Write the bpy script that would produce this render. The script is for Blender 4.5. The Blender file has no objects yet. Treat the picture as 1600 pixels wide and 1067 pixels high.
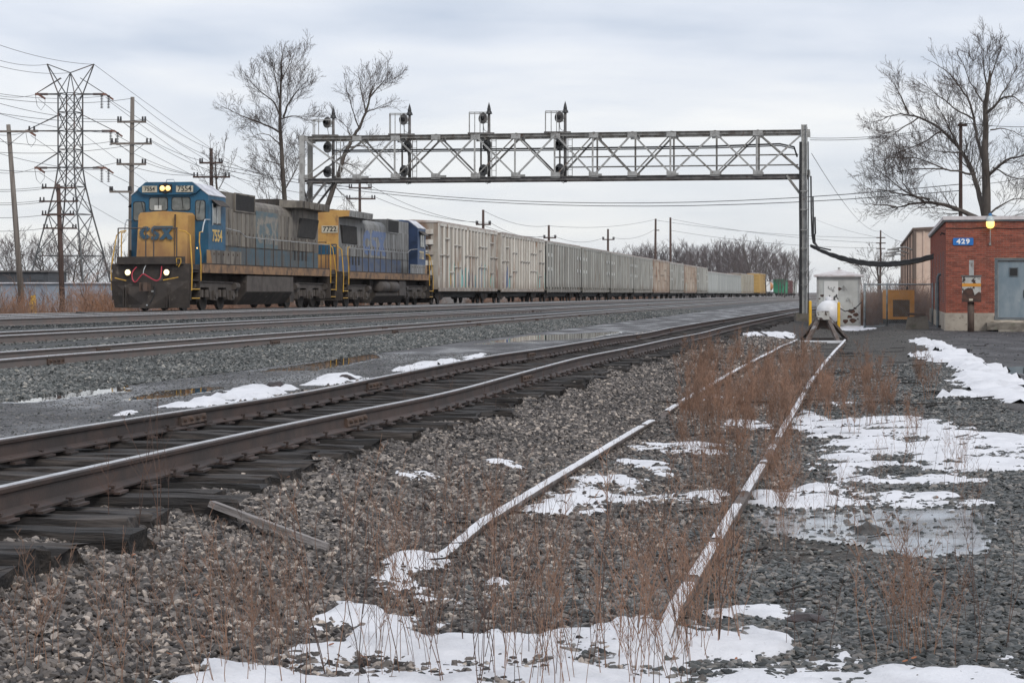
import bpy, bmesh, math, random
import numpy as np
from mathutils import Vector, Matrix, noise
R = math.radians
scene = bpy.context.scene
COL = scene.collection

# ---------------------------------------------------------------- camera
F = 3022.0            # focal length in pixels of a 1600 px wide frame
HOR = 455.0           # row of the horizon in that frame
CZ = 1.6              # eye height
cam_d = bpy.data.cameras.new("camera")
cam_d.sensor_width = 36.0
cam_d.lens = 36.0 * F / 1600.0
cam_d.shift_y = -(533.5 - HOR) / 1600.0
cam_d.clip_start = 0.1
cam_d.clip_end = 9000
cam = bpy.data.objects.new("camera", cam_d)
COL.objects.link(cam)
cam.location = (0, 0, CZ)
cam.rotation_euler = (R(90), 0, 0)
scene.camera = cam

# ---------------------------------------------------------------- sky and light (overcast winter day)
world = bpy.data.worlds.new("World")
scene.world = world
world.use_nodes = True
wn, wl = world.node_tree.nodes, world.node_tree.links
wn.clear()
def wnode(t, **k):
    n = wn.new(t)
    for a, b in k.items(): setattr(n, a, b)
    return n
SUN_EL, SUN_AZ = R(38), R(150)       # azimuth clockwise from +Y
sky = wnode('ShaderNodeTexSky', sky_type='NISHITA', sun_disc=False)
sky.sun_elevation = SUN_EL; sky.sun_rotation = SUN_AZ
bg_sky = wnode('ShaderNodeBackground'); bg_sky.inputs[1].default_value = 0.10
wl.new(sky.outputs[0], bg_sky.inputs[0])
tc = wnode('ShaderNodeTexCoord')
sep = wnode('ShaderNodeSeparateXYZ'); wl.new(tc.outputs['Generated'], sep.inputs[0])
def wmath(op, a, b=None, clamp=False):
    n = wnode('ShaderNodeMath', operation=op); n.use_clamp = clamp
    for i, v in enumerate((a, b)):
        if v is None: continue
        if isinstance(v, (int, float)): n.inputs[i].default_value = v
        else: wl.new(v, n.inputs[i])
    return n.outputs[0]
zc = wmath('ADD', wmath('MAXIMUM', sep.outputs[2], 0.0), 0.13)
comb = wnode('ShaderNodeCombineXYZ')
wl.new(wmath('DIVIDE', sep.outputs[0], zc), comb.inputs[0])
wl.new(wmath('DIVIDE', sep.outputs[1], zc), comb.inputs[1])
n1 = wnode('ShaderNodeTexNoise'); n1.inputs['Scale'].default_value = 0.62; n1.inputs['Detail'].default_value = 5
n1.inputs['Roughness'].default_value = 0.5; n1.inputs['Distortion'].default_value = 0.35
wl.new(comb.outputs[0], n1.inputs['Vector'])
n2 = wnode('ShaderNodeTexNoise'); n2.inputs['Scale'].default_value = 2.4; n2.inputs['Detail'].default_value = 6
n2.inputs['Roughness'].default_value = 0.5
wl.new(comb.outputs[0], n2.inputs['Vector'])
cl = wmath('ADD', wmath('MULTIPLY', n1.outputs[0], 0.84), wmath('MULTIPLY', n2.outputs[0], 0.16))
ramp = wnode('ShaderNodeValToRGB')
ce = ramp.color_ramp.elements
ce[0].position = 0.38; ce[0].color = (0.52, 0.585, 0.70, 1)
ce[1].position = 0.60; ce[1].color = (0.91, 0.915, 0.925, 1)
e = ce.new(0.485); e.color = (0.72, 0.76, 0.84, 1)
wl.new(cl, ramp.inputs[0])
# paler band of cloud towards the horizon
hz = wnode('ShaderNodeMapRange'); hz.interpolation_type = 'SMOOTHSTEP'
hz.inputs[1].default_value = 0.0; hz.inputs[2].default_value = 0.13; hz.inputs[3].default_value = 0.55; hz.inputs[4].default_value = 0.0
wl.new(sep.outputs[2], hz.inputs[0])
mix1 = wnode('ShaderNodeMixRGB'); mix1.inputs[2].default_value = (0.88, 0.885, 0.86, 1)
wl.new(hz.outputs[0], mix1.inputs[0]); wl.new(ramp.outputs[0], mix1.inputs[1])
# overcast luminance rises smoothly towards the zenith
up = wmath('ADD', wmath('MULTIPLY', wmath('MAXIMUM', sep.outputs[2], 0.0), 0.45), 1.0)
bg_cl = wnode('ShaderNodeBackground')
wl.new(mix1.outputs[0], bg_cl.inputs[0]); wl.new(up, bg_cl.inputs[1])
mixs = wnode('ShaderNodeMixShader'); mixs.inputs[0].default_value = 0.92
wl.new(bg_sky.outputs[0], mixs.inputs[1]); wl.new(bg_cl.outputs[0], mixs.inputs[2])
wo = wnode('ShaderNodeOutputWorld'); wl.new(mixs.outputs[0], wo.inputs[0])

sun_d = bpy.data.lights.new("sun", 'SUN'); sun_d.energy = 1.25; sun_d.angle = R(11); sun_d.color = (1.0, 0.96, 0.90)
sun = bpy.data.objects.new("sun", sun_d); COL.objects.link(sun)
sd = Vector((math.sin(SUN_AZ) * math.cos(SUN_EL), math.cos(SUN_AZ) * math.cos(SUN_EL), math.sin(SUN_EL)))
sun.rotation_euler = sd.to_track_quat('Z', 'Y').to_euler()
sun.location = (0, 0, 60)

vs = scene.view_settings
vs.view_transform = 'Standard'; vs.look = 'None'; vs.exposure = 0.08; vs.gamma = 1.0; vs.use_curve_mapping = False
scene.cycles.use_denoising = True
scene.cycles.max_bounces = 6
scene.cycles.transparent_max_bounces = 8

# ---------------------------------------------------------------- helpers
def sm(a, b, x):
    t = min(1.0, max(0.0, (x - a) / (b - a))); return t * t * (3 - 2 * t)
def P(x, y, d):
    return Vector(((x - 800) / F * d, d, CZ - (y - HOR) / F * d))
def tag(o, label=None, cat=None, group=None, kind=None):
    if label: o['label'] = label
    if cat: o['category'] = cat
    if group: o['group'] = group
    if kind: o['kind'] = kind
    return o
def empty(name, loc=(0, 0, 0), rz=0.0, label=None, cat=None, group=None):
    o = bpy.data.objects.new(name, None); COL.objects.link(o)
    o.location = loc; o.rotation_euler = (0, 0, rz); o.empty_display_size = 0.2
    return tag(o, label, cat, group)
def link(name, me, parent=None, loc=None, rz=None):
    o = bpy.data.objects.new(name, me); COL.objects.link(o)
    if parent is not None: o.parent = parent
    if loc is not None: o.location = loc
    if rz is not None: o.rotation_euler = (0, 0, rz)
    return o
def copy_tree(o, parent=None):
    c = o.copy(); COL.objects.link(c); c.parent = parent
    for ch in o.children: copy_tree(ch, c)
    return c

class MB:
    def __init__(s): s.v = []; s.f = []
    def quadbox(s, p):
        b = len(s.v); s.v += [tuple(q) for q in p]
        s.f += [(b, b+3, b+2, b+1), (b+4, b+5, b+6, b+7), (b, b+1, b+5, b+4), (b+1, b+2, b+6, b+5), (b+2, b+3, b+7, b+6), (b+3, b, b+4, b+7)]
        return s
    def box(s, c, d, rz=0.0):
        cx, cy, cz = c; x, y, z = d[0]/2, d[1]/2, d[2]/2
        co, si = math.cos(rz), math.sin(rz); p = []
        for zz in (-z, z):
            for (a, b) in ((-x, -y), (x, -y), (x, y), (-x, y)):
                p.append((cx + a*co - b*si, cy + a*si + b*co, cz + zz))
        return s.quadbox(p)
    def bx(s, x0, x1, y0, y1, z0, z1):
        return s.box(((x0+x1)/2, (y0+y1)/2, (z0+z1)/2), (abs(x1-x0), abs(y1-y0), abs(z1-z0)))
    def bar(s, p0, p1, w, h=None, up=(0, 0, 1)):
        p0, p1 = Vector(p0), Vector(p1); h = w if h is None else h
        d = (p1 - p0).normalized(); u = Vector(up)
        if abs(d.dot(u)) > 0.98: u = Vector((0, 1, 0))
        a = d.cross(u).normalized() * (w/2); b = a.cross(d).normalized() * (h/2)
        return s.quadbox([p0-a-b, p0+a-b, p0+a+b, p0-a+b, p1-a-b, p1+a-b, p1+a+b, p1-a+b])
    def path(s, pts, r, n=6, cap=True, rot=0.0):
        pts = [Vector(p) for p in pts]; m = len(pts)
        rs = r if isinstance(r, (list, tuple)) else [r] * m
        base = len(s.v); ref = None
        for i in range(m):
            d = (pts[min(i+1, m-1)] - pts[max(i-1, 0)])
            d = d.normalized() if d.length > 1e-9 else Vector((0, 0, 1))
            if ref is None:
                ref = Vector((0, 0, 1)) if abs(d.z) < 0.9 else Vector((1, 0, 0))
            a = (ref - d * ref.dot(d))
            if a.length < 1e-5: a = d.orthogonal()
            a.normalize(); ref = a; b = d.cross(a)
            for k in range(n):
                t = 2*math.pi*k/n + rot
                s.v.append(tuple(pts[i] + (a*math.cos(t) + b*math.sin(t)) * rs[i]))
        for i in range(m-1):
            o = base + i*n
            for k in range(n):
                k2 = (k+1) % n
                s.f.append((o+k, o+k2, o+n+k2, o+n+k))
        if cap:
            s.f.append(tuple(base + k for k in reversed(range(n))))
            s.f.append(tuple(base + (m-1)*n + k for k in range(n)))
        return s
    def tube(s, p0, p1, r0, r1=None, n=8, cap=True):
        return s.path([p0, p1], [r0, r0 if r1 is None else r1], n, cap)
    def prism(s, poly, axis, a0, a1):
        b = len(s.v); n = len(poly)
        for a in (a0, a1):
            for (u, w) in poly:
                s.v.append({'x': (a, u, w), 'y': (u, a, w), 'z': (u, w, a)}[axis])
        s.f.append(tuple(b+i for i in reversed(range(n)))); s.f.append(tuple(b+n+i for i in range(n)))
        for i in range(n):
            j = (i+1) % n; s.f.append((b+i, b+j, b+n+j, b+n+i))
        return s
    def plate(s, poly, o, U, V, t):
        o, U, V = Vector(o), Vector(U), Vector(V); N = U.cross(V).normalized() * t
        b = len(s.v); n = len(poly)
        for q in (Vector(), N):
            for (u, w) in poly: s.v.append(tuple(o + U*u + V*w + q))
        s.f.append(tuple(b+i for i in reversed(range(n)))); s.f.append(tuple(b+n+i for i in range(n)))
        for i in range(n):
            j = (i+1) % n; s.f.append((b+i, b+j, b+n+j, b+n+i))
        return s
    def stroke(s, pts, w, o, U, V, t):
        for i in range(len(pts)-1):
            a, b = Vector(pts[i]), Vector(pts[i+1]); d = (b-a)
            if d.length < 1e-6: continue
            d.normalize(); nn = Vector((-d.y, d.x)) * (w/2)
            s.plate([a-nn, b-nn, b+nn, a+nn], o, U, V, t + 0.0006*(i % 3))
        return s
    def sheet(s, fn, nu, nv):
        b = len(s.v)
        for i in range(nu):
            for j in range(nv): s.v.append(tuple(fn(i/(nu-1), j/(nv-1))))
        for i in range(nu-1):
            for j in range(nv-1):
                s.f.append((b+i*nv+j, b+(i+1)*nv+j, b+(i+1)*nv+j+1, b+i*nv+j+1))
        return s
    def lathe(s, prof, o, ax, n=16, a0=0, a1=2*math.pi):
        o, ax = Vector(o), Vector(ax).normalized(); e1 = ax.orthogonal().normalized(); e2 = ax.cross(e1)
        b = len(s.v)
        for (r, h) in prof:
            for k in range(n):
                t = a0 + (a1-a0)*k/n
                s.v.append(tuple(o + ax*h + (e1*math.cos(t) + e2*math.sin(t))*r))
        for i in range(len(prof)-1):
            for k in range(n):
                k2 = (k+1) % n; s.f.append((b+i*n+k, b+i*n+k2, b+(i+1)*n+k2, b+(i+1)*n+k))
        return s
    def mesh(s, name, mat=None, smooth=False):
        me = bpy.data.meshes.new(name)
        me.from_pydata(s.v, [], s.f)
        if len(s.f) < 30000:
            bm = bmesh.new(); bm.from_mesh(me); bmesh.ops.recalc_face_normals(bm, faces=bm.faces); bm.to_mesh(me); bm.free()
        if mat is not None: me.materials.append(mat)
        if smooth: me.polygons.foreach_set('use_smooth', [True]*len(me.polygons))
        me.update(); return me
    def build(s, name, mat, parent=None, smooth=False, loc=None, rz=None):
        return link(name, s.mesh(name, mat, smooth), parent, loc, rz)

def s2l(c):
    return tuple((v/255/12.92 if v/255 <= 0.04045 else ((v/255+0.055)/1.055)**2.4) for v in c)

MATS = {}
def mat(name, c1, c2=None, scale=2.0, thr=(0.4, 0.65), rough=0.75, metal=0.0, bump=0.0, bscale=40.0, stretch=(1, 1, 1),
        c3=None, scale3=8.0, thr3=(0.58, 0.7), var=0.0, emit=None, estr=0.0, island=False, rvar=0.15, spec=0.5, world=False, stretch3=None, grime=None):
    m = bpy.data.materials.new(name); m.use_nodes = True; MATS[name] = m
    n, l = m.node_tree.nodes, m.node_tree.links
    b = n['Principled BSDF']; b.inputs['Roughness'].default_value = rough; b.inputs['Metallic'].default_value = metal
    b.inputs['Specular IOR Level'].default_value = spec
    col = None
    t = n.new('ShaderNodeTexCoord'); oi = n.new('ShaderNodeObjectInfo')
    vec = n.new('ShaderNodeVectorMath'); vec.operation = 'MULTIPLY_ADD'
    if world:
        g = n.new('ShaderNodeNewGeometry'); vec.operation = 'ADD'
        l.new(g.outputs['Position'], vec.inputs[0]); vec.inputs[1].default_value = (0, 0, 0)
    else:
        sc_ = n.new('ShaderNodeVectorMath'); sc_.operation = 'SCALE'; sc_.inputs[0].default_value = (37.1, 91.7, 13.3)
        l.new(oi.outputs['Random'], sc_.inputs['Scale'])
        vec.operation = 'ADD'; l.new(t.outputs['Object'], vec.inputs[0]); l.new(sc_.outputs[0], vec.inputs[1])
    def noi(scale, st, detail=6, rg=0.6):
        mp = n.new('ShaderNodeMapping'); mp.inputs['Scale'].default_value = st
        l.new(vec.outputs[0], mp.inputs[0])
        q = n.new('ShaderNodeTexNoise'); q.inputs['Scale'].default_value = scale; q.inputs['Detail'].default_value = detail
        q.inputs['Roughness'].default_value = rg
        l.new(mp.outputs[0], q.inputs['Vector']); return q.outputs[0]
    def rampmix(f, th, a, bcol):
        mr = n.new('ShaderNodeMapRange'); mr.interpolation_type = 'SMOOTHSTEP'
        mr.inputs[1].default_value, mr.inputs[2].default_value = th
        l.new(f, mr.inputs[0])
        mx = n.new('ShaderNodeMixRGB'); l.new(mr.outputs[0], mx.inputs[0])
        for i, c in ((1, a), (2, bcol)):
            if isinstance(c, tuple): mx.inputs[i].default_value = (*c[:3], 1)
            else: l.new(c, mx.inputs[i])
        return mx.outputs[0]
    col = tuple(c1)
    if c2 is not None: col = rampmix(noi(scale, stretch), thr, col, tuple(c2))
    if c3 is not None: col = rampmix(noi(scale3, stretch3 or stretch), thr3, col, tuple(c3))
    if grime is not None:      # dirt thrown up from below: (full at z, gone at z, colour)
        sx = n.new('ShaderNodeSeparateXYZ'); l.new(t.outputs['Object'], sx.inputs[0])
        ad = n.new('ShaderNodeMath'); ad.operation = 'MULTIPLY_ADD'; ad.inputs[1].default_value = (grime[1]-grime[0])*1.5
        l.new(noi(2.2, (1, 1, 0.15)), ad.inputs[0]); l.new(sx.outputs[2], ad.inputs[2])
        off_ = (grime[1]-grime[0])*0.75
        mr_ = n.new('ShaderNodeMapRange'); mr_.inputs[1].default_value = grime[0]+off_; mr_.inputs[2].default_value = grime[1]+off_
        mr_.inputs[3].default_value = 0.85; mr_.inputs[4].default_value = 0.0; l.new(ad.outputs[0], mr_.inputs[0])
        gx = n.new('ShaderNodeMixRGB'); l.new(mr_.outputs[0], gx.inputs[0]); gx.inputs[2].default_value = (*grime[2], 1)
        if isinstance(col, tuple): gx.inputs[1].default_value = (*col[:3], 1)
        else: l.new(col, gx.inputs[1])
        col = gx.outputs[0]
    if var > 0:
        rnd = oi.outputs['Random']
        if island:
            g2 = n.new('ShaderNodeNewGeometry'); rnd = g2.outputs['Random Per Island']
        mr = n.new('ShaderNodeMapRange'); mr.inputs[3].default_value = 1-var; mr.inputs[4].default_value = 1+var
        l.new(rnd, mr.inputs[0])
        mx = n.new('ShaderNodeVectorMath'); mx.operation = 'SCALE'
        if isinstance(col, tuple): mx.inputs[0].default_value = col[:3]
        else: l.new(col, mx.inputs[0])
        l.new(mr.outputs[0], mx.inputs['Scale']); col = mx.outputs[0]
    if isinstance(col, tuple): b.inputs['Base Color'].default_value = (*col[:3], 1)
    else: l.new(col, b.inputs['Base Color'])
    if rvar > 0:
        mr = n.new('ShaderNodeMapRange'); mr.inputs[3].default_value = max(0.02, rough-rvar); mr.inputs[4].default_value = min(1, rough+rvar)
        l.new(noi(5.0, (1, 1, 1)), mr.inputs[0]); l.new(mr.outputs[0], b.inputs['Roughness'])
    if bump > 0:
        bp = n.new('ShaderNodeBump'); bp.inputs['Strength'].default_value = min(1, bump); bp.inputs['Distance'].default_value = 0.02
        l.new(noi(bscale, stretch), bp.inputs['Height']); l.new(bp.outputs[0], b.inputs['Normal'])
    if emit is not None:
        b.inputs['Emission Color'].default_value = (*emit, 1); b.inputs['Emission Strength'].default_value = estr
    return m

def text(body, size, m, parent, o, U, V, name='lettering', offset=0.0, sx=1.0, extrude=0.006, spacing=1.0):
    cu = bpy.data.curves.new(name, 'FONT'); cu.body = body; cu.size = size; cu.extrude = extrude; cu.offset = offset
    cu.align_x = 'CENTER'; cu.align_y = 'CENTER'; cu.space_character = spacing
    to = bpy.data.objects.new(name, cu); COL.objects.link(to)
    dg = bpy.context.evaluated_depsgraph_get()
    me = bpy.data.meshes.new_from_object(to.evaluated_get(dg))
    bpy.data.objects.remove(to); bpy.data.curves.remove(cu)
    U, V = Vector(U).normalized(), Vector(V).normalized(); N = U.cross(V)
    M4 = Matrix(((U.x*sx, V.x, N.x, o[0]), (U.y*sx, V.y, N.y, o[1]), (U.z*sx, V.z, N.z, o[2]), (0, 0, 0, 1)))
    me.transform(M4); me.materials.clear(); me.materials.append(m)
    return link(name, me, parent)

# ---------------------------------------------------------------- track alignments and ground shape (X as a function of depth d)
def XT(d):
    return -24.7 + 0.163*d + 0.000035*min(d, 700)**2 + (0.049*(d-700) if d > 700 else 0)
def XA(d): return XT(d) + 4.05
def XB(d): return XT(d) + 8.0
def XC(d): return XT(d) + 11.95
def XN(d):
    q = min(max(0, d-40), 100); return -5.28 + 0.185*d + 0.00008*q*q + (0.016*(d-140) if d > 140 else 0)
def XS(d): return max(-1.62 + 0.182*d + 0.25*sm(30, 62, d), XN(d) + 2.8)
def hT(d): return 0.61 + 0.0016*min(max(d, 0), 600)
def hA(d): return hT(d) - 0.03
def hB(d): return hT(d) + 0.18
def hC(d): return hT(d) + 0.33
def hN(d): return 1.0 + 0.0016*min(max(d, 0), 300) + 0.04*math.exp(-((d-20.5)/4.0)**2) - 0.02*math.exp(-((d-31)/4.0)**2) + 0.03*math.exp(-((d-52)/5.0)**2)
def hS(d): return 1.44 + 0.0008*min(max(d, 0), 50) + 0.07*sm(50, 62, d)
def hR(d): return 1.24 + 0.0016*min(max(d, 0), 400)
def hF(d): return 1.50 - 0.09*sm(56, 72, d) + 0.0008*min(max(0, d-72), 500)
# knots across the site: (offset curve, height below the eye, colour, wetness, columns to the next)
DIRT = (0.085, 0.060, 0.042); BAL = (0.050, 0.051, 0.051); ROAD = (0.062, 0.060, 0.062); NB = (0.034, 0.029, 0.026)
ASPH = (0.040, 0.037, 0.039); FIELD = (0.040, 0.035, 0.030)
KN = [
 (lambda d: XT(d)-900-1.2*d, lambda d: hT(d)+0.9, DIRT, 0, 3),
 (lambda d: XT(d)-60, lambda d: hT(d)+0.9, DIRT, 0, 8),
 (lambda d: XT(d)-7, lambda d: hT(d)+0.85, DIRT, 0, 5),
 (lambda d: XT(d)-4.6, lambda d: hT(d)+0.8, DIRT, 0, 4),
 (lambda d: XT(d)-2.0, lambda d: hT(d)+0.19, BAL, 0, 6),
 (lambda d: XA(d), lambda d: hA(d)+0.175, BAL, 0, 6),
 (lambda d: XB(d)-1.6, lambda d: hB(d)+0.16, BAL, 0, 6),
 (lambda d: XB(d)+1.6, lambda d: hB(d)+0.18, BAL, 0, 4),
 (lambda d: XC(d)-1.6, lambda d: hC(d)+0.155, BAL, 0, 8),
 (lambda d: XC(d)+1.35, lambda d: hC(d)+0.17, BAL, 0, 8),
 (lambda d: XC(d)+3.0, lambda d: hR(d), BAL, 0, 2),
 (lambda d: XC(d)+3.3, lambda d: hR(d), ROAD, 1, 14),
 (lambda d: XN(d)-2.2, lambda d: hR(d)-0.01, ROAD, 1, 3),
 (lambda d: XN(d)-1.8, lambda d: hR(d)-0.0, NB, 0, 5),
 (lambda d: XN(d)-1.25, lambda d: hN(d)+0.27, NB, 0, 5),
 (lambda d: XN(d), lambda d: hN(d)+0.29, NB, 0, 5),
 (lambda d: XN(d)+1.2, lambda d: hN(d)+0.24, NB, 0, 6),
 (lambda d: XN(d)+1.6, lambda d: hN(d)+0.305, NB, 0, 6),
 (lambda d: min(XN(d)+2.5, XS(d)-0.6), lambda d: hS(d)+0.02, NB, 0, 8),
 (lambda d: XS(d)-0.45, lambda d: hS(d)+0.085, FIELD, 0, 8),
 (lambda d: XS(d)+1.1, lambda d: hS(d)+0.10, FIELD, 0, 8),
 (lambda d: XS(d)+2.6, lambda d: hF(d), FIELD, 0.2, 8),
 (lambda d: XS(d)+4.6, lambda d: hF(d)-0.01, ASPH, 0.6, 14),
 (lambda d: XS(d)+14, lambda d: hF(d)-0.02, ASPH, 0.6, 8),
 (lambda d: XS(d)+60, lambda d: hF(d)-0.05, ASPH, 0.3, 3),
 (lambda d: XS(d)+900+1.2*d, lambda d: hF(d)-0.05, DIRT, 0, 0),
]
def rough_z(X, d):
    a = 0.25 if XC(d)+3.0 < X < XN(d)-2.0 else 1.0
    if 10.4 < d < 14.0 and XS(d)+0.7 < X < XS(d)+2.9: a = 0.2
    return a*(0.022*noise.noise((X*0.9, d*0.9, 3.1)) + 0.012*noise.noise((X*3.1, d*3.1, 7.7)))
def zg(X, d):
    """height of the bare ground"""
    px = None
    for i, k in enumerate(KN):
        kx = k[0](d)
        if X <= kx:
            if i == 0: h = k[1](d)
            else:
                t = (X-px)/(kx-px+1e-9); h = KN[i-1][1](d)*(1-t) + k[1](d)*t
            break
        px = kx
    else: h = KN[-1][1](d)
    z = CZ - h
    if d < 160 and X > XC(d)+1.3: z += rough_z(X, d)
    return z
def G(x, y, dmax=900.0):
    """ground point seen at picture position (x, y)"""
    lo, hi = 2.0, dmax
    f = lambda d: (CZ - (y-HOR)/F*d) - zg((x-800)/F*d, d)
    d = lo; step = 0.4
    while d < dmax and f(d) > 0: d += step; step = max(0.4, d*0.01)
    lo, hi = max(1.0, d-step), d
    for _ in range(30):
        m_ = (lo+hi)/2
        if f(m_) > 0: lo = m_
        else: hi = m_
    d = (lo+hi)/2; X = (x-800)/F*d
    return Vector((X, d, zg(X, d)))
def d_at(x, curve, off=0.0):
    """depth at which a curve (plus an offset) passes picture column x"""
    lo, hi = 3.0, 900.0
    f = lambda d: curve(d)+off - (x-800)/F*d
    for _ in range(50):
        m_ = (lo+hi)/2
        if f(lo)*f(m_) <= 0: hi = m_
        else: lo = m_
    return (lo+hi)/2
# ---------------------------------------------------------------- materials
M = {}
M['rust_dark'] = mat('rust_dark', (0.062, 0.044, 0.036), (0.10, 0.062, 0.045), 6, rough=0.8, bump=0.2)
M['rail_side'] = mat('rail_side', (0.040, 0.030, 0.027), (0.068, 0.044, 0.036), 3, rough=0.62, bump=0.15, bscale=60)
M['rail_main'] = mat('rail_main', (0.135, 0.118, 0.110), (0.16, 0.125, 0.112), 2, rough=0.6, bump=0.1)
M['polish'] = mat('polish', (0.55, 0.55, 0.56), (0.40, 0.39, 0.39), 8, rough=0.30, metal=1.0, rvar=0.1)
M['rail_old'] = mat('rail_old', (0.13, 0.11, 0.10), (0.08, 0.055, 0.045), 5, rough=0.8, bump=0.3, c3=(0.26, 0.25, 0.25), scale3=2.2)
M['tie'] = mat('tie', (0.013, 0.011, 0.0105), (0.070, 0.057, 0.049), 5, thr=(0.40, 0.75), rough=0.78, bump=1.0, bscale=16, stretch=(0.35, 3.5, 3.5), var=0.5, spec=0.5)
M['tie_fresh'] = mat('tie_fresh', (0.075, 0.055, 0.045), (0.035, 0.028, 0.025), 6, rough=0.8, bump=0.8, bscale=20, stretch=(0.4, 3, 3), var=0.2)
M['board'] = mat('board', (0.24, 0.215, 0.205), (0.11, 0.095, 0.085), 5, rough=0.7, bump=0.8, bscale=14, stretch=(0.25, 5, 5))
M['snow'] = mat('snow', (0.66, 0.66, 0.685), (0.54, 0.54, 0.56), 3, thr=(0.42, 0.72), rough=0.75, bump=0.5, bscale=30, world=True, c3=(0.33, 0.31, 0.30), scale3=38, thr3=(0.66, 0.74), spec=0.3)
M['water'] = mat('water', (0.030, 0.028, 0.026), rough=0.03, rvar=0.0, spec=0.5)
M['ice'] = mat('ice', (0.30, 0.31, 0.32), (0.08, 0.08, 0.08), 1.4, thr=(0.42, 0.6), rough=0.10, rvar=0.05, world=True)
M['stick'] = mat('stick', (0.05, 0.038, 0.03), rough=0.8)
M['leaf'] = mat('leaf', (0.28, 0.10, 0.04), rough=0.6, var=0.4)

# ground material: stony soil, colour by zone
gm = bpy.data.materials.new('ground'); gm.use_nodes = True
n, l = gm.node_tree.nodes, gm.node_tree.links; b = n['Principled BSDF']
geo = n.new('ShaderNodeNewGeometry'); vc = n.new('ShaderNodeVertexColor'); vc.layer_name = 'Col'
def N_(t, **k):
    q = n.new(t)
    for a, v in k.items(): q.inputs[a].default_value = v
    return q
vor = N_('ShaderNodeTexVoronoi', Scale=22.0); l.new(geo.outputs['Position'], vor.inputs['Vector'])
vor2 = N_('ShaderNodeTexVoronoi', Scale=60.0); l.new(geo.outputs['Position'], vor2.inputs['Vector'])
nz = N_('ShaderNodeTexNoise', Scale=1.3, Detail=8.0, Roughness=0.65); l.new(geo.outputs['Position'], nz.inputs['Vector'])
sepc = n.new('ShaderNodeSeparateColor'); l.new(vor.outputs['Color'], sepc.inputs[0])
mr = N_('ShaderNodeMapRange'); mr.inputs[3].default_value = 0.55; mr.inputs[4].default_value = 1.7; l.new(sepc.outputs[0], mr.inputs[0])
mr2 = N_('ShaderNodeMapRange'); mr2.inputs[1].default_value = 0.3; mr2.inputs[2].default_value = 0.7; mr2.inputs[3].default_value = 0.6; mr2.inputs[4].default_value = 1.5; l.new(nz.outputs[0], mr2.inputs[0])
mm = n.new('ShaderNodeMath'); mm.operation = 'MULTIPLY'; l.new(mr.outputs[0], mm.inputs[0]); l.new(mr2.outputs[0], mm.inputs[1])
sc1 = n.new('ShaderNodeVectorMath'); sc1.operation = 'SCALE'; l.new(vc.outputs['Color'], sc1.inputs[0]); l.new(mm.outputs[0], sc1.inputs['Scale'])
l.new(sc1.outputs[0], b.inputs['Base Color'])
mpw = n.new('ShaderNodeMapping'); mpw.inputs['Scale'].default_value = (1.0, 0.35, 1.0); mpw.inputs['Rotation'].default_value = (0, 0, R(10)); l.new(geo.outputs['Position'], mpw.inputs[0])
nw = N_('ShaderNodeTexNoise', Scale=0.9, Detail=5.0); l.new(mpw.outputs[0], nw.inputs['Vector'])
wr = N_('ShaderNodeMapRange'); wr.inputs[1].default_value = 0.40; wr.inputs[2].default_value = 0.62; l.new(nw.outputs[0], wr.inputs[0])
wet = n.new('ShaderNodeMath'); wet.operation = 'MULTIPLY'; l.new(wr.outputs[0], wet.inputs[0]); l.new(vc.outputs['Alpha'], wet.inputs[1])
rr = N_('ShaderNodeMapRange'); rr.inputs[3].default_value = 0.9; rr.inputs[4].default_value = 0.28; l.new(wet.outputs[0], rr.inputs[0])
l.new(rr.outputs[0], b.inputs['Roughness'])
hadd = n.new('ShaderNodeMath'); hadd.operation = 'MULTIPLY_ADD'; hadd.inputs[1].default_value = 0.4
l.new(vor2.outputs['Distance'], hadd.inputs[0]); l.new(vor.outputs['Distance'], hadd.inputs[2])
bp = N_('ShaderNodeBump', Strength=0.8, Distance=0.03); bp.invert = True; l.new(hadd.outputs[0], bp.inputs['Height']); l.new(bp.outputs[0], b.inputs['Normal'])
M['ground'] = gm

# ---------------------------------------------------------------- ground: one sheet to the horizon
rows = []
d = -6.0
while d < 3200:
    rows.append(d)
    d += 0.3 if d < 70 else (1.2 if d < 170 else max(6.0, 0.05*d))
cols = []      # (knot index, t)
for i, k in enumerate(KN[:-1]):
    for j in range(k[4]): cols.append((i, j/k[4]))
cols.append((len(KN)-2, 1.0))
nc = len(cols); vv = []; vcol = []
for d in rows:
    kx = [k[0](d) for k in KN]; kh = [k[1](d) for k in KN]
    for (i, t) in cols:
        X = kx[i]*(1-t) + kx[i+1]*t; z = CZ - (kh[i]*(1-t) + kh[i+1]*t)
        if d < 160 and X > XC(d)+1.3:
            z += rough_z(X, d)
        vv.append((X, d, z))
        ca, cb = KN[i], KN[i+1]
        c = [ca[2][q]*(1-t) + cb[2][q]*t for q in range(3)]
        if d > 200:
            f = sm(200, 420, d); c = [c[q]*(1-f) + (0.075, 0.062, 0.052)[q]*f for q in range(3)]
        vcol.append((*c, ca[3]*(1-t) + cb[3]*t))
nr = len(rows)
idx = np.arange(nr*nc).reshape(nr, nc)
ff = np.stack([idx[:-1, :-1], idx[:-1, 1:], idx[1:, 1:], idx[1:, :-1]], -1).reshape(-1, 4)
me = bpy.data.meshes.new('ground'); me.from_pydata(vv, [], ff.tolist())
ca = me.color_attributes.new('Col', 'FLOAT_COLOR', 'POINT'); ca.data.foreach_set('color', np.array(vcol, np.float32).ravel())
me.materials.append(gm); me.polygons.foreach_set('use_smooth', [True]*len(me.polygons))
tag(link('ground', me), kind='structure')

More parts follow.
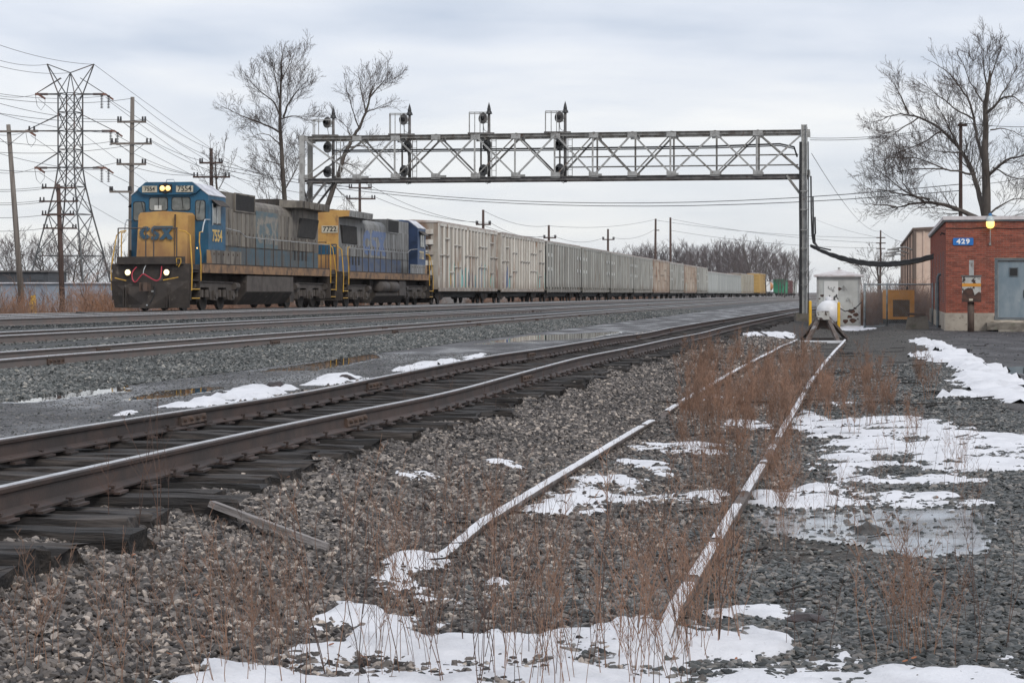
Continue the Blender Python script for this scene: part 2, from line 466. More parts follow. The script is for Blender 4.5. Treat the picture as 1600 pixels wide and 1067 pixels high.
# ---------------------------------------------------------------- loose stones (ballast): one mass
def stone_mat(name, stops, rough=0.75, wet=False):
    m = bpy.data.materials.new(name); m.use_nodes = True
    n, l = m.node_tree.nodes, m.node_tree.links; b = n['Principled BSDF']
    oi = n.new('ShaderNodeObjectInfo'); rp = n.new('ShaderNodeValToRGB'); rp.color_ramp.interpolation = 'LINEAR'
    els = rp.color_ramp.elements
    els[0].position, els[0].color = stops[0][0], (*stops[0][1], 1); els[1].position, els[1].color = stops[-1][0], (*stops[-1][1], 1)
    for p, c in stops[1:-1]:
        e = els.new(p); e.color = (*c, 1)
    l.new(oi.outputs['Random'], rp.inputs[0])
    g = n.new('ShaderNodeNewGeometry'); nz = n.new('ShaderNodeTexNoise'); nz.inputs['Scale'].default_value = 45; nz.inputs['Detail'].default_value = 4
    l.new(g.outputs['Position'], nz.inputs['Vector'])
    nb = n.new('ShaderNodeTexNoise'); nb.inputs['Scale'].default_value = 0.8; nb.inputs['Detail'].default_value = 3; l.new(g.outputs['Position'], nb.inputs['Vector'])
    mr = n.new('ShaderNodeMapRange'); mr.inputs[1].default_value = 0.3; mr.inputs[2].default_value = 0.7; mr.inputs[3].default_value = 0.72; mr.inputs[4].default_value = 1.28
    l.new(nz.outputs[0], mr.inputs[0])
    mr2 = n.new('ShaderNodeMapRange'); mr2.inputs[1].default_value = 0.3; mr2.inputs[2].default_value = 0.7; mr2.inputs[3].default_value = 0.75; mr2.inputs[4].default_value = 1.25
    l.new(nb.outputs[0], mr2.inputs[0])
    mu = n.new('ShaderNodeMath'); mu.operation = 'MULTIPLY'; l.new(mr.outputs[0], mu.inputs[0]); l.new(mr2.outputs[0], mu.inputs[1])
    sc = n.new('ShaderNodeVectorMath'); sc.operation = 'SCALE'; l.new(rp.outputs[0], sc.inputs[0]); l.new(mu.outputs[0], sc.inputs['Scale'])
    l.new(sc.outputs[0], b.inputs['Base Color']); b.inputs['Roughness'].default_value = rough; b.inputs['Specular IOR Level'].default_value = 0.4
    return m
M['stone_brown'] = stone_mat('stone_brown', [(0, (0.018, 0.016, 0.016)), (0.25, (0.055, 0.049, 0.046)), (0.6, (0.113, 0.099, 0.090)), (0.86, (0.20, 0.175, 0.158)), (1, (0.40, 0.34, 0.29))])
M['stone_grey'] = stone_mat('stone_grey', [(0, (0.026, 0.030, 0.030)), (0.3, (0.066, 0.071, 0.069)), (0.65, (0.115, 0.119, 0.115)), (0.92, (0.175, 0.173, 0.166)), (1, (0.29, 0.27, 0.24))])
M['stone_wet'] = stone_mat('stone_wet', [(0, (0.020, 0.023, 0.023)), (0.4, (0.056, 0.060, 0.058)), (0.75, (0.10, 0.098, 0.094)), (1, (0.21, 0.19, 0.17))], rough=0.5)

def stone_tree(name, m):
    ng = bpy.data.node_groups.new(name, 'GeometryNodeTree')
    ng.interface.new_socket('Geometry', in_out='INPUT', socket_type='NodeSocketGeometry')
    ng.interface.new_socket('Geometry', in_out='OUTPUT', socket_type='NodeSocketGeometry')
    n, l = ng.nodes, ng.links
    gi = n.new('NodeGroupInput'); go = n.new('NodeGroupOutput')
    join = n.new('GeometryNodeJoinGeometry')
    for k in range(10):
        ico = n.new('GeometryNodeMeshIcoSphere'); ico.inputs['Radius'].default_value = 1.0; ico.inputs['Subdivisions'].default_value = 2 if k < 4 else 1
        rv = n.new('FunctionNodeRandomValue'); rv.data_type = 'FLOAT_VECTOR'
        rv.inputs[0].default_value = (-0.5,)*3; rv.inputs[1].default_value = (0.5,)*3; rv.inputs['Seed'].default_value = k*7+3
        sp = n.new('GeometryNodeSetPosition'); l.new(ico.outputs['Mesh'], sp.inputs['Geometry']); l.new(rv.outputs[0], sp.inputs['Offset'])
        ch = n.new('GeometryNodeConvexHull'); l.new(sp.outputs[0], ch.inputs[0])
        tr = n.new('GeometryNodeTransform'); tr.inputs['Scale'].default_value = (1.0, 0.62+0.05*(k % 4), 0.42+0.06*(k % 3)); l.new(ch.outputs[0], tr.inputs['Geometry'])
        smt = n.new('GeometryNodeSetMaterial'); smt.inputs['Material'].default_value = m; l.new(tr.outputs[0], smt.inputs['Geometry'])
        gti = n.new('GeometryNodeGeometryToInstance'); l.new(smt.outputs[0], gti.inputs[0]); l.new(gti.outputs[0], join.inputs[0])
    iop = n.new('GeometryNodeInstanceOnPoints'); iop.inputs['Pick Instance'].default_value = True
    l.new(gi.outputs[0], iop.inputs['Points']); l.new(join.outputs[0], iop.inputs['Instance'])
    def attr(nm, t):
        a = n.new('GeometryNodeInputNamedAttribute'); a.data_type = t; a.inputs['Name'].default_value = nm; return a.outputs[0]
    e2r = n.new('FunctionNodeEulerToRotation'); l.new(attr('rot', 'FLOAT_VECTOR'), e2r.inputs[0]); l.new(e2r.outputs[0], iop.inputs['Rotation'])
    l.new(attr('sc', 'FLOAT'), iop.inputs['Scale']); l.new(attr('pick', 'INT'), iop.inputs['Instance Index'])
    l.new(iop.outputs[0], go.inputs[0])
    return ng
def stones(name, pts, scs, m, label, seed=0, tilt=0.5):
    rg = np.random.default_rng(seed); k = len(pts)
    me = bpy.data.meshes.new(name); me.from_pydata(pts, [], [])
    rot = np.zeros((k, 3), np.float32); rot[:, 0] = rg.normal(0, tilt, k); rot[:, 1] = rg.normal(0, tilt, k); rot[:, 2] = rg.uniform(0, 6.283, k)
    a = me.attributes.new('rot', 'FLOAT_VECTOR', 'POINT'); a.data.foreach_set('vector', rot.ravel())
    a = me.attributes.new('sc', 'FLOAT', 'POINT'); a.data.foreach_set('value', np.array(scs, np.float32))
    a = me.attributes.new('pick', 'INT', 'POINT'); a.data.foreach_set('value', rg.integers(0, 10, k).astype(np.int32))
    me.materials.append(m)
    o = link(name, me); md = o.modifiers.new('stones', 'NODES'); md.node_group = stone_tree(name, m)
    return tag(o, label, 'gravel', kind='stuff')
rs = random.Random(11); rn = np.random.default_rng(11)
def zg_many(X, Y, d0, d1):
    ka = np.array([k[0](d0) for k in KN]); kb = np.array([k[0](d1) for k in KN])
    ha = np.array([k[1](d0) for k in KN]); hb = np.array([k[1](d1) for k in KN])
    t = ((Y-d0)/(d1-d0))[:, None]
    kx = ka*(1-t)+kb*t; kh = ha*(1-t)+hb*t
    i = np.clip((kx < X[:, None]).sum(1), 1, len(KN)-1); r = np.arange(len(X))
    f = (X-kx[r, i-1])/(kx[r, i]-kx[r, i-1]+1e-9)
    return CZ-(kh[r, i-1]*(1-f)+kh[r, i]*f)
def scatter(d0, d1, lo, hi, dens, smin, smax, keep=None, view=1.12, pw=2.2, lift=(-0.1, 0.45)):
    """random stones between two offset curves; density per square metre, only where the site can be seen"""
    out, sc = [], []
    d = d0; st = 0.5
    while d < d1:
        w0, w1 = lo(d), hi(d)
        w0, w1 = max(w0, -0.2648*d*view-1.2), min(w1, 0.2648*d*view+1.2)
        if w1 > w0:
            k = int(rn.poisson(dens*st*(w1-w0)))
            if k:
                X = rn.uniform(w0, w1, k); Y = d+rn.random(k)*st
                s = smin+(smax-smin)*rn.random(k)**pw
                z = zg_many(X, Y, d, d+st)+s*rn.uniform(lift[0], lift[1], k)
                for x, y, q, e in zip(X.tolist(), Y.tolist(), z.tolist(), s.tolist()):
                    if keep and not keep(x, y): continue
                    if x > XC(y)+1.3: q += rough_z(x, y)
                    out.append((x, y, q)); sc.append(e)
        d += st
    return out, sc
# ---------------------------------------------------------------- railway tracks
def sweep(prof, xf, zf, ds, off=0.0):
    mb = MB(); m = len(prof)
    for d in ds:
        X, z = xf(d)+off, zf(d)
        for (u, w) in prof: mb.v.append((X+u, d, z+w))
    for i in range(len(ds)-1):
        for j in range(m):
            j2 = (j+1) % m
            mb.f.append((i*m+j, (i+1)*m+j, (i+1)*m+j2, i*m+j2))
    mb.f.append(tuple(range(m))); mb.f.append(tuple((len(ds)-1)*m + j for j in reversed(range(m))))
    return mb
def rail_prof(H, hw=0.036, fw=0.068):
    return [(-fw, -H), (fw, -H), (fw, -H+0.012), (0.012, -H+0.034), (0.009, -0.045), (hw-0.004, -0.034), (hw, -0.012), (hw-0.008, -0.0015),
            (-hw+0.008, -0.0015), (-hw, -0.012), (-hw+0.004, -0.034), (-0.009, -0.045), (-0.012, -H+0.034), (-fw, -H+0.012)]
def drange(a, b, k=0.03, mn=0.5):
    out = [a]
    while out[-1] < b: out.append(min(b, out[-1]+max(mn, out[-1]*k)))
    return out
def wob(d, s, a):
    return a*noise.noise((d*0.21, s*17.3, 0.7)) if d < 200 else 0.0
def make_track(name, label, xf, hf, d0, d1, H, m, wa=0.0, polish='polish'):
    root = empty(name, (xf(d0), d0, CZ-hf(d0)-H), 0, label, 'railway track')
    off = root.location.copy()
    rails = []
    for sgn in (-1, 1):
        ds = drange(d0, d1)
        zf = lambda d, s=sgn: CZ - hf(d) + wob(d, s, wa)
        xf2 = lambda d, s=sgn: xf(d) + 0.755*s*1.013 + wob(d, s+5, wa*0.8)
        mb = sweep(rail_prof(H), xf2, zf, ds)
        mb.v = [(v[0]-off.x, v[1]-off.y, v[2]-off.z) for v in mb.v]
        r = mb.build('rail', M[m], root)
        if polish:
            pb = sweep([(-0.030, -0.004), (0.030, -0.004), (0.024, 0.0008), (-0.024, 0.0008)] if H < 0.17 else [(-0.0375, -0.016), (0.0375, -0.016), (0.0365, -0.006), (0.028, 0.0008), (-0.028, 0.0008), (-0.0365, -0.006)], xf2, zf, ds)
            pb.v = [(v[0]-off.x, v[1]-off.y, v[2]-off.z) for v in pb.v]
            pb.build('running_surface', M[polish], r)
        rails.append((xf2, zf))
    return root, off, rails
def joint_bar(root, off, xf2, zf, d, H, side=1):
    sl = (xf2(d+0.5)-xf2(d-0.5)); ang = -math.atan(sl)
    mb = MB()
    mb.prism([(0.010*side, -H+0.03), (0.045*side, -H+0.035), (0.036*side, -H+0.06), (0.036*side, -0.06), (0.030*side, -0.045), (0.010*side, -0.05)], 'y', -0.32, 0.32)
    for k in range(4): mb.tube((0.034*side, -0.24+0.16*k, -H*0.5), (0.065*side, -0.24+0.16*k, -H*0.5), 0.018, n=6)
    mb.build('joint_bar', M['rust_dark'], root, loc=Vector((xf2(d), d, zf(d))) - off, rz=ang)

tT = make_track('railway_track', 'farthest main track, the one the freight train stands on', XT, hT, 42, 720, 0.18, 'rail_main')
tA = make_track('railway_track', 'empty main track right in front of the train wheels', XA, hA, 34, 600, 0.18, 'rail_main')
tB = make_track('railway_track', 'middle empty main track with tidy grey ballast', XB, hB, 26, 600, 0.18, 'rail_main')
tC = make_track('railway_track', 'nearest of the ballasted main tracks, bordering the wet gravel road', XC, hC, 19, 600, 0.18, 'rail_main', wa=0.012)
tN = make_track('railway_track', 'close uneven track with dark exposed wooden ties crossing from the left', XN, hN, 5.2, 150, 0.155, 'rail_side', wa=0.007)
for x in (85, 428, 616, 747, 838, 905, 948, 992): joint_bar(tC[0], tC[1], *tC[2][1], d_at(x, tC[2][1][0]), 0.18)
for x in (160, 600, 732, 800, 850): joint_bar(tC[0], tC[1], *tC[2][0], d_at(x, tC[2][0][0]), 0.18)
for x in (832, 1012): joint_bar(tB[0], tB[1], *tB[2][1], d_at(x, tB[2][1][0]), 0.18)
for x in (297, 582, 828, 930, 996, 1048, 1130): joint_bar(tN[0], tN[1], *tN[2][0], d_at(x, tN[2][0][0]), 0.155)
for x in (552, 820, 983, 1067, 1122): joint_bar(tN[0], tN[1], *tN[2][1], d_at(x, tN[2][1][0]), 0.155)

# wooden ties: a few worn shapes shared between all of them
def tie_mesh(seed, L=2.5):
    rg = random.Random(seed); mb = MB(); nx, w, h = 14, 0.115, 0.09
    for i in range(nx+1):
        t = i/nx; x = -L/2 + L*t
        e = 0.016 if i in (0, nx) else 0.007
        wj = w + rg.uniform(-0.008, 0.004); hj = h
        sag = -0.006*rg.random()
        ring = [(-wj, -hj), (wj, -hj), (wj, -0.2*hj), (wj-0.004, hj*0.6), (wj-0.018, hj+sag), (0.35*wj, hj+sag-0.010*rg.random()), (0.3*wj, hj+sag), (-0.3*wj, hj-0.008*rg.random()), (-0.36*wj, hj+sag), (-wj+0.016, hj+sag), (-wj, hj*0.55)]
        for (a, c) in ring: mb.v.append((x + rg.uniform(-e, e)*3, a + rg.uniform(-e, e), c + rg.uniform(-e, e)*0.6))
    m = 11
    for i in range(nx):
        for j in range(m):
            j2 = (j+1) % m; mb.f.append((i*m+j, i*m+j2, (i+1)*m+j2, (i+1)*m+j))
    mb.f.append(tuple(range(m))[::-1]); mb.f.append(tuple(nx*m+j for j in range(m)))
    return mb.mesh('tie', M['tie'])
TIES = [tie_mesh(k) for k in range(10)]
pm = MB(); pm.box((0, 0, 0.008), (0.26, 0.15, 0.014)); pm.box((-0.085, 0, 0.02), (0.02, 0.17, 0.02)); pm.box((0.085, 0, 0.02), (0.02, 0.17, 0.02))
for (a, c) in ((-0.078, 0.05), (0.078, -0.05)):
    pm.box((a, c, 0.03), (0.016, 0.016, 0.03)); pm.box((a*0.92, c, 0.047), (0.04, 0.028, 0.012))
PLATE = pm.mesh('tie_plate', M['rail_side'])
rt = random.Random(5)
root, off, rails = tN
d = 5.6
while d < 118:
    sl = 0.185; a0 = -math.atan(sl) + rt.gauss(0, 0.035) + (rt.gauss(0, 0.05) if rt.random() < 0.2 else 0)
    zc_ = CZ - hN(d) - 0.155 - 0.016 - 0.09 - (rt.random()**2)*0.03
    shift = rt.gauss(-0.0, 0.08) + (0.16 if rt.random() < 0.12 else 0)
    if 8.5 < d < 9.5: shift = 0.24
    o = link('tie', TIES[rt.randrange(10)], root, Vector((XN(d)+shift, d, zc_)) - off, a0)
    o.rotation_euler = (rt.gauss(0, 0.03), rt.gauss(0, 0.012), a0)
    if d < 48:
        for (xf2, zf) in rails:
            pl = link('tie_plate', PLATE, o)
            lx = (xf2(d)-XN(d)-shift)/math.cos(a0)
            pl.location = (lx, 0, zf(d)-0.155-0.017-zc_+0.0)
    d += 0.485 + rt.uniform(-0.05, 0.06)
for (tr, xf, hf, da, db) in ((tC, XC, hC, 20, 95), (tB, XB, hB, 30, 105)):
    root, off, rails = tr; d = da
    while d < db:
        o = link('tie', TIES[rt.randrange(10)], root, Vector((xf(d)+rt.gauss(0, 0.03), d, CZ-hf(d)-0.18-0.016-0.082)) - off, -0.165+rt.gauss(0, 0.01))
        pl = link('tie_plate', PLATE, o); pl.location = (0.755, 0, 0.09)
        d += 0.52

# the abandoned siding: two nearly buried rails
sid = empty('railway_track', (XS(9), 9, CZ-hS(9)), 0, 'abandoned siding with snow topped rails ending at the bumping post', 'railway track')
so = sid.location.copy()
for sgn, (da, db) in ((-1, (10.8, 61.5)), (1, (6.9, 61.5))):
    xf2 = lambda d, s=sgn: XS(d)+0.765*s + 0.02*noise.noise((d*0.15, s*3.0, 1.0))
    zf = lambda d, s=sgn: CZ-hS(d) + 0.018 + 0.02*noise.noise((d*0.2, s*9.0, 4.0)) - (0.05*sm(12.2, 10.8, d) if s < 0 else 0.14*sm(8.9, 7.4, d)) - (0.05*math.exp(-((d-22.6)/0.6)**2) if s < 0 else 0)
    mb = sweep(rail_prof(0.15), xf2, zf, drange(da, db, 0.02, 0.3))
    mb.v = [(v[0]-so.x, v[1]-so.y, v[2]-so.z) for v in mb.v]
    r = mb.build('rail', M['rail_old'], sid)
    # frozen snow lying along the rail head
    sb = MB(); ds = drange(da, db, 0.006, 0.06); prev = None
    for d in ds:
        cov = noise.noise((d*0.7, sgn*5.0, 2.0)) + 0.6*noise.noise((d*4.0, sgn*2.0, 8.0)) + 0.42
        if (sgn < 0 and 22.0 < d < 23.4) or (sgn > 0 and 16.6 < d < 19.0): cov -= 0.8
        if cov <= 0.02: prev = None; continue
        w = 0.034 + 0.006*noise.noise((d*6, sgn, 0)); hh = 0.004 + 0.010*min(1, cov)
        X, z = xf2(d)-so.x, zf(d)-so.z; bb = len(sb.v)
        for (u, v_) in ((-w, -0.004), (-w*0.7, hh), (w*0.7, hh), (w, -0.004)): sb.v.append((X+u, d-so.y, z+v_))
        if prev is not None:
            for j in range(3): sb.f.append((prev+j, bb+j, bb+j+1, prev+j+1))
        prev = bb
    o = sb.build('snow_cover', M['snow'], r)
for d in [17.0, 19.9, 23.5, 26.0, 30.5, 38.0, 44.0, 47.0, 50.0, 53.0]:
    o = link('tie', TIES[rt.randrange(10)], sid, Vector((XS(d)+rt.gauss(0, .1), d, CZ-hS(d)-0.17)) - so, -0.18+rt.gauss(0, 0.04))

# ---------------------------------------------------------------- ballast and gravel
def kb(X, y): return rs.random() < 1.0 - sm(XS(y)-1.2, XS(y)+1.8, X + 0.9*noise.noise((X*0.7, y*0.5, 4.4)))
p, s = scatter(5.4, 12, lambda d: XN(d)+1.05, lambda d: XS(d)+2.0, 4600, 0.0070, 0.026, kb, pw=2.6)
p2, s2 = scatter(12, 22, lambda d: XN(d)+1.05, lambda d: XS(d)+2.0, 2500, 0.009, 0.030, kb, pw=2.6); p += p2; s += s2
p2, s2 = scatter(22, 34, lambda d: XN(d)+1.1, lambda d: XS(d)+2.0, 1100, 0.013, 0.034, kb); p += p2; s += s2
p2, s2 = scatter(34, 62, lambda d: XN(d)+1.1, lambda d: XS(d)+0.2, 240, 0.022, 0.045); p += p2; s += s2
p2, s2 = scatter(5.4, 30, lambda d: XN(d)-1.9, lambda d: XN(d)+1.2, 900, 0.010, 0.030); p += p2; s += s2
p2, s2 = scatter(30, 70, lambda d: XN(d)-1.9, lambda d: XN(d)+1.3, 260, 0.020, 0.042); p += p2; s += s2
stones('ballast', p, s, M['stone_brown'], 'brownish grey crushed stone ballast between the close track and the siding', 1)
def kf(X, y):
    if 10.9 < y < 13.3 and XS(y)+0.95 < X < XS(y)+2.35 and rs.random() < 0.9: return False
    return rs.random() < (1.0 - 0.8*sm(XS(y)+3.4, XS(y)+5.2, X))*sm(XS(y)-1.2, XS(y)+1.8, X + 0.9*noise.noise((X*0.7, y*0.5, 4.4)))
p, s = scatter(5.4, 12, lambda d: XS(d)-1.2, lambda d: XS(d)+5.5, 3900, 0.0070, 0.027, kf, pw=2.6)
p2, s2 = scatter(12, 24, lambda d: XS(d)-1.2, lambda d: XS(d)+5.5, 1700, 0.010, 0.029, kf); p += p2; s += s2
p2, s2 = scatter(24, 40, lambda d: XS(d)-1.2, lambda d: XS(d)+3.5, 420, 0.014, 0.034, kf); p += p2; s += s2
p2, s2 = scatter(40, 84, lambda d: XS(d)-1, lambda d: XS(d)+12, 6, 0.012, 0.03); p += p2; s += s2
stones('gravel', p, s, M['stone_wet'], 'dark damp flat gravel on the right of the siding', 2, tilt=0.25)
p, s = scatter(19, 45, lambda d: XC(d)+0.7, lambda d: XC(d)+3.25, 700, 0.018, 0.042)
p2, s2 = scatter(45, 80, lambda d: XC(d)+0.7, lambda d: XC(d)+3.25, 260, 0.026, 0.052); p += p2; s += s2
p2, s2 = scatter(80, 140, lambda d: XC(d)+0.7, lambda d: XC(d)+3.25, 70, 0.04, 0.07); p += p2; s += s2
for (xf, da, db, dn) in ((XC, 19, 75, 260), (XB, 26, 85, 180), (XA, 34, 95, 110)):
    p2, s2 = scatter(da, db, lambda d, xf=xf: xf(d)-2.1, lambda d, xf=xf: xf(d)+1.2, dn, 0.018, 0.038, lambda X, y, xf=xf: abs(abs(X-xf(y))-0.765) > 0.09)
    p += p2; s += s2
stones('ballast', p, s, M['stone_grey'], 'blue grey crushed stone ballast along the main tracks', 3)
p, s = scatter(12, 40, lambda d: XC(d)+3.1, lambda d: XN(d)-1.8, 330, 0.005, 0.018, lift=(-0.4, 0.1))
stones('gravel', p, s, M['stone_wet'], 'fine gravel scattered over the wet service road', 4, tilt=0.3)

# ---------------------------------------------------------------- snow patches and puddles traced on the ground
def in_poly(x, y, poly):
    c = False; j = len(poly)-1
    for i in range(len(poly)):
        if (poly[i][1] > y) != (poly[j][1] > y) and x < (poly[j][0]-poly[i][0])*(y-poly[i][1])/(poly[j][1]-poly[i][1]+1e-12)+poly[i][0]: c = not c
        j = i
    return c
def sdist(x, y, poly):
    best = 1e9
    for i in range(len(poly)):
        ax, ay = poly[i-1]; bx, by = poly[i]
        dx, dy = bx-ax, by-ay; t = ((x-ax)*dx+(y-ay)*dy)/(dx*dx+dy*dy+1e-12); t = min(1, max(0, t))
        q = (x-ax-t*dx)**2+(y-ay-t*dy)**2
        if q < best: best = q
    q = math.sqrt(best); return q if in_poly(x, y, poly) else -q
def patch(name, m, pix, thick, amp, cell, label, kind, cat, zoff=0.0, flat=False, soft=0.25, holes=True):
    poly = [tuple(G(x, y).xy) for (x, y) in pix]
    xs = [q[0] for q in poly]; ys = [q[1] for q in poly]
    x0, x1, y0, y1 = min(xs)-0.3, max(xs)+0.3, min(ys)-0.3, max(ys)+0.3
    nx = max(6, int((x1-x0)/cell)); ny = max(6, int((y1-y0)/(cell*1.6)))
    nx, ny = min(nx, 170), min(ny, 170)
    g = {}; H_ = {}
    for i in range(nx+1):
        for j in range(ny+1):
            X = x0+(x1-x0)*i/nx; Y = y0+(y1-y0)*j/ny
            sdv = sdist(X, Y, poly) + 0.15 + amp*(noise.noise((X*1.6, Y*1.6, 5.0)) + 0.9*noise.noise((X*4.5, Y*3.5, 9.0)) + 0.8*noise.noise((X*11, Y*8, 2.0)))
            if holes: sdv -= max(0, noise.noise((X*4.2, Y*2.6, 13.0))-0.30)*0.9
            if holes: sdv -= max(0, noise.noise((X*1.5, Y*1.0, 21.0))-0.26)*1.3
            H_[i, j] = (X, Y, sdv)
    mb = MB(); base_z = None
    if flat: base_z = sum(zg(*q) for q in poly)/len(poly)
    def vid(i, j):
        if (i, j) not in g:
            X, Y, sv = H_[i, j]
            if flat: z = (base_z if flat == 2 else zg(X, Y)) + zoff - 0.022*(1-sm(-0.06, 0.04, sv))
            else:
                e = sm(-0.02, 0.16, sv); tk = 0.18+0.82*sm(-0.40, 0.40, noise.noise((X*2.1, Y*2.1, 1.0))+0.5*noise.noise((X*7, Y*7, 4.0)))
                z = zg(X, Y) - 0.030*(1-e) + zoff*e + e*thick*(0.85 if thick < 0.1 else 1.2)*sm(-0.02, soft, sv)*tk + e*(0.016*noise.noise((X*6, Y*6, 6.0)) + 0.007*noise.noise((X*17, Y*17, 3.0)))
            g[i, j] = len(mb.v); mb.v.append((X, Y, z))
        return g[i, j]
    for i in range(nx):
        for j in range(ny):
            if max(H_[i, j][2], H_[i+1, j][2], H_[i, j+1][2], H_[i+1, j+1][2]) > 0:
                if min(H_[i, j][2], H_[i+1, j][2], H_[i, j+1][2], H_[i+1, j+1][2]) > -cell*1.2:
                    mb.f.append((vid(i, j), vid(i+1, j), vid(i+1, j+1), vid(i, j+1)))
    if not mb.f: return None
    o = mb.build(name, M[m], smooth=True)
    return tag(o, label, cat, kind=kind)
SNOW = [
 ('snow drift along the bottom edge of the picture among dry stalks', [(255, 1075), (330, 1040), (430, 1026), (465, 1003), (475, 958), (545, 945), (600, 958), (640, 975), (790, 998), (870, 985), (960, 972), (1030, 968), (1100, 985), (1190, 990), (1228, 1005), (1180, 1035), (1260, 1052), (1290, 1075), (1300, 1200), (200, 1200)], 0.05, 0.17, 0.032),
 ('small snow mound just below the buried rail end', [(598, 880), (640, 866), (697, 870), (690, 888), (625, 905), (595, 905)], 0.05, 0.07, 0.035),
 ('oval snow patch in the lower middle among weeds', [(585, 912), (640, 899), (700, 901), (788, 911), (780, 926), (725, 943), (650, 936), (600, 926)], 0.05, 0.08, 0.035),
 ('crusty snow in the bottom right corner', [(1310, 1012), (1345, 1005), (1390, 1030), (1470, 1018), (1560, 1030), (1615, 1050), (1615, 1120), (1260, 1120), (1240, 1048)], 0.035, 0.12, 0.04),
 ('thin strip of snow right of the near rail', [(1095, 958), (1150, 948), (1240, 952), (1230, 966), (1150, 970), (1100, 964)], 0.03, 0.08, 0.035),
 ('snow lying inside the left rail of the siding', [(820, 803), (880, 765), (935, 735), (965, 718), (1035, 726), (1040, 745), (1000, 760), (1010, 773), (1145, 768), (1110, 786), (960, 790), (940, 800), (860, 808)], 0.045, 0.08, 0.05),
 ('narrow snow streak across the siding, further up', [(970, 696), (1030, 691), (1150, 698), (1160, 712), (1020, 709)], 0.04, 0.10, 0.06),
 ('broad snow field right of the siding', [(1222, 662), (1260, 643), (1310, 653), (1440, 653), (1530, 673), (1620, 680), (1620, 735), (1480, 742), (1400, 728), (1340, 735), (1320, 752), (1288, 737), (1300, 715), (1290, 690), (1240, 674)], 0.05, 0.16, 0.07),
 ('snow streak below the broad snow field', [(1315, 745), (1430, 741), (1550, 751), (1490, 759), (1380, 764), (1300, 768), (1300, 755)], 0.04, 0.10, 0.05),
 ('snow bank at the back of the icy puddle', [(1172, 772), (1280, 757), (1380, 767), (1480, 774), (1540, 785), (1500, 802), (1440, 795), (1330, 802), (1240, 802), (1178, 795)], 0.04, 0.09, 0.045),
 ('ploughed snow ridge curving along the yard asphalt', [(1428, 532), (1465, 534), (1500, 550), (1545, 573), (1610, 608), (1610, 635), (1560, 626), (1478, 621), (1530, 612), (1490, 600), (1512, 580), (1475, 571), (1422, 553), (1468, 556), (1462, 545)], 0.11, 0.24, 0.12),
 ('snow left in front of the fence beside the tank', [(1300, 509), (1335, 506), (1368, 514), (1310, 516)], 0.08, 0.2, 0.15),
 ('bit of snow left of the bumping post', [(1193, 519), (1238, 521), (1240, 528), (1205, 527)], 0.08, 0.15, 0.12),
 ('small far snow scrap beside the close track', [(1158, 522), (1186, 518), (1192, 524), (1165, 528)], 0.06, 0.12, 0.12),
 ('snow scrap behind the gantry leg', [(1222, 494), (1250, 491), (1252, 497), (1228, 499)], 0.06, 0.1, 0.15),
 ('largest snow pile left of the close track', [(305, 628), (330, 619), (365, 610), (395, 605), (430, 609), (455, 607), (425, 621), (360, 630), (320, 634)], 0.08, 0.10, 0.07),
 ('thin snow scrap at the left end of the row beside the track', [(240, 637), (275, 630), (312, 632), (290, 640)], 0.04, 0.08, 0.06),
 ('second snow pile beyond the close track', [(478, 602), (515, 589), (545, 586), (572, 592), (530, 602)], 0.07, 0.10, 0.07),
 ('third snow pile beyond the close track', [(615, 580), (650, 569), (670, 567), (702, 563), (715, 561), (690, 571), (640, 580)], 0.07, 0.10, 0.08),
 ('fourth snow scrap beyond the close track', [(724, 560), (752, 553), (757, 556), (735, 562)], 0.05, 0.08, 0.09),
 ('snow patch on the ballast beside the tie ends', [(546, 721), (585, 731), (640, 737), (677, 741), (670, 750), (620, 749), (570, 734)], 0.04, 0.05, 0.035),
 ('isolated snow patch in the middle of the ballast', [(742, 722), (800, 721), (824, 734), (760, 737)], 0.04, 0.05, 0.035),
 ('tiny snow scrap at the far rail near the left edge', [(183, 649), (205, 642), (218, 648), (200, 653)], 0.05, 0.05, 0.05),
 ('snow streak by the split rail of the siding', [(1085, 668), (1150, 658), (1228, 660), (1215, 672), (1100, 677)], 0.035, 0.10, 0.06),
 ('snow left between the siding rails under the tall weeds', [(1090, 625), (1130, 612), (1145, 622), (1110, 632)], 0.04, 0.12, 0.08),
 ('snow scrap at the head of the siding', [(1215, 549), (1235, 545), (1238, 550), (1220, 554)], 0.04, 0.12, 0.1),
 ('snow streak at right among sparse weeds', [(1285, 630), (1340, 626), (1345, 631), (1290, 635)], 0.035, 0.08, 0.07),
]
for (lab, pix, th, am, ce) in SNOW:
    patch('snow_patch', 'snow', pix, th, am, ce, lab, 'stuff', 'snow', zoff=0.002, soft=0.30)
PUD = [
 ('puddle', 'water', 'bright puddle on the gravel road at the left edge', [(-30, 628), (60, 613), (130, 606), (182, 604), (188, 612), (120, 619), (40, 629)], 0.10),
 ('puddle', 'water', 'thin puddle reflecting the headlights', [(205, 625), (260, 612), (335, 605), (330, 610), (250, 622)], 0.08),
 ('puddle', 'water', 'long narrow puddle at the foot of the ballast', [(360, 587), (480, 570), (580, 555), (590, 560), (490, 578), (400, 590)], 0.08),
 ('puddle', 'water', 'far shallow puddle on the service road', [(700, 545), (830, 525), (970, 519), (910, 530), (800, 541)], 0.14),
 ('puddle', 'ice', 'icy puddle with stalks standing in it', [(1172, 800), (1240, 799), (1340, 799), (1440, 793), (1505, 803), (1535, 830), (1505, 860), (1440, 866), (1400, 858), (1350, 848), (1260, 835), (1185, 826)], 0.05),
 ('puddle', 'water', 'puddle behind the snow ridge on the yard asphalt', [(1548, 577), (1625, 571), (1625, 584), (1562, 585)], 0.15),
 ('puddle', 'water', 'small puddle at the right edge of the snow field', [(1540, 693), (1615, 688), (1615, 698), (1560, 698)], 0.06),
]
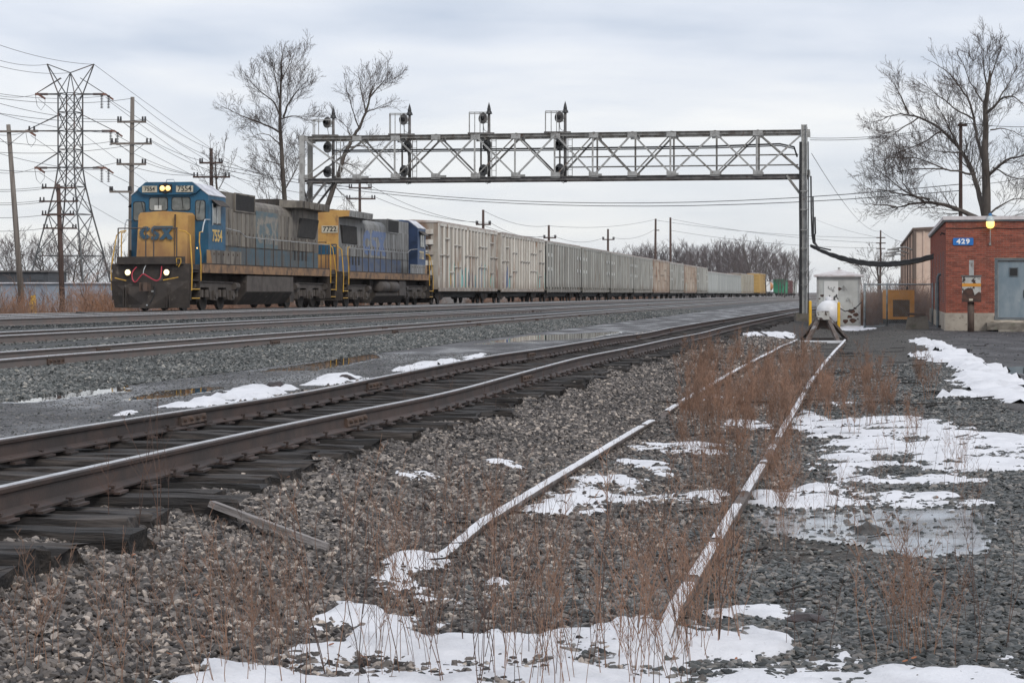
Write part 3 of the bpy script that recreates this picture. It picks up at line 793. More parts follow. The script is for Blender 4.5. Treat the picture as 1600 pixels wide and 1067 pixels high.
for (nm, m, lab, pix, am) in PUD:
    patch(nm, m, pix, 0, am, 0.05 if m == 'water' else 0.028, lab, 'structure', None, zoff=0.012 if m == 'ice' else 0.004, flat=2 if m == 'water' else 1, holes=False)
# ---------------------------------------------------------------- train materials
OCHRE = (0.52, 0.30, 0.085); BLUE = (0.022, 0.125, 0.24); GREY = (0.30, 0.29, 0.265)
M['nose_yellow'] = mat('nose_yellow', (0.50, 0.29, 0.085), (0.40, 0.21, 0.065), 1.6, rough=0.55, bump=0.05, grime=(1.6, 2.9, (0.17, 0.085, 0.045)), c3=(0.16, 0.085, 0.045), scale3=2.6, thr3=(0.55, 0.75), stretch3=(1, 1, 0.5))
M['loco_blue'] = mat('loco_blue', (0.014, 0.098, 0.185), (0.012, 0.065, 0.12), 2.0, rough=0.5, c3=(0.11, 0.15, 0.18), scale3=4, thr3=(0.64, 0.8))
M['loco_blue2'] = mat('loco_blue2', (0.055, 0.095, 0.185), (0.035, 0.065, 0.135), 2.0, rough=0.55, c3=(0.17, 0.19, 0.22), scale3=3, thr3=(0.6, 0.8))
M['loco_navy'] = mat('loco_navy', (0.022, 0.045, 0.11), (0.015, 0.03, 0.07), 2.0, rough=0.5)
M['loco_grey'] = mat('loco_grey', (0.205, 0.182, 0.152), (0.12, 0.103, 0.087), 1.4, rough=0.65, var=0.14, c3=(0.055, 0.047, 0.040), scale3=1.8, thr3=(0.46, 0.72), stretch=(1, 1, 0.4))
M['loco_grey2'] = mat('loco_grey2', (0.285, 0.285, 0.28), (0.18, 0.175, 0.168), 1.4, rough=0.65, var=0.12, c3=(0.11, 0.10, 0.09), scale3=1.8, thr3=(0.52, 0.78), stretch=(1, 1, 0.4))
M['band_blue'] = mat('band_blue', (0.070, 0.115, 0.145), (0.105, 0.10, 0.09), 2.0, rough=0.65, c3=(0.09, 0.08, 0.07), scale3=3, stretch=(1, 1, 0.5))
M['band_blue2'] = mat('band_blue2', (0.07, 0.105, 0.19), (0.13, 0.145, 0.175), 2.0, rough=0.65)
M['sill_ochre'] = mat('sill_ochre', (0.30, 0.175, 0.09), (0.17, 0.105, 0.065), 1.5, rough=0.7, c3=(0.075, 0.055, 0.042), scale3=2.5, thr3=(0.48, 0.70))
M['under'] = mat('under', (0.036, 0.029, 0.025), (0.062, 0.049, 0.041), 2.0, rough=0.8, c3=(0.14, 0.12, 0.10), scale3=3.5, thr3=(0.6, 0.75))
M['under2'] = mat('under2', (0.098, 0.083, 0.073), (0.062, 0.051, 0.044), 2.0, rough=0.75)
M['black'] = mat('black', (0.018, 0.017, 0.017), rough=0.7)
M['grille'] = mat('grille', (0.024, 0.022, 0.021), (0.035, 0.032, 0.03), 4, rough=0.8)
M['wheel'] = mat('wheel', (0.035, 0.030, 0.027), (0.07, 0.055, 0.045), 4, rough=0.7)
M['rail_yellow'] = mat('rail_yellow', (0.62, 0.36, 0.045), (0.45, 0.26, 0.06), 5, rough=0.5)
M['rail_grey'] = mat('rail_grey', (0.34, 0.34, 0.34), (0.2, 0.19, 0.18), 4, rough=0.6)
M['rail_brown'] = mat('rail_brown', (0.075, 0.058, 0.05), rough=0.7)
M['cab_glass'] = mat('cab_glass', (0.10, 0.11, 0.105), (0.20, 0.21, 0.20), 1.8, rough=0.08, rvar=0.03)
M['seal'] = mat('seal', (0.012, 0.012, 0.012), rough=0.5)
M['numboard'] = mat('numboard', (0.52, 0.48, 0.38), (0.4, 0.36, 0.28), 5, rough=0.5)
M['ink'] = mat('ink', (0.02, 0.02, 0.02), rough=0.6)
M['csx_blue'] = mat('csx_blue', (0.022, 0.075, 0.125), (0.035, 0.07, 0.10), 4, rough=0.6)
M['ghost_blue'] = mat('ghost_blue', (0.085, 0.14, 0.165), (0.15, 0.155, 0.145), 3, rough=0.65)
M['ghost_blue2'] = mat('ghost_blue2', (0.11, 0.17, 0.33), (0.18, 0.22, 0.33), 3, rough=0.65)
M['ghost_tan'] = mat('ghost_tan', (0.27, 0.24, 0.20), (0.14, 0.16, 0.165), 3, rough=0.65)
M['num_yellow'] = mat('num_yellow', (0.62, 0.42, 0.14), rough=0.6)
M['num_cream'] = mat('num_cream', (0.55, 0.46, 0.30), rough=0.6)
M['lamp_on'] = mat('lamp_on', (1, 0.75, 0.4), rough=0.3, emit=(1.0, 0.58, 0.16), estr=1.6, rvar=0)
M['lamp_hot'] = mat('lamp_hot', (1, 0.9, 0.7), rough=0.3, emit=(1.0, 0.74, 0.36), estr=1.9, rvar=0)
M['hose_red'] = mat('hose_red', (0.42, 0.035, 0.06), rough=0.5)
M['chrome'] = mat('chrome', (0.5, 0.52, 0.53), rough=0.35, metal=0.6)
M['roof_snow'] = mat('roof_snow', (0.62, 0.62, 0.66), (0.4, 0.4, 0.43), 2, rough=0.7)
M['seat_white'] = mat('seat_white', (0.55, 0.57, 0.55), rough=0.6)

def arc(cx, cy, rx, ry, a0, a1, k=8):
    return [(cx+rx*math.cos(R(a0+(a1-a0)*i/k)), cy+ry*math.sin(R(a0+(a1-a0)*i/k))) for i in range(k+1)]
def csx(mb, W, Hh, o, U, V, t=0.008):
    """the railway's three block letters inside a W x Hh box whose lower left corner is o"""
    w = Hh*0.31
    cw = W*0.36; cx = cw/2
    mb.stroke(arc(cx, Hh/2, cw/2-w/2, Hh/2-w/2, 35, 325, 14), w, o, U, V, t)
    sw = W*0.24; sx = W*0.36+sw/2
    mb.stroke([(sx+sw/2, Hh-w*0.4), (sx-sw*0.05, Hh-w*0.4)], w*0.8, o, U, V, t)
    mb.stroke(arc(sx-sw*0.02, Hh*0.70, sw*0.36, Hh*0.20, 90, 250, 7) + arc(sx-sw*0.02, Hh*0.30, sw*0.36, Hh*0.20, 70, -90, 7), w*0.85, o, U, V, t*1.1)
    mb.stroke([(sx, w*0.4), (sx-sw/2, w*0.4)], w*0.8, o, U, V, t)
    x0 = W*0.60
    mb.plate([(x0, Hh), (x0, Hh-w*0.75), (W, Hh-w*0.75), (W, Hh)], o, U, V, t)
    mb.plate([(x0+W*0.06, Hh-w*0.7), (x0+W*0.18, Hh-w*0.7), (W, w*0.45), (W, 0), (x0+W*0.27, 0)], o, U, V, t*1.15)
    mb.plate([(W*0.97, Hh-w*0.7), (W*0.86, Hh-w*0.7), (x0+W*0.02, w*0.3), (x0, 0), (x0+W*0.14, 0)], o, U, V, t*1.3)
    return mb

def loco_truck(root, yc, near_only=False):
    tr = MB()
    for s in (-1, 1):
        x0 = 1.02*s; x1 = 1.20*s
        poly = [(-2.75, 1.04), (-2.75, 0.86), (-2.68, 0.84)]
        for a in (-2.1, 0, 2.1):
            poly += [(a-0.56, 0.86), (a-0.36, 0.40), (a+0.36, 0.40), (a+0.56, 0.86)]
        poly += [(2.68, 0.84), (2.75, 0.86), (2.75, 1.04)]
        tr.prism([(yc+u, w) for (u, w) in poly], 'x', min(x0, x1), max(x0, x1))
    o = tr.build('truck_frame', M['under2'], root)
    for a in (-2.1, 0, 2.1):
        wb = MB()
        for s in (-1, 1):
            wb.lathe([(0, 0), (0.30, 0.0), (0.36, 0.03), (0.46, 0.0), (0.51, 0.0), (0.53, 0.13), (0, 0.13)], (0.66*s + (0 if s > 0 else 0), yc+a, 0.52), (s, 0, 0), 20)
        wb.tube((-0.8, yc+a, 0.52), (0.8, yc+a, 0.52), 0.09, n=8)
        wb.build('wheelset', M['wheel'], root)
        jb = MB()
        for s in (-1, 1):
            jb.box((1.22*s, yc+a, 0.56), (0.14, 0.40, 0.36)); jb.tube((1.2*s, yc+a, 0.56), (1.34*s, yc+a, 0.56), 0.13, n=10)
            for q in (-0.75, 0.75):
                jb.tube((1.16*s, yc+a+q, 0.5), (1.16*s, yc+a+q, 0.78), 0.10, n=8)
        jb.build('journal_box', M['under2'], root)
    bc = MB()
    for s in (-1, 1):
        for q in (-2.45, 2.5): bc.tube((1.25*s, yc+q-0.25, 0.92), (1.25*s, yc+q+0.25, 0.92), 0.15, n=10)
        bc.tube((1.22*s, yc-2.3, 1.08), (1.22*s, yc+2.3, 1.05), 0.035, n=6)
    bc.build('brake_cylinder', M['under2'], root)

def curve3(pts, k=4):
    pts = [Vector(p) for p in pts]; out = []
    for i in range(len(pts)-1):
        a, b_, c, e = pts[max(i-1, 0)], pts[i], pts[i+1], pts[min(i+2, len(pts)-1)]
        for j in range(k):
            t = j/k; out.append(0.5*((2*b_)+(c-a)*t+(2*a-5*b_+4*c-e)*t*t+(3*b_-a-3*c+e)*t**3))
    out.append(pts[-1]); return out
def loco(first):
    G1 = 'loco_grey' if first else 'loco_grey2'; BL = 'loco_blue' if first else 'loco_blue2'; GH = 'ghost_blue' if first else 'ghost_blue2'
    L = 21.0
    d0 = 69.9 if first else 91.3
    ln = 0.987
    p0 = Vector((XT(d0), d0, CZ-hT(d0))); d1 = d0 + L*ln; p1 = Vector((XT(d1), d1, CZ-hT(d1)))
    ang = -math.atan2(p1.x-p0.x, p1.y-p0.y)
    if first:
        root = empty('locomotive', p0, ang, 'leading diesel locomotive with blue cab, yellow nose and lit headlights', 'locomotive', 'coupled diesel locomotives')
    else:
        root = empty('locomotive', p1, ang+math.pi, 'second diesel locomotive with grey hood, yellow end and darker blue cab', 'locomotive', 'coupled diesel locomotives')
    B = lambda nm, m, mb, smooth=False, par=root: mb.build(nm, M[m], par, smooth)
    # underframe and side sills
    B('deck', 'under', MB().bx(-1.5, 1.5, 0.25, L-0.25, 1.50, 1.70).bx(-0.75, 0.75, 0.6, L-0.6, 1.02, 1.50))
    for s in (-1, 1):
        B('side_sill', 'sill_ochre', MB().bx(1.5*s, 1.54*s, 1.5, L-1.5, 1.40, 1.72))
        B('walkway_edge', 'under', MB().bx(1.46*s, 1.55*s, 1.5, L-1.5, 1.725, 1.76))
    loco_truck(root, 3.75); loco_truck(root, L-3.75)
    # fuel tank and equipment under the frame
    if first:
        tk = MB(); tk.prism([(-1.45, 1.32), (1.45, 1.32), (1.45, 0.66), (1.05, 0.18), (-1.05, 0.18), (-1.45, 0.66)], 'y', 7.0, 13.6)
        tk.bx(-1.35, 1.35, 13.6, 14.2, 0.25, 1.1); B('fuel_tank', 'under', tk)
        B('tank_panel', 'under2', MB().bx(1.452, 1.50, 7.0, 9.0, 0.70, 1.33).bx(1.452, 1.50, 9.06, 13.6, 0.70, 1.33))
        B('tank_panel', 'under2', MB().bx(-1.50, -1.452, 7.0, 13.6, 0.70, 1.33))
    else:
        tk = MB(); tk.prism([(-1.40, 0.70), (1.40, 0.70), (1.40, 0.55), (1.05, 0.18), (-1.05, 0.18), (-1.40, 0.55)], 'y', 7.0, 13.8)
        tk.bx(-1.1, 1.1, 7.0, 13.8, 0.70, 1.35); B('fuel_tank', 'under', tk)
        for s in (-1, 1):
            for (a, c) in ((9.0, 11.0), (11.15, 13.1)):
                B('air_tank', 'under2', MB().lathe([(0, 0), (0.2, 0.02), (0.31, 0.12), (0.31, c-a-0.12), (0.2, c-a-0.02), (0, c-a)], (1.28*s, a, 1.02), (0, 1, 0), 18), True)
            B('battery_box', 'under2', MB().bx(1.10*s, 1.45*s, 7.0, 8.6, 0.55, 1.32))
    # plow, pilots, couplers, steps
    pl = MB(); pl.quadbox([(-1.42, 0.35, 0.12), (0, -0.15, 0.10), (0, -0.10, 0.10), (-1.42, 0.40, 0.12), (-1.48, 0.12, 1.10), (0, -0.05, 1.00), (0, 0.0, 1.00), (-1.48, 0.17, 1.10)])
    pl.quadbox([(0, -0.15, 0.10), (1.42, 0.35, 0.12), (1.42, 0.40, 0.12), (0, -0.10, 0.10), (0, -0.05, 1.00), (1.48, 0.12, 1.10), (1.48, 0.17, 1.10), (0, 0.0, 1.00)])
    for x in (-0.95, -0.85, 0.7, 0.8): pl.box((x, 0.02, 0.5), (0.03, 0.10, 0.75))
    B('plow', 'under', pl)
    B('pilot_plate', 'under', MB().bx(-1.46, 1.46, 0.22, 0.30, 1.02, 1.72))
    B('anticlimber', 'under', MB().prism([(-1.30, 0.24), (-1.12, 0.02), (1.12, 0.02), (1.30, 0.24)], 'z', 1.70, 1.97))
    B('rear_pilot', 'under', MB().bx(-1.46, 1.46, L-0.30, L-0.22, 0.35, 1.72))
    for y, sg in ((0.0, -1), (L, 1)):
        cp = MB(); cp.bx(-0.12, 0.12, y-0.35*1, y+0.35, 0.78, 1.0); cp.prism([(-0.17, y+sg*0.30), (0.19, y+sg*0.30), (0.17, y+sg*0.62), (0.02, y+sg*0.66), (-0.04, y+sg*0.48), (-0.15, y+sg*0.55)], 'z', 0.72, 1.04)
        B('coupler', 'rust_dark', cp)
    for y0, y1 in ((0.32, 1.25), (L-1.25, L-0.32)):
        for s in (-1, 1):
            st = MB()
            st.bx(0.95*s, 1.0*s, y0, y1, 0.42, 1.68)
            for z in (0.45, 0.78, 1.10, 1.42): st.bx(1.0*s, 1.50*s, y0+0.05, y1-0.05, z, z+0.035)
            yy = y1 if y0 < 5 else y0
            st.bx(1.0*s, 1.52*s, yy-0.03, yy+0.03, 0.40, 1.68)
            yf = y0 if y0 < 5 else y1
            st.bx(1.0*s, 1.50*s, yf-0.02, yf+0.02, 0.40, 1.68)
            B('steps', 'under', st)
            se = MB()
            for z in (0.45, 0.78): se.bx(1.505*s, 1.53*s, y0+0.05, y1-0.05, z, z+0.035)
            B('step_edge', 'rail_yellow', se)
    # nose
    nm_ = 'nose_yellow' if first else 'loco_blue2'
    no = MB()
    pr = [(-0.98, 1.72), (0.98, 1.72), (0.98, 3.52), (0.90, 3.62), (0, 3.68), (-0.90, 3.62), (-0.98, 3.52)]
    no.v += [(u*(0.97 if w > 3 else 1), 1.35 + (0.18 if w > 3 else 0.0), w) for (u, w) in pr] + [(u, 2.30, w) for (u, w) in pr]
    no.f += [tuple(reversed(range(7))), tuple(range(7, 14))] + [(i, (i+1) % 7, 7+(i+1) % 7, 7+i) for i in range(7)]
    nose = B('nose', nm_, no)
    B('nose_seam', 'rust_dark', MB().box((0.50, 1.43, 2.7), (0.012, 0.16, 1.7)), par=nose)
    # cab
    cy0, cy1 = 2.25, 4.30
    prof = [(-1.5, 1.72), (1.5, 1.72), (1.5, 4.28), (0.95, 4.70), (0.6, 4.76), (-0.6, 4.76), (-0.95, 4.70), (-1.5, 4.28)]
    cab = B('cab', BL, MB().prism(prof, 'y', cy0, cy1))
    if not first: B('cab_rear_wall', 'loco_navy', MB().prism([(-1.49, 2.0), (1.49, 2.0), (1.49, 4.26), (0.94, 4.68), (-0.94, 4.68), (-1.49, 4.26)], 'y', cy1+0.002, cy1+0.02), par=cab)
    # white dusted sloping roof edges
    for s in (-1, 1):
        B('roof_panel', 'roof_snow', MB().quadbox([(1.52*s, cy0-0.03, 4.285), (0.95*s, cy0-0.03, 4.72), (0.95*s, cy1, 4.72), (1.52*s, cy1, 4.285), (1.52*s, cy0-0.03, 4.315), (0.95*s, cy0-0.03, 4.75), (0.95*s, cy1, 4.75), (1.52*s, cy1, 4.315)]), par=cab)
    vis = MB(); vis.prism([(-0.90, 4.78), (0.90, 4.78), (1.22, 4.52), (1.05, 4.36), (0.80, 4.31), (-0.80, 4.31), (-1.05, 4.36), (-1.22, 4.52)], 'y', cy0-0.14, cy0+0.02)
    B('headlight_panel', BL, vis, par=cab)
    hl = MB(); hl.lathe([(0.0, 0.0), (0.18, 0.0), (0.2, 0.03), (0.2, 0.05)], (-0.11, cy0-0.19, 4.545), (0, 1, 0), 16); hl.bx(-0.36, 0.14, cy0-0.17, cy0-0.135, 4.40, 4.69)
    B('headlight_housing', 'black', hl, par=cab)
    for x in (-0.225, -0.005):
        B('headlight', 'lamp_on' if first else 'cab_glass', MB().lathe([(0, 0), (0.06, 0.005), (0.092, 0.03), (0.1, 0.05)], (x, cy0-0.235, 4.545), (0, 1, 0), 16), par=cab)
    for (xa, xb) in ((-1.02, -0.44), (0.30, 0.96)):
        nb = B('number_board', 'numboard', MB().bx(xa, xb, cy0-0.165, cy0-0.142, 4.40, 4.64), par=cab)
        num = '7554' if first else '7722'
        text(num, 0.22 if xa < 0 else 0.29, M['ink'], cab, ((xa+xb)/2, cy0-0.168, 4.52), (1, 0, 0), (0, 0, 1), sx=0.95, offset=0.004, extrude=0.003)
    def win(xa, xb, za, zb, par=cab):
        c = 0.06
        P8 = lambda g: [(xa-g+c, za-g), (xb+g-c, za-g), (xb+g, za-g+c), (xb+g, zb+g-c), (xb+g-c, zb+g), (xa-g+c, zb+g), (xa-g, zb+g-c), (xa-g, za-g+c)]
        w = B('window_frame', 'seal', MB().prism(P8(0.03), 'y', cy0-0.012, cy0-0.002), par=par)
        B('window_pane', 'cab_glass', MB().prism(P8(0.0), 'y', cy0-0.022, cy0-0.013), par=par)
    win(-0.78, -0.10, 3.74, 4.20); win(0.10, 0.78, 3.74, 4.20); win(-1.40, -0.98, 3.36, 4.04); win(1.02, 1.36, 3.36, 4.08)
    if first:
        for (x, dx) in ((-0.43, 0.0), (0.48, 0.05), (1.2, -0.06), (-1.1, 0.12)):
            B('wiper', 'seal', MB().tube((x, cy0-0.04, 4.22 if abs(x) < 1 else 4.06), (x+dx, cy0-0.04, 3.80 if abs(x) < 1 else 3.6), 0.012, n=4), par=cab)
        B('seat_back', 'seat_white', MB().box((-0.45, cy0-0.028, 3.83), (0.28, 0.006, 0.18)), par=cab)
        B('roof_antenna', 'chrome', MB().path([(-0.25, cy0+0.3, 4.76), (-0.22, cy0+0.3, 4.90), (0.05, cy0+0.3, 4.90), (0.10, cy0+0.3, 4.76)], 0.02, 5), par=cab)
        csx(lb := MB(), 1.28, 0.50, (-0.86, 1.36, 2.62), (1, 0, 0), (0, 0.10, 1.0))
        B('railway_logo', 'csx_blue', lb, par=nose)
        B('grab_iron', 'rail_yellow', MB().path([(-1.1, 2.2, 2.5), (-1.15, 2.1, 2.6), (-1.15, 2.1, 3.1), (-1.08, 2.2, 3.25)], 0.018, 5), par=cab)
        B('number_light', 'lamp_on', MB().box((1.42, 1.2, 2.30), (0.03, 0.03, 0.05)), par=cab)
    # cab side windows, awnings, doors and numbers on both sides
    for s in (-1, 1):
        B('side_window', 'seal', MB().bx(1.502*s, 1.514*s, cy0+0.40, cy0+1.45, 3.22, 3.98), par=cab)
        B('side_glass', 'cab_glass', MB().bx(1.515*s, 1.522*s, cy0+0.46, cy0+0.90, 3.27, 3.92).bx(1.515*s, 1.522*s, cy0+0.96, cy0+1.39, 3.27, 3.92), par=cab)
        B('window_post', 'chrome', MB().bx(1.515*s, 1.54*s, cy0+0.38, cy0+0.44, 3.18, 4.0).bx(1.515*s, 1.54*s, cy0+0.90, cy0+0.95, 3.24, 3.96), par=cab)
        B('awning', 'under', MB().quadbox([(1.50*s, cy0+0.35, 4.12), (1.50*s, cy0+1.75, 4.12), (1.50*s, cy0+1.75, 4.15), (1.50*s, cy0+0.35, 4.15), (1.80*s, cy0+0.45, 3.88), (1.80*s, cy0+1.65, 3.88), (1.80*s, cy0+1.65, 3.91), (1.80*s, cy0+0.45, 3.91)]), par=cab)
        num = '7554' if first else '7722'
        text(num, 0.62, M['num_yellow' if first else 'num_cream'], cab, (1.506*s, (cy0+cy1)/2, 2.78), (0, s, 0), (0, 0, 1), sx=0.95, offset=0.012)
        # skirt below the cab
        B('skirt_panel', G1, MB().bx(1.502*s, 1.53*s, cy0-0.25, cy1+1.9, 1.725, 2.26), par=root)
        B('skirt_corner', 'nose_yellow', MB().prism([(cy0-0.25, 1.76), (cy0+0.35, 1.76), (cy0+0.1, 2.25), (cy0-0.25, 2.25)], 'x', min(1.531*s, 1.536*s), max(1.531*s, 1.536*s)))
        for k in range(6):
            yk = cy0+0.55+k*0.58
            B('latch', 'rust_dark', MB().box((1.54*s, yk, 2.12), (0.02, 0.04, 0.09)).box((1.535*s, yk+0.27, 1.99), (0.008, 0.014, 0.5)))
    # equipment compartment behind the cab
    eh = MB(); eh.bx(-0.98, 0.98, cy1, 9.7, 1.72, 4.60); eqp = B('equipment_hood', G1, eh)
    for s in (-1, 1):
        B('intake_grille', 'grille', MB().bx(0.982*s, 1.03*s, 7.0, 9.5, 3.93, 4.56), par=eqp)
        fr = MB()
        for (a, c, e, g) in ((6.93, 9.57, 4.555, 4.62), (6.93, 9.57, 3.87, 3.93), (6.93, 7.0, 3.93, 4.555), (9.5, 9.57, 3.93, 4.555)): fr.bx(0.984*s, 1.05*s, a, c, e, g)
        B('grille_frame', G1, fr, par=eqp)
        for k in range(9):
            B('grille_slat', 'black', MB().box((1.034*s, 8.25, 3.98+k*0.066), (0.012, 2.4, 0.02)), par=eqp)
    # engine hood with rounded top edge
    pr = [(-0.98, 1.72), (0.98, 1.72), (0.98, 4.02)] + [(0.98-0.42+0.42*math.cos(R(t)), 4.02+0.42*math.sin(R(t))) for t in (22, 45, 68, 90)] + [(-0.56+0.42*math.cos(R(t)), 4.02+0.42*math.sin(R(t))) for t in (90, 112, 135, 158)] + [(-0.98, 4.02)]
    hood = B('engine_hood', G1, MB().prism(pr, 'y', 9.7, 15.2))
    for y in (10.9, 12.2, 13.6): B('roof_hatch', 'under', MB().bx(-0.55, 0.55, y-0.55, y+0.55, 4.441, 4.54), par=hood)
    B('exhaust_stack', 'under', MB().bx(-0.3, 0.3, 11.3, 12.0, 4.54, 4.70), par=hood)
    rad = B('radiator_hood', G1 if first else G1, MB().bx(-0.98, 0.98, 15.2, 19.5, 1.72, 4.34))
    for s in (-1, 1):
        w = MB()
        w.quadbox([(0.7*s, 14.2, 4.34), (1.52*s, 14.9, 4.36), (1.52*s, 19.5, 4.36), (0.7*s, 19.5, 4.34), (0.7*s, 14.2, 4.68), (1.56*s, 14.9, 4.66), (1.56*s, 19.5, 4.66), (0.7*s, 19.5, 4.68)])
        B('radiator_wing', G1, w, par=rad)
        for k in range(6): B('wing_rib', G1, MB().box((1.565*s, 15.3+k*0.80, 4.51), (0.03, 0.06, 0.30)), par=rad)
        B('radiator_screen', 'grille', MB().quadbox([(0.982*s, 16.0, 3.10), (0.982*s, 18.9, 3.10), (0.982*s, 19.3, 3.98), (0.982*s, 16.4, 3.98), (1.03*s, 16.05, 3.12), (1.03*s, 18.9, 3.12), (1.10*s, 19.25, 3.95), (1.10*s, 16.45, 3.95)]), par=rad)
        for k in range(4): B('vent_slot', 'grille', MB().box((0.985*s, 15.6+k*0.62, 2.45), (0.02, 0.30, 0.75)), par=rad)
    B('radiator_roof', 'under', MB().bx(-0.7, 0.7, 14.3, 19.5, 4.35, 4.72), par=rad)
    B('rear_wall', 'nose_yellow', MB().prism([(-0.98, 1.72), (0.98, 1.72), (0.98, 4.34), (1.50, 4.37), (1.53, 4.65), (0.7, 4.68), (-0.7, 4.68), (-1.53, 4.65), (-1.50, 4.37), (-0.98, 4.34)], 'y', 19.5, 19.55), par=rad)
    nb = B('rear_number_board', 'numboard', MB().bx(*((-0.55, 0.55) if first else (-0.96, -0.16)), 19.552, 19.58, 3.58, 3.92), par=rad)
    text('7554' if first else '7722', 0.34, M['ink'], rad, (0 if first else -0.56, 19.582, 3.75), (-1, 0, 0), (0, 0, 1), offset=0.006, extrude=0.003)
    B('rear_emblem', 'loco_blue', MB().bx(-0.85, 0.1, 19.552, 19.57, 2.55, 3.0), par=rad)
    # hood side: blue band, doors and the worn big letters
    for s in (-1, 1):
        B('blue_band', 'band_blue' if first else 'band_blue2', MB().bx(0.983*s, 0.990*s, cy1+1.95, 19.45, 1.76, 2.46))
        k = 0; y = cy1+0.15
        while y < 18.9:
            if not (6.9 < y < 9.5) or True:
                top = 3.84 if 6.5 < y < 9.6 else (3.95 if y < 15 else 2.95)
                z0 = 2.50
                B('hood_door', GH if (first and y > 9.7 and y < 13.0 and k % 4 == 9) else G1, MB().box((1.0*s, y+0.27, (z0+top)/2), (0.045, 0.47, top-z0)))
                B('door_latch', 'rust_dark', MB().box((1.03*s, y+0.42, 3.0), (0.02, 0.03, 0.10)))
            y += 0.56; k += 1
        lb = MB(); U = (0, s, 0); V = (0, 0, 1)
        oy = 10.0 if s > 0 else 14.9
        if first:      # worn blue panel with the remains of tan letters
            wp = B('worn_panel', GH, MB().bx(1.0225*s, 1.0265*s, 9.75, 12.9, 2.50, 4.02))
            csx(lb, 3.0, 1.15, (1.0275*s, 9.85 if s > 0 else 12.8, 2.68), U, V, 0.003); B('worn_lettering', 'ghost_tan', lb, par=wp)
        else:
            csx(lb, 4.9, 1.25, (1.0235*s, oy, 2.62), U, V, 0.004); B('worn_lettering', GH, lb)
    # handrails along the walkways
    for s in (-1, 1):
        hr = MB(); ys = [6.35, 6.9]
        hr.path([(1.50*s, cy1+0.05, 3.12), (1.50*s, 6.1, 3.05), (1.50*s, 6.9, 2.86)] + [(1.50*s, y, 2.84) for y in (9, 12, 15, 18, 19.6)], 0.022, 6)
        B('handrail', 'rail_grey', hr)
        for k in range(11): B('stanchion', 'rail_brown', MB().tube((1.50*s, 6.9+k*1.25, 1.70), (1.50*s, 6.9+k*1.25, 2.84), 0.022, n=5))
        # yellow step rails
        for y, sg in ((0.30, 1), (L-0.30, -1)):
            B('step_rail', 'rail_yellow', MB().path([(1.52*s, y, 0.75), (1.54*s, y, 1.5), (1.50*s, y+0.05*sg, 1.9), (1.40*s, y+0.18*sg, 2.75), (1.22*s, y+0.14*sg, 2.90), (1.0*s, y+0.1*sg, 2.92)], 0.024, 6))
            B('step_rail', 'rail_yellow', MB().path([(1.53*s, y+1.0*sg, 1.1), (1.53*s, y+1.0*sg, 2.0), (1.50*s, y+0.92*sg, 2.5), (1.50*s, y+0.95*sg, 2.88), (1.50*s, y+1.3*sg, 2.9)], 0.024, 6))
        B('cab_handrail', 'chrome', MB().path([(1.50*s, 1.55, 2.9), (1.52*s, 1.65, 3.2), (1.52*s, 1.8, 3.36), (1.52*s, cy0+0.1, 3.38)], 0.026, 6))
    for y, z1 in ((0.12, 3.0), (L-0.25, 3.0)):
        B('end_rail', 'rail_brown', MB().tube((-1.2, y, z1), (-0.15, y, z1), 0.022, n=6).tube((0.15, y, z1), (1.05, y, z1), 0.022, n=6))
        for x in (-1.2, -0.15, 0.15, 1.02): B('end_post', 'rail_brown', MB().tube((x, y, 1.72), (x, y, z1), 0.026, n=6))
    # ditch lights and hoses at the front
    if first:
        for x in (-0.84, 0.63):
            B('ditch_light', 'black', MB().lathe([(0, 0.1), (0.13, 0.1), (0.15, 0.0), (0.12, -0.01)], (x, 0.12, 1.40), (0, 1, 0), 16))
            B('ditch_lens', 'lamp_hot', MB().lathe([(0, -0.02), (0.07, -0.01), (0.105, 0.01)], (x, 0.115, 1.40), (0, 1, 0), 16))
        B('brake_hose', 'hose_red', MB().path(curve3([(-0.49, 0.1, 1.60), (-0.62, 0.02, 1.40), (-0.60, -0.02, 1.15), (-0.48, -0.04, 1.05), (-0.32, -0.05, 1.22), (-0.18, -0.05, 1.34), (0.05, -0.05, 1.22), (0.30, -0.05, 1.10), (0.44, -0.03, 1.18), (0.47, 0.02, 1.4), (0.46, 0.1, 1.62)]), 0.022, 6))
        B('safety_chain', 'chrome', MB().path([(-0.14, 0.1, 1.66), (-0.17, -0.03, 1.50), (-0.19, -0.05, 1.34)], 0.015, 5))
        B('cut_lever', 'rail_yellow', MB().tube((-1.3, 0.05, 1.20), (-0.85, 0.0, 1.10), 0.018, n=5).tube((0.55, 0.0, 1.12), (1.1, 0.05, 1.22), 0.018, n=5))
        B('grab_loop', 'rail_yellow', MB().path([(1.05, 0.05, 1.66), (1.05, 0.0, 1.9), (1.22, 0.0, 1.9), (1.22, 0.0, 1.75), (1.12, 0.03, 1.6)], 0.018, 5))
        B('air_hose', 'black', MB().path([(0.1, 0.1, 1.0), (0.28, -0.1, 0.85), (0.30, -0.2, 0.6), (0.15, -0.25, 0.3)], 0.03, 6))
        B('plow_bolt', 'chrome', MB().box((0.22, -0.2, 0.72), (0.08, 0.03, 0.06)).box((0.02, -0.22, 0.22), (0.06, 0.03, 0.05)))
    return root
loco(True); loco(False)

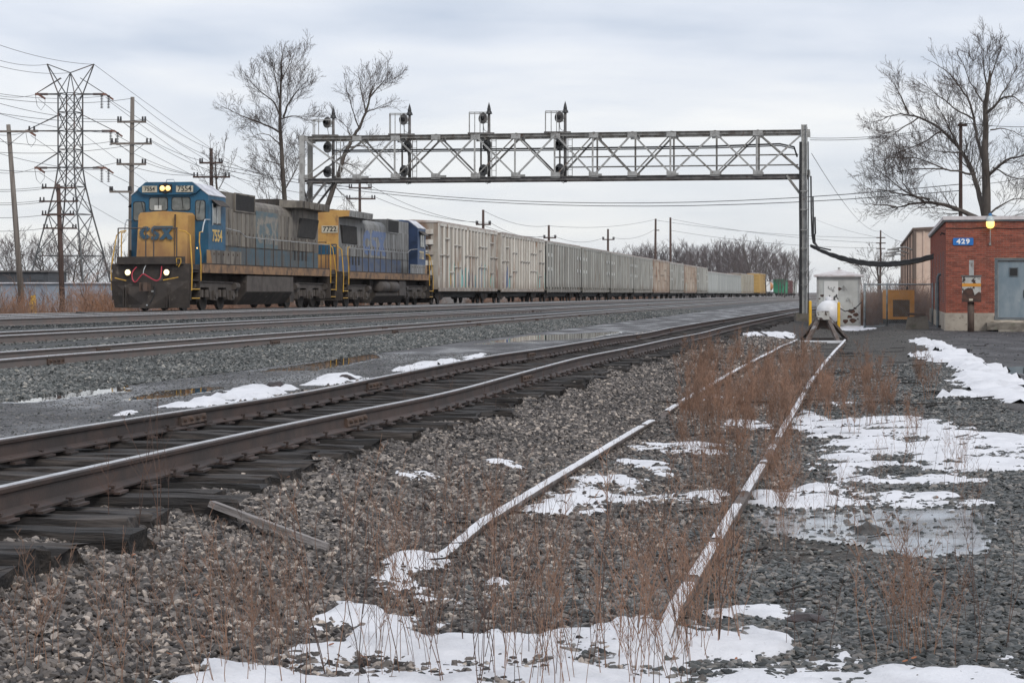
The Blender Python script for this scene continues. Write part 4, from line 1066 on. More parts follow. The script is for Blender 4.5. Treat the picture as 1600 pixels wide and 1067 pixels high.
# ---------------------------------------------------------------- freight cars
def car_mat(nm, c, g, rust, thr=(0.50, 0.75)):
    M[nm] = mat(nm, c, g, 1.1, thr=(0.35, 0.7), rough=0.75, c3=rust, scale3=1.6, thr3=thr, stretch=(1, 1, 0.30), stretch3=(1.0, 1.0, 0.18), var=0.16, grime=(0.4, 1.6, (rust[0]*0.62, rust[1]*0.62, rust[2]*0.6)))
car_mat('car_white', (0.60, 0.575, 0.525), (0.47, 0.44, 0.39), (0.24, 0.14, 0.09), (0.50, 0.72))
car_mat('car_grey', (0.375, 0.37, 0.34), (0.25, 0.245, 0.22), (0.17, 0.13, 0.10), (0.50, 0.78))
car_mat('car_rusty', (0.46, 0.40, 0.34), (0.34, 0.27, 0.21), (0.22, 0.12, 0.075), (0.44, 0.70))
car_mat('car_smooth', (0.42, 0.43, 0.41), (0.36, 0.37, 0.35), (0.26, 0.24, 0.21), (0.64, 0.9))
car_mat('car_tan', (0.40, 0.38, 0.32), (0.30, 0.27, 0.22), (0.2, 0.12, 0.08), (0.55, 0.8))
car_mat('car_green', (0.03, 0.24, 0.12), (0.025, 0.19, 0.10), (0.10, 0.10, 0.07), (0.7, 0.9))
car_mat('car_maroon', (0.16, 0.06, 0.06), (0.12, 0.05, 0.045), (0.08, 0.05, 0.04), (0.7, 0.9))
car_mat('rack_yellow', (0.50, 0.32, 0.10), (0.42, 0.26, 0.08), (0.2, 0.12, 0.07), (0.7, 0.9))
car_mat('car_roof', (0.46, 0.42, 0.39), (0.33, 0.27, 0.24), (0.26, 0.16, 0.12), (0.5, 0.75))
M['rib_shadow'] = mat('rib_shadow', (0.30, 0.29, 0.26), rough=0.8)
M['orange_tank'] = mat('orange_tank', (0.50, 0.20, 0.05), rough=0.6)
M['white_paint'] = mat('white_paint', (0.62, 0.62, 0.60), rough=0.6)
GRAF = [mat('graffiti_%d' % i, c, rough=0.6) for i, c in enumerate([(0.10, 0.36, 0.32), (0.05, 0.04, 0.06), (0.42, 0.46, 0.44), (0.16, 0.05, 0.06), (0.04, 0.10, 0.26), (0.45, 0.25, 0.07), (0.30, 0.55, 0.50)])]

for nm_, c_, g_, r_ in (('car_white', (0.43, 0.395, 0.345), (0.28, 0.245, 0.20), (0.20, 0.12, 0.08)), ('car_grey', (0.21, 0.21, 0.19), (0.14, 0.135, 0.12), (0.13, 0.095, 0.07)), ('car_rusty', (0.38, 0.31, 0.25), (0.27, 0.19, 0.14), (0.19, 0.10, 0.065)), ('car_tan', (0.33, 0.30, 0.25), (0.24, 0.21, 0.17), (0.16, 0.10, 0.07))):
    car_mat(nm_+'_panel', c_, g_, r_, (0.46, 0.72))  # panels rustier than their ribs, with recess shade put into the colour too
def bogie(root, yc, detail):
    o = MB()
    for s in (-1, 1):
        o.prism([(yc-1.25, 0.62), (yc-1.25, 0.42), (yc-0.95, 0.38), (yc-0.5, 0.25), (yc+0.5, 0.25), (yc+0.95, 0.38), (yc+1.25, 0.42), (yc+1.25, 0.62), (yc+0.5, 0.80), (yc-0.5, 0.80)], 'x', min(0.92*s, 1.05*s), max(0.92*s, 1.05*s))
    o.bx(-0.9, 0.9, yc-0.25, yc+0.25, 0.4, 0.75)
    b_ = o.build('bogie', M['under'], root)
    for a in (-0.89, 0.89):
        w = MB()
        for s in (-1, 1): w.lathe([(0, 0), (0.25, 0.0), (0.36, 0.03), (0.42, 0.0), (0.44, 0.12), (0, 0.12)], (0.68*s, yc+a, 0.42), (s, 0, 0), 16 if detail else 10)
        w.tube((-0.75, yc+a, 0.42), (0.75, yc+a, 0.42), 0.08, n=6)
        w.build('wheelset', M['wheel'], b_)
    if detail:
        for s in (-1, 1):
            sp = MB()
            for q in (-0.18, 0, 0.18): sp.tube((1.0*s, yc+q, 0.30), (1.0*s, yc+q, 0.62), 0.07, n=8)
            sp.build('spring', M['rust_dark'], b_)

RIBM = {}
def freight(kind, d0, label, material, Lc=19.4, top=4.92, seed=0, detail=True, graffiti=0):
    d1 = d0 + Lc*0.985
    p0 = Vector((XT(d0), d0, CZ-hT(d0))); p1 = Vector((XT(d1), d1, CZ-hT(d1)))
    ang = -math.atan2(p1.x-p0.x, p1.y-p0.y)
    root = empty('freight_car', p0, ang, label, 'freight car', 'cars of the freight train')
    rg = random.Random(seed); W = 1.48; z0 = 0.78; Mb = M[material]
    B = lambda nm, m, mb, par=root: mb.build(nm, m, par)
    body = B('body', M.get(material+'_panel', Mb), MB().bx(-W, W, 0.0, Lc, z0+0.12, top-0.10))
    B('roof', M['car_roof'], MB().prism([(-W-0.04, top-0.12), (W+0.04, top-0.12), (W+0.04, top-0.02), (0, top+0.06), (-W-0.04, top-0.02)], 'y', -0.04, Lc+0.04), body)
    B('underframe', M['black'], MB().bx(-1.1, 1.1, 0.2, Lc-0.2, 0.68, z0+0.12))
    for y in (2.4, Lc-2.4): bogie(root, y, detail)
    B('brake_gear', M['black'], MB().prism([(4.2, 0.70), (5.0, 0.42), (Lc-5.0, 0.42), (Lc-4.2, 0.70)], 'x', -0.85, 0.85))
    for y, sg in ((0, -1), (Lc, 1)):
        B('coupler', M['rust_dark'], MB().bx(-0.12, 0.12, y+sg*0.02, y+sg*0.62, 0.74, 0.98))
    def rib(y, z_a, z_b, w, t, s, nm='side_post', m=Mb, key=None):
        k = (round(z_a, 2), round(z_b, 2), w, t, s, m.name)
        if k not in RIBM:
            x0 = W*s; x1 = (W+t)*s
            q = MB(); q.quadbox([(x0, -w*0.62, z_a), (x0, w*0.62, z_a), (x1, w*0.38, z_a), (x1, -w*0.38, z_a), (x0, -w*0.62, z_b), (x0, w*0.62, z_b), (x1, w*0.38, z_b), (x1, -w*0.38, z_b)])
            RIBM[k] = q.mesh(nm, m)
        return link(nm, RIBM[k], body, (0, y, 0))
    for s in (1, -1):
        B('side_sill', Mb, MB().bx(W*s, (W+0.05)*s, 0.05, Lc-0.05, z0, z0+0.2), body)
        B('top_chord', Mb, MB().bx(W*s, (W+0.06)*s, 0.0, Lc, top-0.30, top-0.13), body)
        if kind == 'post':
            ys = [0.12, 1.6, 3.0] + [4.35+1.12*k for k in range(11)] + [Lc-3.0, Lc-1.6, Lc-0.12]
            for y in ys:
                if graffiti and s > 0 and y > 2 and (graffiti == 1 or y < 4 or y > 15):
                    hgt = rg.uniform(0.7, 1.7); zz = z0+0.22
                    B('graffiti', GRAF[rg.randrange(7)], MB().plate([(-0.07, 0), (0.07, 0.05), (0.07, hgt), (-0.07, hgt*0.85)], (W+0.0855, y, zz), (0, 1, 0), (0, 0, 1), 0.003), body)
                rib(y, z0+0.2, top-0.3, 0.20, 0.085, s)
            if s > 0:
                for (ya, yb, zf) in ((0.1, 3.0, 0.52), (3.0, 4.4, 0.28), (1.6, 3.0, 0.76), (4.4, 6.6, 0.68), (4.4, 6.6, 0.36), (7.7, 12.2, 0.54), (12.2, 15.4, 0.70), (12.2, 15.4, 0.38), (Lc-3, Lc-1.6, 0.78), (Lc-3, Lc-0.1, 0.55), (Lc-3, Lc-1.6, 0.30)):
                    zz = z0 + (top-z0)*zf
                    B('side_rail', Mb, MB().bx(W+0.07, W+0.115, ya, yb, zz-0.032, zz+0.032), body)
        elif kind == 'ribbed':
            k = 0
            while 0.12 + k*1.48 < Lc:
                rib(0.12 + k*1.48, z0+0.42, top-0.3, 0.46, 0.085, s); k += 1
            if s > 0:
                k = 0
                while 0.5 + k*1.48 < Lc-0.3:
                    q = MB().quadbox([(W+0.0, 0.0, z0-0.06), (W+0.0, 0.3, z0-0.06), (W+0.06, 0.3, z0-0.02), (W+0.06, 0.0, z0-0.02), (W+0.0, 0.30, z0+0.42), (W+0.0, 0.56, z0+0.42), (W+0.07, 0.56, z0+0.42), (W+0.07, 0.30, z0+0.42)]) if 'gus' not in RIBM else None
                    if q is not None: RIBM['gus'] = q
                    if ('gus', material) not in RIBM: RIBM['gus', material] = RIBM['gus'].mesh('gusset', Mb)
                    link('gusset', RIBM['gus', material], body, (0, 0.12+k*1.48, 0)); k += 1
                for yy in (0.5, 2.2, Lc-2.2, Lc-0.5):
                    for zf in (0.45, 0.72): B('placard', M['white_paint'], MB().box((W+0.09, yy, z0+(top-z0)*zf), (0.02, 0.35, 0.28)), body)
        else:
            for k in range(4): rib(0.1+k*(Lc-0.2)/3, z0+0.2, top-0.3, 0.12, 0.05, s)
    # end wall ribs, ladder and lettering
    nE = 6
    for k in range(nE):
        zz = z0+0.45+(top-z0-1.1)*k/(nE-1)
        B('end_rib', Mb, MB().bx(-1.2, 1.2, -0.10, -0.002, zz-0.14, zz+0.14), body)
    if detail:
        for k in range(nE-1):
            zz = z0+0.45+(top-z0-1.1)*(k+0.5)/(nE-1)
            B('end_recess', M['rust_dark'], MB().bx(0.45, 1.05, -0.03, -0.001, zz-0.12, zz+0.12), body)
        for k in range(8): B('ladder_rung', Mb, MB().tube((W+0.10, 0.15, z0+0.35+k*0.36), (W+0.10, 0.55, z0+0.35+k*0.36), 0.014, n=4), body)
    if graffiti:
        lo, hi = (3.1, 17.5) if graffiti == 1 else (1.2, 18.0)
        y = lo
        while y < hi:
            if graffiti == 2 and 3.5 < y < 15: y += 1.1; continue
            w = rg.uniform(0.5, 0.95); hgt = rg.uniform(0.9, 1.7)
            poly = [(0, 0)]
            for q in range(1, 5): poly.append((w*q/5 + rg.uniform(-0.12, 0.12), rg.uniform(0, 0.25)))
            poly += [(w, rg.uniform(0, 0.2)), (w*0.9, hgt*rg.uniform(0.6, 1)), (w*0.6, hgt*rg.uniform(0.5, 0.9)), (w*0.45, hgt), (w*0.2, hgt*rg.uniform(0.4, 0.9)), (w*0.05, hgt*rg.uniform(0.3, 0.8))]
            B('graffiti', GRAF[rg.randrange(7)], MB().plate(poly, (W+0.004, y, z0+0.22), (0, 1, 0), (0, 0, 1), 0.004), body)
            for _ in range(2):
                a0_ = rg.uniform(0, w); B('graffiti', GRAF[rg.randrange(7)], MB().stroke([(a0_, 0.1), (a0_+rg.uniform(-0.2, 0.2), hgt*0.5), (a0_+rg.uniform(-0.3, 0.3), hgt*0.95)], 0.09, (W+0.010, y, z0+0.22), (0, 1, 0), (0, 0, 1), 0.004), body)
            y += rg.uniform(0.95, 1.25)
    return root
CARS = [
 ('post', 'white rust streaked boxcar with graffiti right behind the locomotives', 'car_white', 4.92, 1),
 ('post', 'white boxcar with staggered side rails, second behind the locomotives', 'car_white', 4.92, 2),
 ('ribbed', 'grey finely ribbed car next after the two white boxcars', 'car_grey', 4.92, 0),
 ('ribbed', 'second grey finely ribbed car, fourth behind the locomotives', 'car_grey', 4.92, 0),
 ('ribbed', 'third grey ribbed car, fifth behind the locomotives', 'car_grey', 4.92, 0),
 ('ribbed', 'fourth grey ribbed car, just ahead of a pale rusty boxcar', 'car_grey', 4.92, 0),
 ('post', 'pale rusty boxcar between grey ribbed cars', 'car_rusty', 4.95, 0),
 ('ribbed', 'grey ribbed car between the two rusty boxcars', 'car_grey', 4.92, 0),
 ('post', 'brown rusty boxcar with graffiti, second of the rusty pair', 'car_rusty', 4.92, 2),
 ('ribbed', 'last grey ribbed car before the lower smooth cars', 'car_grey', 4.92, 0),
 ('smooth', 'first of four lower smooth grey cars', 'car_smooth', 4.45, 0),
 ('smooth', 'second of four lower smooth grey cars', 'car_smooth', 4.45, 0),
 ('smooth', 'third of four lower smooth grey cars', 'car_smooth', 4.45, 0),
 ('smooth', 'last of four lower smooth grey cars', 'car_smooth', 4.45, 0),
 ('post', 'tan boxcar behind the smooth grey cars', 'car_tan', 4.92, 2),
 ('post', 'second tan boxcar, just ahead of the yellow car', 'car_tan', 4.92, 0),
]
d = 113.3
for i, (kd, lab, mt, tp, gr) in enumerate(CARS):
    freight(kd, d, lab, mt, 19.4, tp, i, i < 4, gr)
    d += 20.55 if i < 10 else (19.6 if i < 14 else 18.6)
freight('smooth', d+22, 'tall yellow car with a white roof beyond the tan boxcars', 'rack_yellow', 22, 5.6, 40, False)
freight('smooth', d+120, 'far green boxcar near the gantry leg', 'car_green', 18, 5.1, 41, False)
freight('ribbed', d+140, 'far maroon boxcar behind the green one', 'car_maroon', 24, 4.9, 42, False)
freight('smooth', d+168, 'farthest pale car of the train', 'car_smooth', 20, 4.4, 43, False)
# open car with an orange load
dd = d+62; p0 = Vector((XT(dd), dd, CZ-hT(dd))); ofc = empty('freight_car', p0, -0.2, 'dark flatcar carrying an orange tank between yellow and green cars', 'freight car', 'cars of the freight train')
MB().bx(-1.45, 1.45, 0, 17, 0.9, 1.25).build('deck', M['black'], ofc)
bogie(ofc, 2.2, False); bogie(ofc, 14.8, False)
MB().lathe([(0, 0), (0.9, 0.1), (1.35, 0.6), (1.35, 7.4), (0.9, 7.9), (0, 8)], (0, 6, 2.62), (0, 1, 0), 18).build('orange_tank', M['orange_tank'], ofc)
MB().prism([(0.5, 1.26), (4.5, 1.26), (3.6, 3.6), (1.5, 3.9)], 'x', -1.2, 1.2).build('white_load', M['white_paint'], ofc)
# ---------------------------------------------------------------- signal bridge
M['galv'] = mat('galv', (0.40, 0.40, 0.39), (0.24, 0.235, 0.225), 3.0, thr=(0.35, 0.7), rough=0.65, metal=0.2, c3=(0.115, 0.075, 0.06), scale3=5, thr3=(0.58, 0.75))
M['galv_dark'] = mat('galv_dark', (0.085, 0.08, 0.078), (0.16, 0.15, 0.145), 3.0, rough=0.7, c3=(0.085, 0.055, 0.045), scale3=5, thr3=(0.55, 0.72))
M['steel_old'] = mat('steel_old', (0.26, 0.255, 0.24), (0.13, 0.115, 0.10), 2.5, rough=0.7, c3=(0.13, 0.07, 0.045), scale3=3, thr3=(0.57, 0.72), stretch=(1, 1, 0.4))
M['cable'] = mat('cable', (0.016, 0.016, 0.017), rough=0.55)
M['concrete'] = mat('concrete', (0.40, 0.35, 0.29), (0.29, 0.25, 0.205), 2.0, rough=0.9, bump=0.4, bscale=18, c3=(0.13, 0.105, 0.085), scale3=3.5, thr3=(0.58, 0.72))
M['concrete_old'] = mat('concrete_old', (0.17, 0.15, 0.125), (0.10, 0.085, 0.07), 3.0, rough=0.9, bump=0.8, bscale=10, c3=(0.10, 0.11, 0.07), scale3=4)
M['lens_dark'] = mat('lens_dark', (0.045, 0.045, 0.047), (0.11, 0.11, 0.11), 6, rough=0.5)
ga = Vector((14.35, 95.0)); gb = Vector((-10.76, 99.15)); GL = (gb-ga).length
gu = (gb-ga).normalized()              # along the bridge, towards the left
gv = Vector((-gu.y, gu.x)); gv = gv if gv.y > 0 else -gv
gz0 = zg(ga.x, ga.y)
bridge = empty('signal_bridge', (ga.x, ga.y, gz0), 0, 'grey steel lattice signal bridge spanning all the main tracks', 'signal bridge')
def gp(u, v, z):                        # u metres from the right leg, v depth, z above eye-level datum; local to the bridge
    return Vector((gu.x*u+gv.x*v, gu.y*u+gv.y*v, z-gz0))
def u_at(x):                            # position along the front face that lies at picture column x
    a = (x-800)/F
    return (a*ga.y-ga.x)/(gu.x-a*gu.y)
ZT, ZB, GD = 9.52, 7.34, 1.55
for v in (0, GD):
    for z, h in ((ZT, 0.20), (ZB, 0.22)):
        c = MB().bar(gp(-0.2, v, z), gp(GL+0.2, v, z), 0.14, 0.025).bar(gp(-0.2, v+0.03, z-h*0.4), gp(GL+0.2, v+0.03, z-h*0.4), 0.03, h*0.8)
        c.build('chord', M['galv_dark'] if z == ZB else M['steel_old'], bridge)
nodes = [u_at(x) for x in (1258, 1184, 1117, 1049, 988, 927.5, 868, 806, 743, 681, 618, 558, 474)]
for i in range(len(nodes)-1):
    a, b_ = nodes[i], nodes[i+1]
    for v, fl in ((0, i % 2), (GD, 1-i % 2)):
        z0_, z1_ = (ZB+0.05, ZT-0.08) if fl else (ZT-0.08, ZB+0.05)
        MB().bar(gp(a, v-0.02, z0_), gp(b_, v-0.02, z1_), 0.09, 0.085).build('diagonal', M['galv' if v == 0 else 'steel_old'], bridge)
    # light crossing brace on the front
    z0_, z1_ = (ZT-0.1, ZB+0.05) if i % 2 else (ZB+0.05, ZT-0.1)
    MB().bar(gp(a, 0.05, z0_), gp(b_, 0.05, z1_), 0.06, 0.06).build('diagonal', M['steel_old'], bridge)
    for z in (ZT-0.02, ZB):
        MB().bar(gp(a, 0, z), gp(b_, GD, z), 0.08, 0.06).build('lateral_brace', M['steel_old'], bridge)
for i, a in enumerate(nodes):
    for v in (0, GD):
        for z in (ZT-0.12, ZB+0.08):
            MB().bar(gp(a-0.24, v-0.045, z), gp(a+0.24, v-0.045, z), 0.02, 0.27).build('gusset_plate', M['galv'], bridge)
    if i not in (2, 4, 9, 11): MB().bar(gp(a+0.05, 0.02, ZB), gp(a+0.05, 0.02, ZT-0.1), 0.09, 0.09).build('vertical', M['galv'], bridge)
    if i % 2 == 0 or i < 6: MB().bar(gp(a, GD, ZB), gp(a, GD, ZT), 0.09, 0.09).build('vertical', M['steel_old'], bridge)
    MB().bar(gp(a, 0, ZB), gp(a, GD, ZB), 0.12, 0.10).build('cross_beam', M['galv_dark'], bridge)
    MB().bar(gp(a, 0, ZT), gp(a, GD, ZT), 0.10, 0.08).build('cross_beam', M['galv_dark'], bridge)
# walkway of gratings with bolts hanging under it, handrails on the right half, conduits
wk = MB(); wk.bar(gp(0.3, GD*0.5, ZB+0.02), gp(GL-0.3, GD*0.5, ZB+0.02), GD*0.6, 0.05); wk.build('walkway', M['galv_dark'], bridge)
k = 0; u = 0.4
while u < GL-0.4:
    MB().bar(gp(u, GD*0.2, ZB-0.04), gp(u, GD*0.8, ZB-0.04), 0.05, 0.05).build('walkway_joist', M['galv_dark'], bridge); u += 0.62
for z in (ZB+0.55, ZB+1.06): MB().tube(gp(0.3, GD-0.2, z), gp(u_at(862), GD-0.2, z), 0.035, n=6).build('handrail', M['steel_old'], bridge)
for z, r, v in ((ZB+1.48, 0.045, 0.5), (ZB+1.42, 0.03, 0.9)):
    MB().path([gp(0.35, v, ZB+0.9), gp(0.5, v, z-0.1), gp(1.2, v, z+0.06), gp(4.5, v, z-0.02), gp(GL*0.5, v, z-0.03), gp(GL-1.5, v, z)], r, 6).build('conduit', M['cable'], bridge)
# right leg
for v in (0.0, GD):
    lg = MB(); b0 = gz0+0.1
    p0, p1 = gp(0, v, b0), gp(0, v, ZT+0.25)
    lg.bar(p0, p1, 0.25, 0.05, up=(gv.x, gv.y, 0)); lg.bar(p0+Vector((gu.x*0.12, gu.y*0.12, 0)), p1+Vector((gu.x*0.12, gu.y*0.12, 0)), 0.05, 0.28, up=(gv.x, gv.y, 0)); lg.bar(p0-Vector((gu.x*0.12, gu.y*0.12, 0)), p1-Vector((gu.x*0.12, gu.y*0.12, 0)), 0.05, 0.28, up=(gv.x, gv.y, 0))
    lg.build('leg', M['galv'], bridge)
    MB().box(tuple(gp(0, v, gz0+0.12)), (0.9, 0.7, 0.55)).build('footing', M['concrete_old'], bridge)
    MB().bar(gp(0.15, v, ZB-1.0), gp(0.85, v, ZB-0.05), 0.10, 0.10).build('knee_brace', M['steel_old'], bridge)
for k in range(5):
    z = gz0+1.0+k*1.25
    MB().bar(gp(0, 0, z), gp(0, GD, z+1.2), 0.07, 0.05).build('leg_brace', M['steel_old'], bridge)
for (u, r) in ((0.19, 0.045), (0.13, 0.030), (-0.20, 0.026)):
    MB().path([gp(u, -0.2, gz0+0.1), gp(u*1.05, -0.2, 2.2), gp(u, -0.2, 4.2), gp(u*1.1, -0.2, 6.2), gp(u, -0.2, ZT-0.6)], r, 6).build('riser_cable', M['cable'], bridge)
for z in (1.9, 2.6, 3.7, 4.6, 5.6, 6.5): MB().bar(gp(0.20, -0.2, z), gp(-0.20, -0.2, z), 0.05, 0.05).build('cable_clamp', M['galv'], bridge)
# left leg: two posts with bracing
zl = zg(gb.x, gb.y)
for v in (0.0, GD):
    MB().bar(gp(GL, v, zl-0.2), gp(GL, v, ZT+0.05), 0.26, 0.26).build('leg', M['steel_old' if v else 'galv'], bridge)
for k in range(4):
    z = ZB-0.2-k*1.5
    MB().bar(gp(GL, 0, z), gp(GL, GD, z-1.4), 0.08, 0.06).build('leg_brace', M['galv_dark'], bridge)
    MB().bar(gp(GL, GD, z), gp(GL, 0, z-1.4), 0.08, 0.06).build('leg_brace', M['galv_dark'], bridge)
for v in (0, GD):
    MB().bar(gp(GL-0.1, v, ZB-1.6), gp(GL-1.3, v, ZB-0.1), 0.10, 0.10).build('knee_brace', M['galv_dark'], bridge)

# signals on the bridge
GR = 'signal masts on the bridge'
SIGL = ['signal mast nearest the left end of the bridge, its top head against a tree', 'second signal mast from the left end, with a railed cage', 'third signal mast from the left end of the bridge', 'signal mast farthest right on the bridge']
for k, x in enumerate((515, 635, 760, 880)):
    u = u_at(x)+0.0; c = gp(u, 0.75, 0) + Vector((0, 0, gz0)) + Vector((ga.x, ga.y, 0))
    sg = empty('railway_signal', (c.x, c.y, ZB-0.1), 0, SIGL[k], 'railway signal', GR)
    hh = 3.85 if k else 3.75
    MB().tube((0, 0, -0.15), (0, 0, hh-0.45), 0.085, 0.07, n=10).build('mast', M['galv_dark'], sg, True)
    MB().lathe([(0.11, 0), (0.17, 0.02), (0.14, 0.12), (0.09, 0.2), (0.10, 0.24), (0.06, 0.42), (0.0, 0.62)], (0, 0, hh-0.5), (0, 0, 1), 10).build('finial', M['cable'], sg)
    for (dx, z, rr) in ((-0.30, hh-0.72, 0.33), (-0.28 if k != 2 and k != 1 else -0.10, ZT-ZB-0.42, 0.34), (-0.28, 0.50, 0.34)):
        fx = Vector((-0.62, -0.75, 0.05)).normalized(); rr *= 0.85
        hd = MB().lathe([(0, -0.02), (rr, -0.02), (rr, 0.02), (0.17, 0.05), (0.15, 0.20), (0, 0.22)], (dx, -0.12, z), -fx, 20).build('signal_head', M['galv_dark' if z > 2.4 else 'lens_dark'], sg)
        MB().lathe([(rr+0.004, -0.03), (rr+0.004, 0.03), (rr-0.03, 0.035), (rr-0.03, -0.03)], (dx, -0.12, z), -fx, 20).build('target_rim', M['galv'], hd)
        MB().lathe([(0.10, 0.02), (0.115, 0.22), (0.10, 0.22), (0.09, 0.02)], (dx, -0.12, z), fx, 12).build('hood', M['cable'], hd)
        MB().bar((dx, -0.05, z-rr*0.7), (0, 0, z-rr*0.7), 0.05, 0.05).build('head_bracket', M['galv'], hd)
        MB().path([(dx, 0.0, z-rr), (dx+0.05, 0.02, z-rr-0.3), (dx+0.2, 0.0, z-rr-0.4), (0.02, 0, z-rr-0.2)], 0.02, 5).build('signal_cable', M['galv'], hd)
    # cage: platform and rails
    zp = ZT-ZB+0.18
    MB().box((-0.40, 0, zp), (1.35, 0.9, 0.05)).build('platform', M['galv_dark'], sg)
    top = zp + (1.05 if k else 0.78)
    for (xx, yy) in ((-1.0, -0.4), (-0.72, -0.4), (-0.45, -0.4), (-1.0, 0.4), (-0.3, 0.4)):
        if k == 0 and xx > -0.5: continue
        MB().tube((xx, yy, zp), (xx, yy, top), 0.024, n=5).build('cage_post', M['galv'], sg)
    MB().path([(-0.1, -0.4, top), (-1.0, -0.4, top), (-1.0, 0.4, top), (-0.1, 0.4, top)], 0.026, 5).build('cage_rail', M['galv'], sg)
    ld = MB()
    for xx in (0.14, 0.36): MB().bar((xx, 0.16, 0), (xx, 0.16, zp), 0.04, 0.02).build('ladder_rail', M['galv'], sg)
    for q in range(7): MB().tube((0.14, 0.16, 0.2+q*0.3), (0.36, 0.16, 0.2+q*0.3), 0.012, n=4).build('ladder_rung', M['galv'], sg)

# cable bundle from the bridge leg to the brick building
def sag(p0, p1, s, n=24):
    p0, p1 = Vector(p0), Vector(p1); out = []
    for i in range(n+1):
        t = i/n; q = p0.lerp(p1, t); q.z -= s*4*t*(1-t); out.append(q)
    return out
ca = P(1267, 384, 94.5); cb = P(1462, 400, 84.5)
cbn = empty('cable_bundle', ca, 0, 'thick black cable bundle sagging from the bridge leg to the brick building', 'cable')
rc = random.Random(4)
for k in range(9):
    pts = []
    for i, q in enumerate(sag(ca, cb, 0.62, 30)):
        t = i/30; w = 0.03 + 0.075*sm(0.05, 0.3, t)
        pts.append(q - ca + Vector((0, rc.uniform(-1, 1)*0.03, 0)) + Vector((0, math.sin(k*2.1)*w, math.cos(k*2.1)*w*0.75 + 0.035*math.sin(i*1.3+k))))
    MB().path(pts, 0.045, 6).build('cable_strand', M['cable'], cbn)
for k in range(3):
    up = [Vector((0.0+0.1*k, 0, 3.4-k)), Vector((0.02+0.1*k, 0, 1.6-0.5*k)), Vector((0.06+0.06*k, 0, 0.5)), Vector((0.12+0.04*k, 0, 0.15)), Vector((0.35, -0.05, -0.08)), Vector((0.9, -0.45, -0.22))]
    MB().path(up, 0.04, 6).build('riser_strand', M['cable'], cbn)

# ---------------------------------------------------------------- brick building
M['brick'] = mat('brick', (0.30, 0.082, 0.050), (0.22, 0.060, 0.040), 8, rough=0.85, bump=0.4, bscale=60, var=0.28, island=True)
M['mortar'] = mat('mortar', (0.36, 0.27, 0.21), (0.28, 0.19, 0.15), 6, rough=0.95, bump=0.3)
M['coping'] = mat('coping', (0.62, 0.58, 0.58), (0.50, 0.46, 0.46), 3, rough=0.7)
M['door_steel'] = mat('door_steel', (0.16, 0.21, 0.245), (0.26, 0.30, 0.325), 2.2, thr=(0.35, 0.7), rough=0.5, c3=(0.36, 0.39, 0.41), scale3=5, thr3=(0.62, 0.8), stretch=(1, 1, 0.5))
M['frame_steel'] = mat('frame_steel', (0.09, 0.11, 0.125), (0.15, 0.165, 0.17), 4, rough=0.6)
M['sign_blue'] = mat('sign_blue', (0.012, 0.15, 0.46), rough=0.45, rvar=0.05)
M['sign_white'] = mat('sign_white', (0.80, 0.80, 0.80), rough=0.5)
M['lamp_yellow'] = mat('lamp_yellow', (0.9, 0.7, 0.3), rough=0.3, emit=(1.0, 0.66, 0.16), estr=1.6, rvar=0)
M['lamp_glass'] = mat('lamp_glass', (0.45, 0.50, 0.50), rough=0.15)
M['blue_cap'] = mat('blue_cap', (0.03, 0.16, 0.36), rough=0.5)
bw = 43.8
rzb = -math.atan(0.19)
bo = Vector((15.48, 69.0, 1.6-62/bw))
bld = empty('brick_building', bo, rzb, 'small red brick railway building with number 429 and grey steel door', 'building')
HB = 4.08; FB = 0.64; WB = 9.0; DB = 21.5
B = lambda nm, m, mb, par=bld, smooth=False: mb.build(nm, M[m], par, smooth)
fd = B('foundation', 'concrete', MB().bx(-0.04, 1.66, -0.04, 0.3, -0.3, FB).bx(-0.04, 0.3, 0.3, DB, -0.3, FB-0.004).bx(1.66, WB, 0.06, 0.3, -0.3, 0.40))
wl_ = B('wall', 'mortar', MB().bx(0.012, 1.69, 0.012, 0.26, FB, HB-0.14).bx(1.69, 3.22, 0.012, 0.26, 2.58, HB-0.14).bx(3.22, WB, 0.012, 0.26, FB, HB-0.14).bx(0.012, 0.26, 0.26, DB, FB, HB-0.14).bx(0.26, WB, DB-0.3, DB, FB, HB-0.14))
bk = MB(); rb = random.Random(2); ch = 0.0678; nrow = int((HB-0.14-FB)/ch)
for r_ in range(nrow):
    z = FB + r_*ch + 0.006; hb = ch-0.015
    x = -0.105*(r_ % 2)
    while x < 4.6:
        x0_, x1_ = max(0.0, x), x+0.200
        if x0_ < 1.66 and x1_ > 1.69 and z < 2.57: x1_ = 1.688
        if not (x1_ > 1.69 and x0_ < 3.22 and z < 2.57):
            bk.bx(x0_, x1_, rb.uniform(-0.004, 0.003), 0.05, z, z+hb)
        x += 0.211
    y = 0.211 - 0.105*((r_+1) % 2)
    while y < DB:
        slot = any(abs(y+0.1-q) < 0.16 for q in (3.0, 6.0, 9.5, 13.5, 17.5)) and 0.95 < z < 2.95
        bk.bx(rb.uniform(-0.004, 0.003) + (0.008 if slot else 0), 0.05, max(y, 0.056), y+0.200, z, z+hb); y += 0.211
br = B('brick', 'brick', bk); br['kind'] = 'stuff'
B('roof', 'coping', MB().bx(0.1, WB, 0.1, DB-0.1, HB-0.16, HB-0.10))
B('coping', 'coping', MB().bx(-0.10, WB+0.1, -0.10, 0.25, HB-0.13, HB+0.0))
B('coping', 'coping', MB().bx(-0.10, 0.25, 0.25, DB+0.1, HB-0.13, HB-0.003))
B('coping_shadow_strip', 'frame_steel', MB().bx(-0.06, WB, -0.06, 0.0, HB-0.19, HB-0.135).bx(-0.06, -0.003, 0.0, DB, HB-0.19, HB-0.136))  # shadow line under the coping, modelled as a dark strip
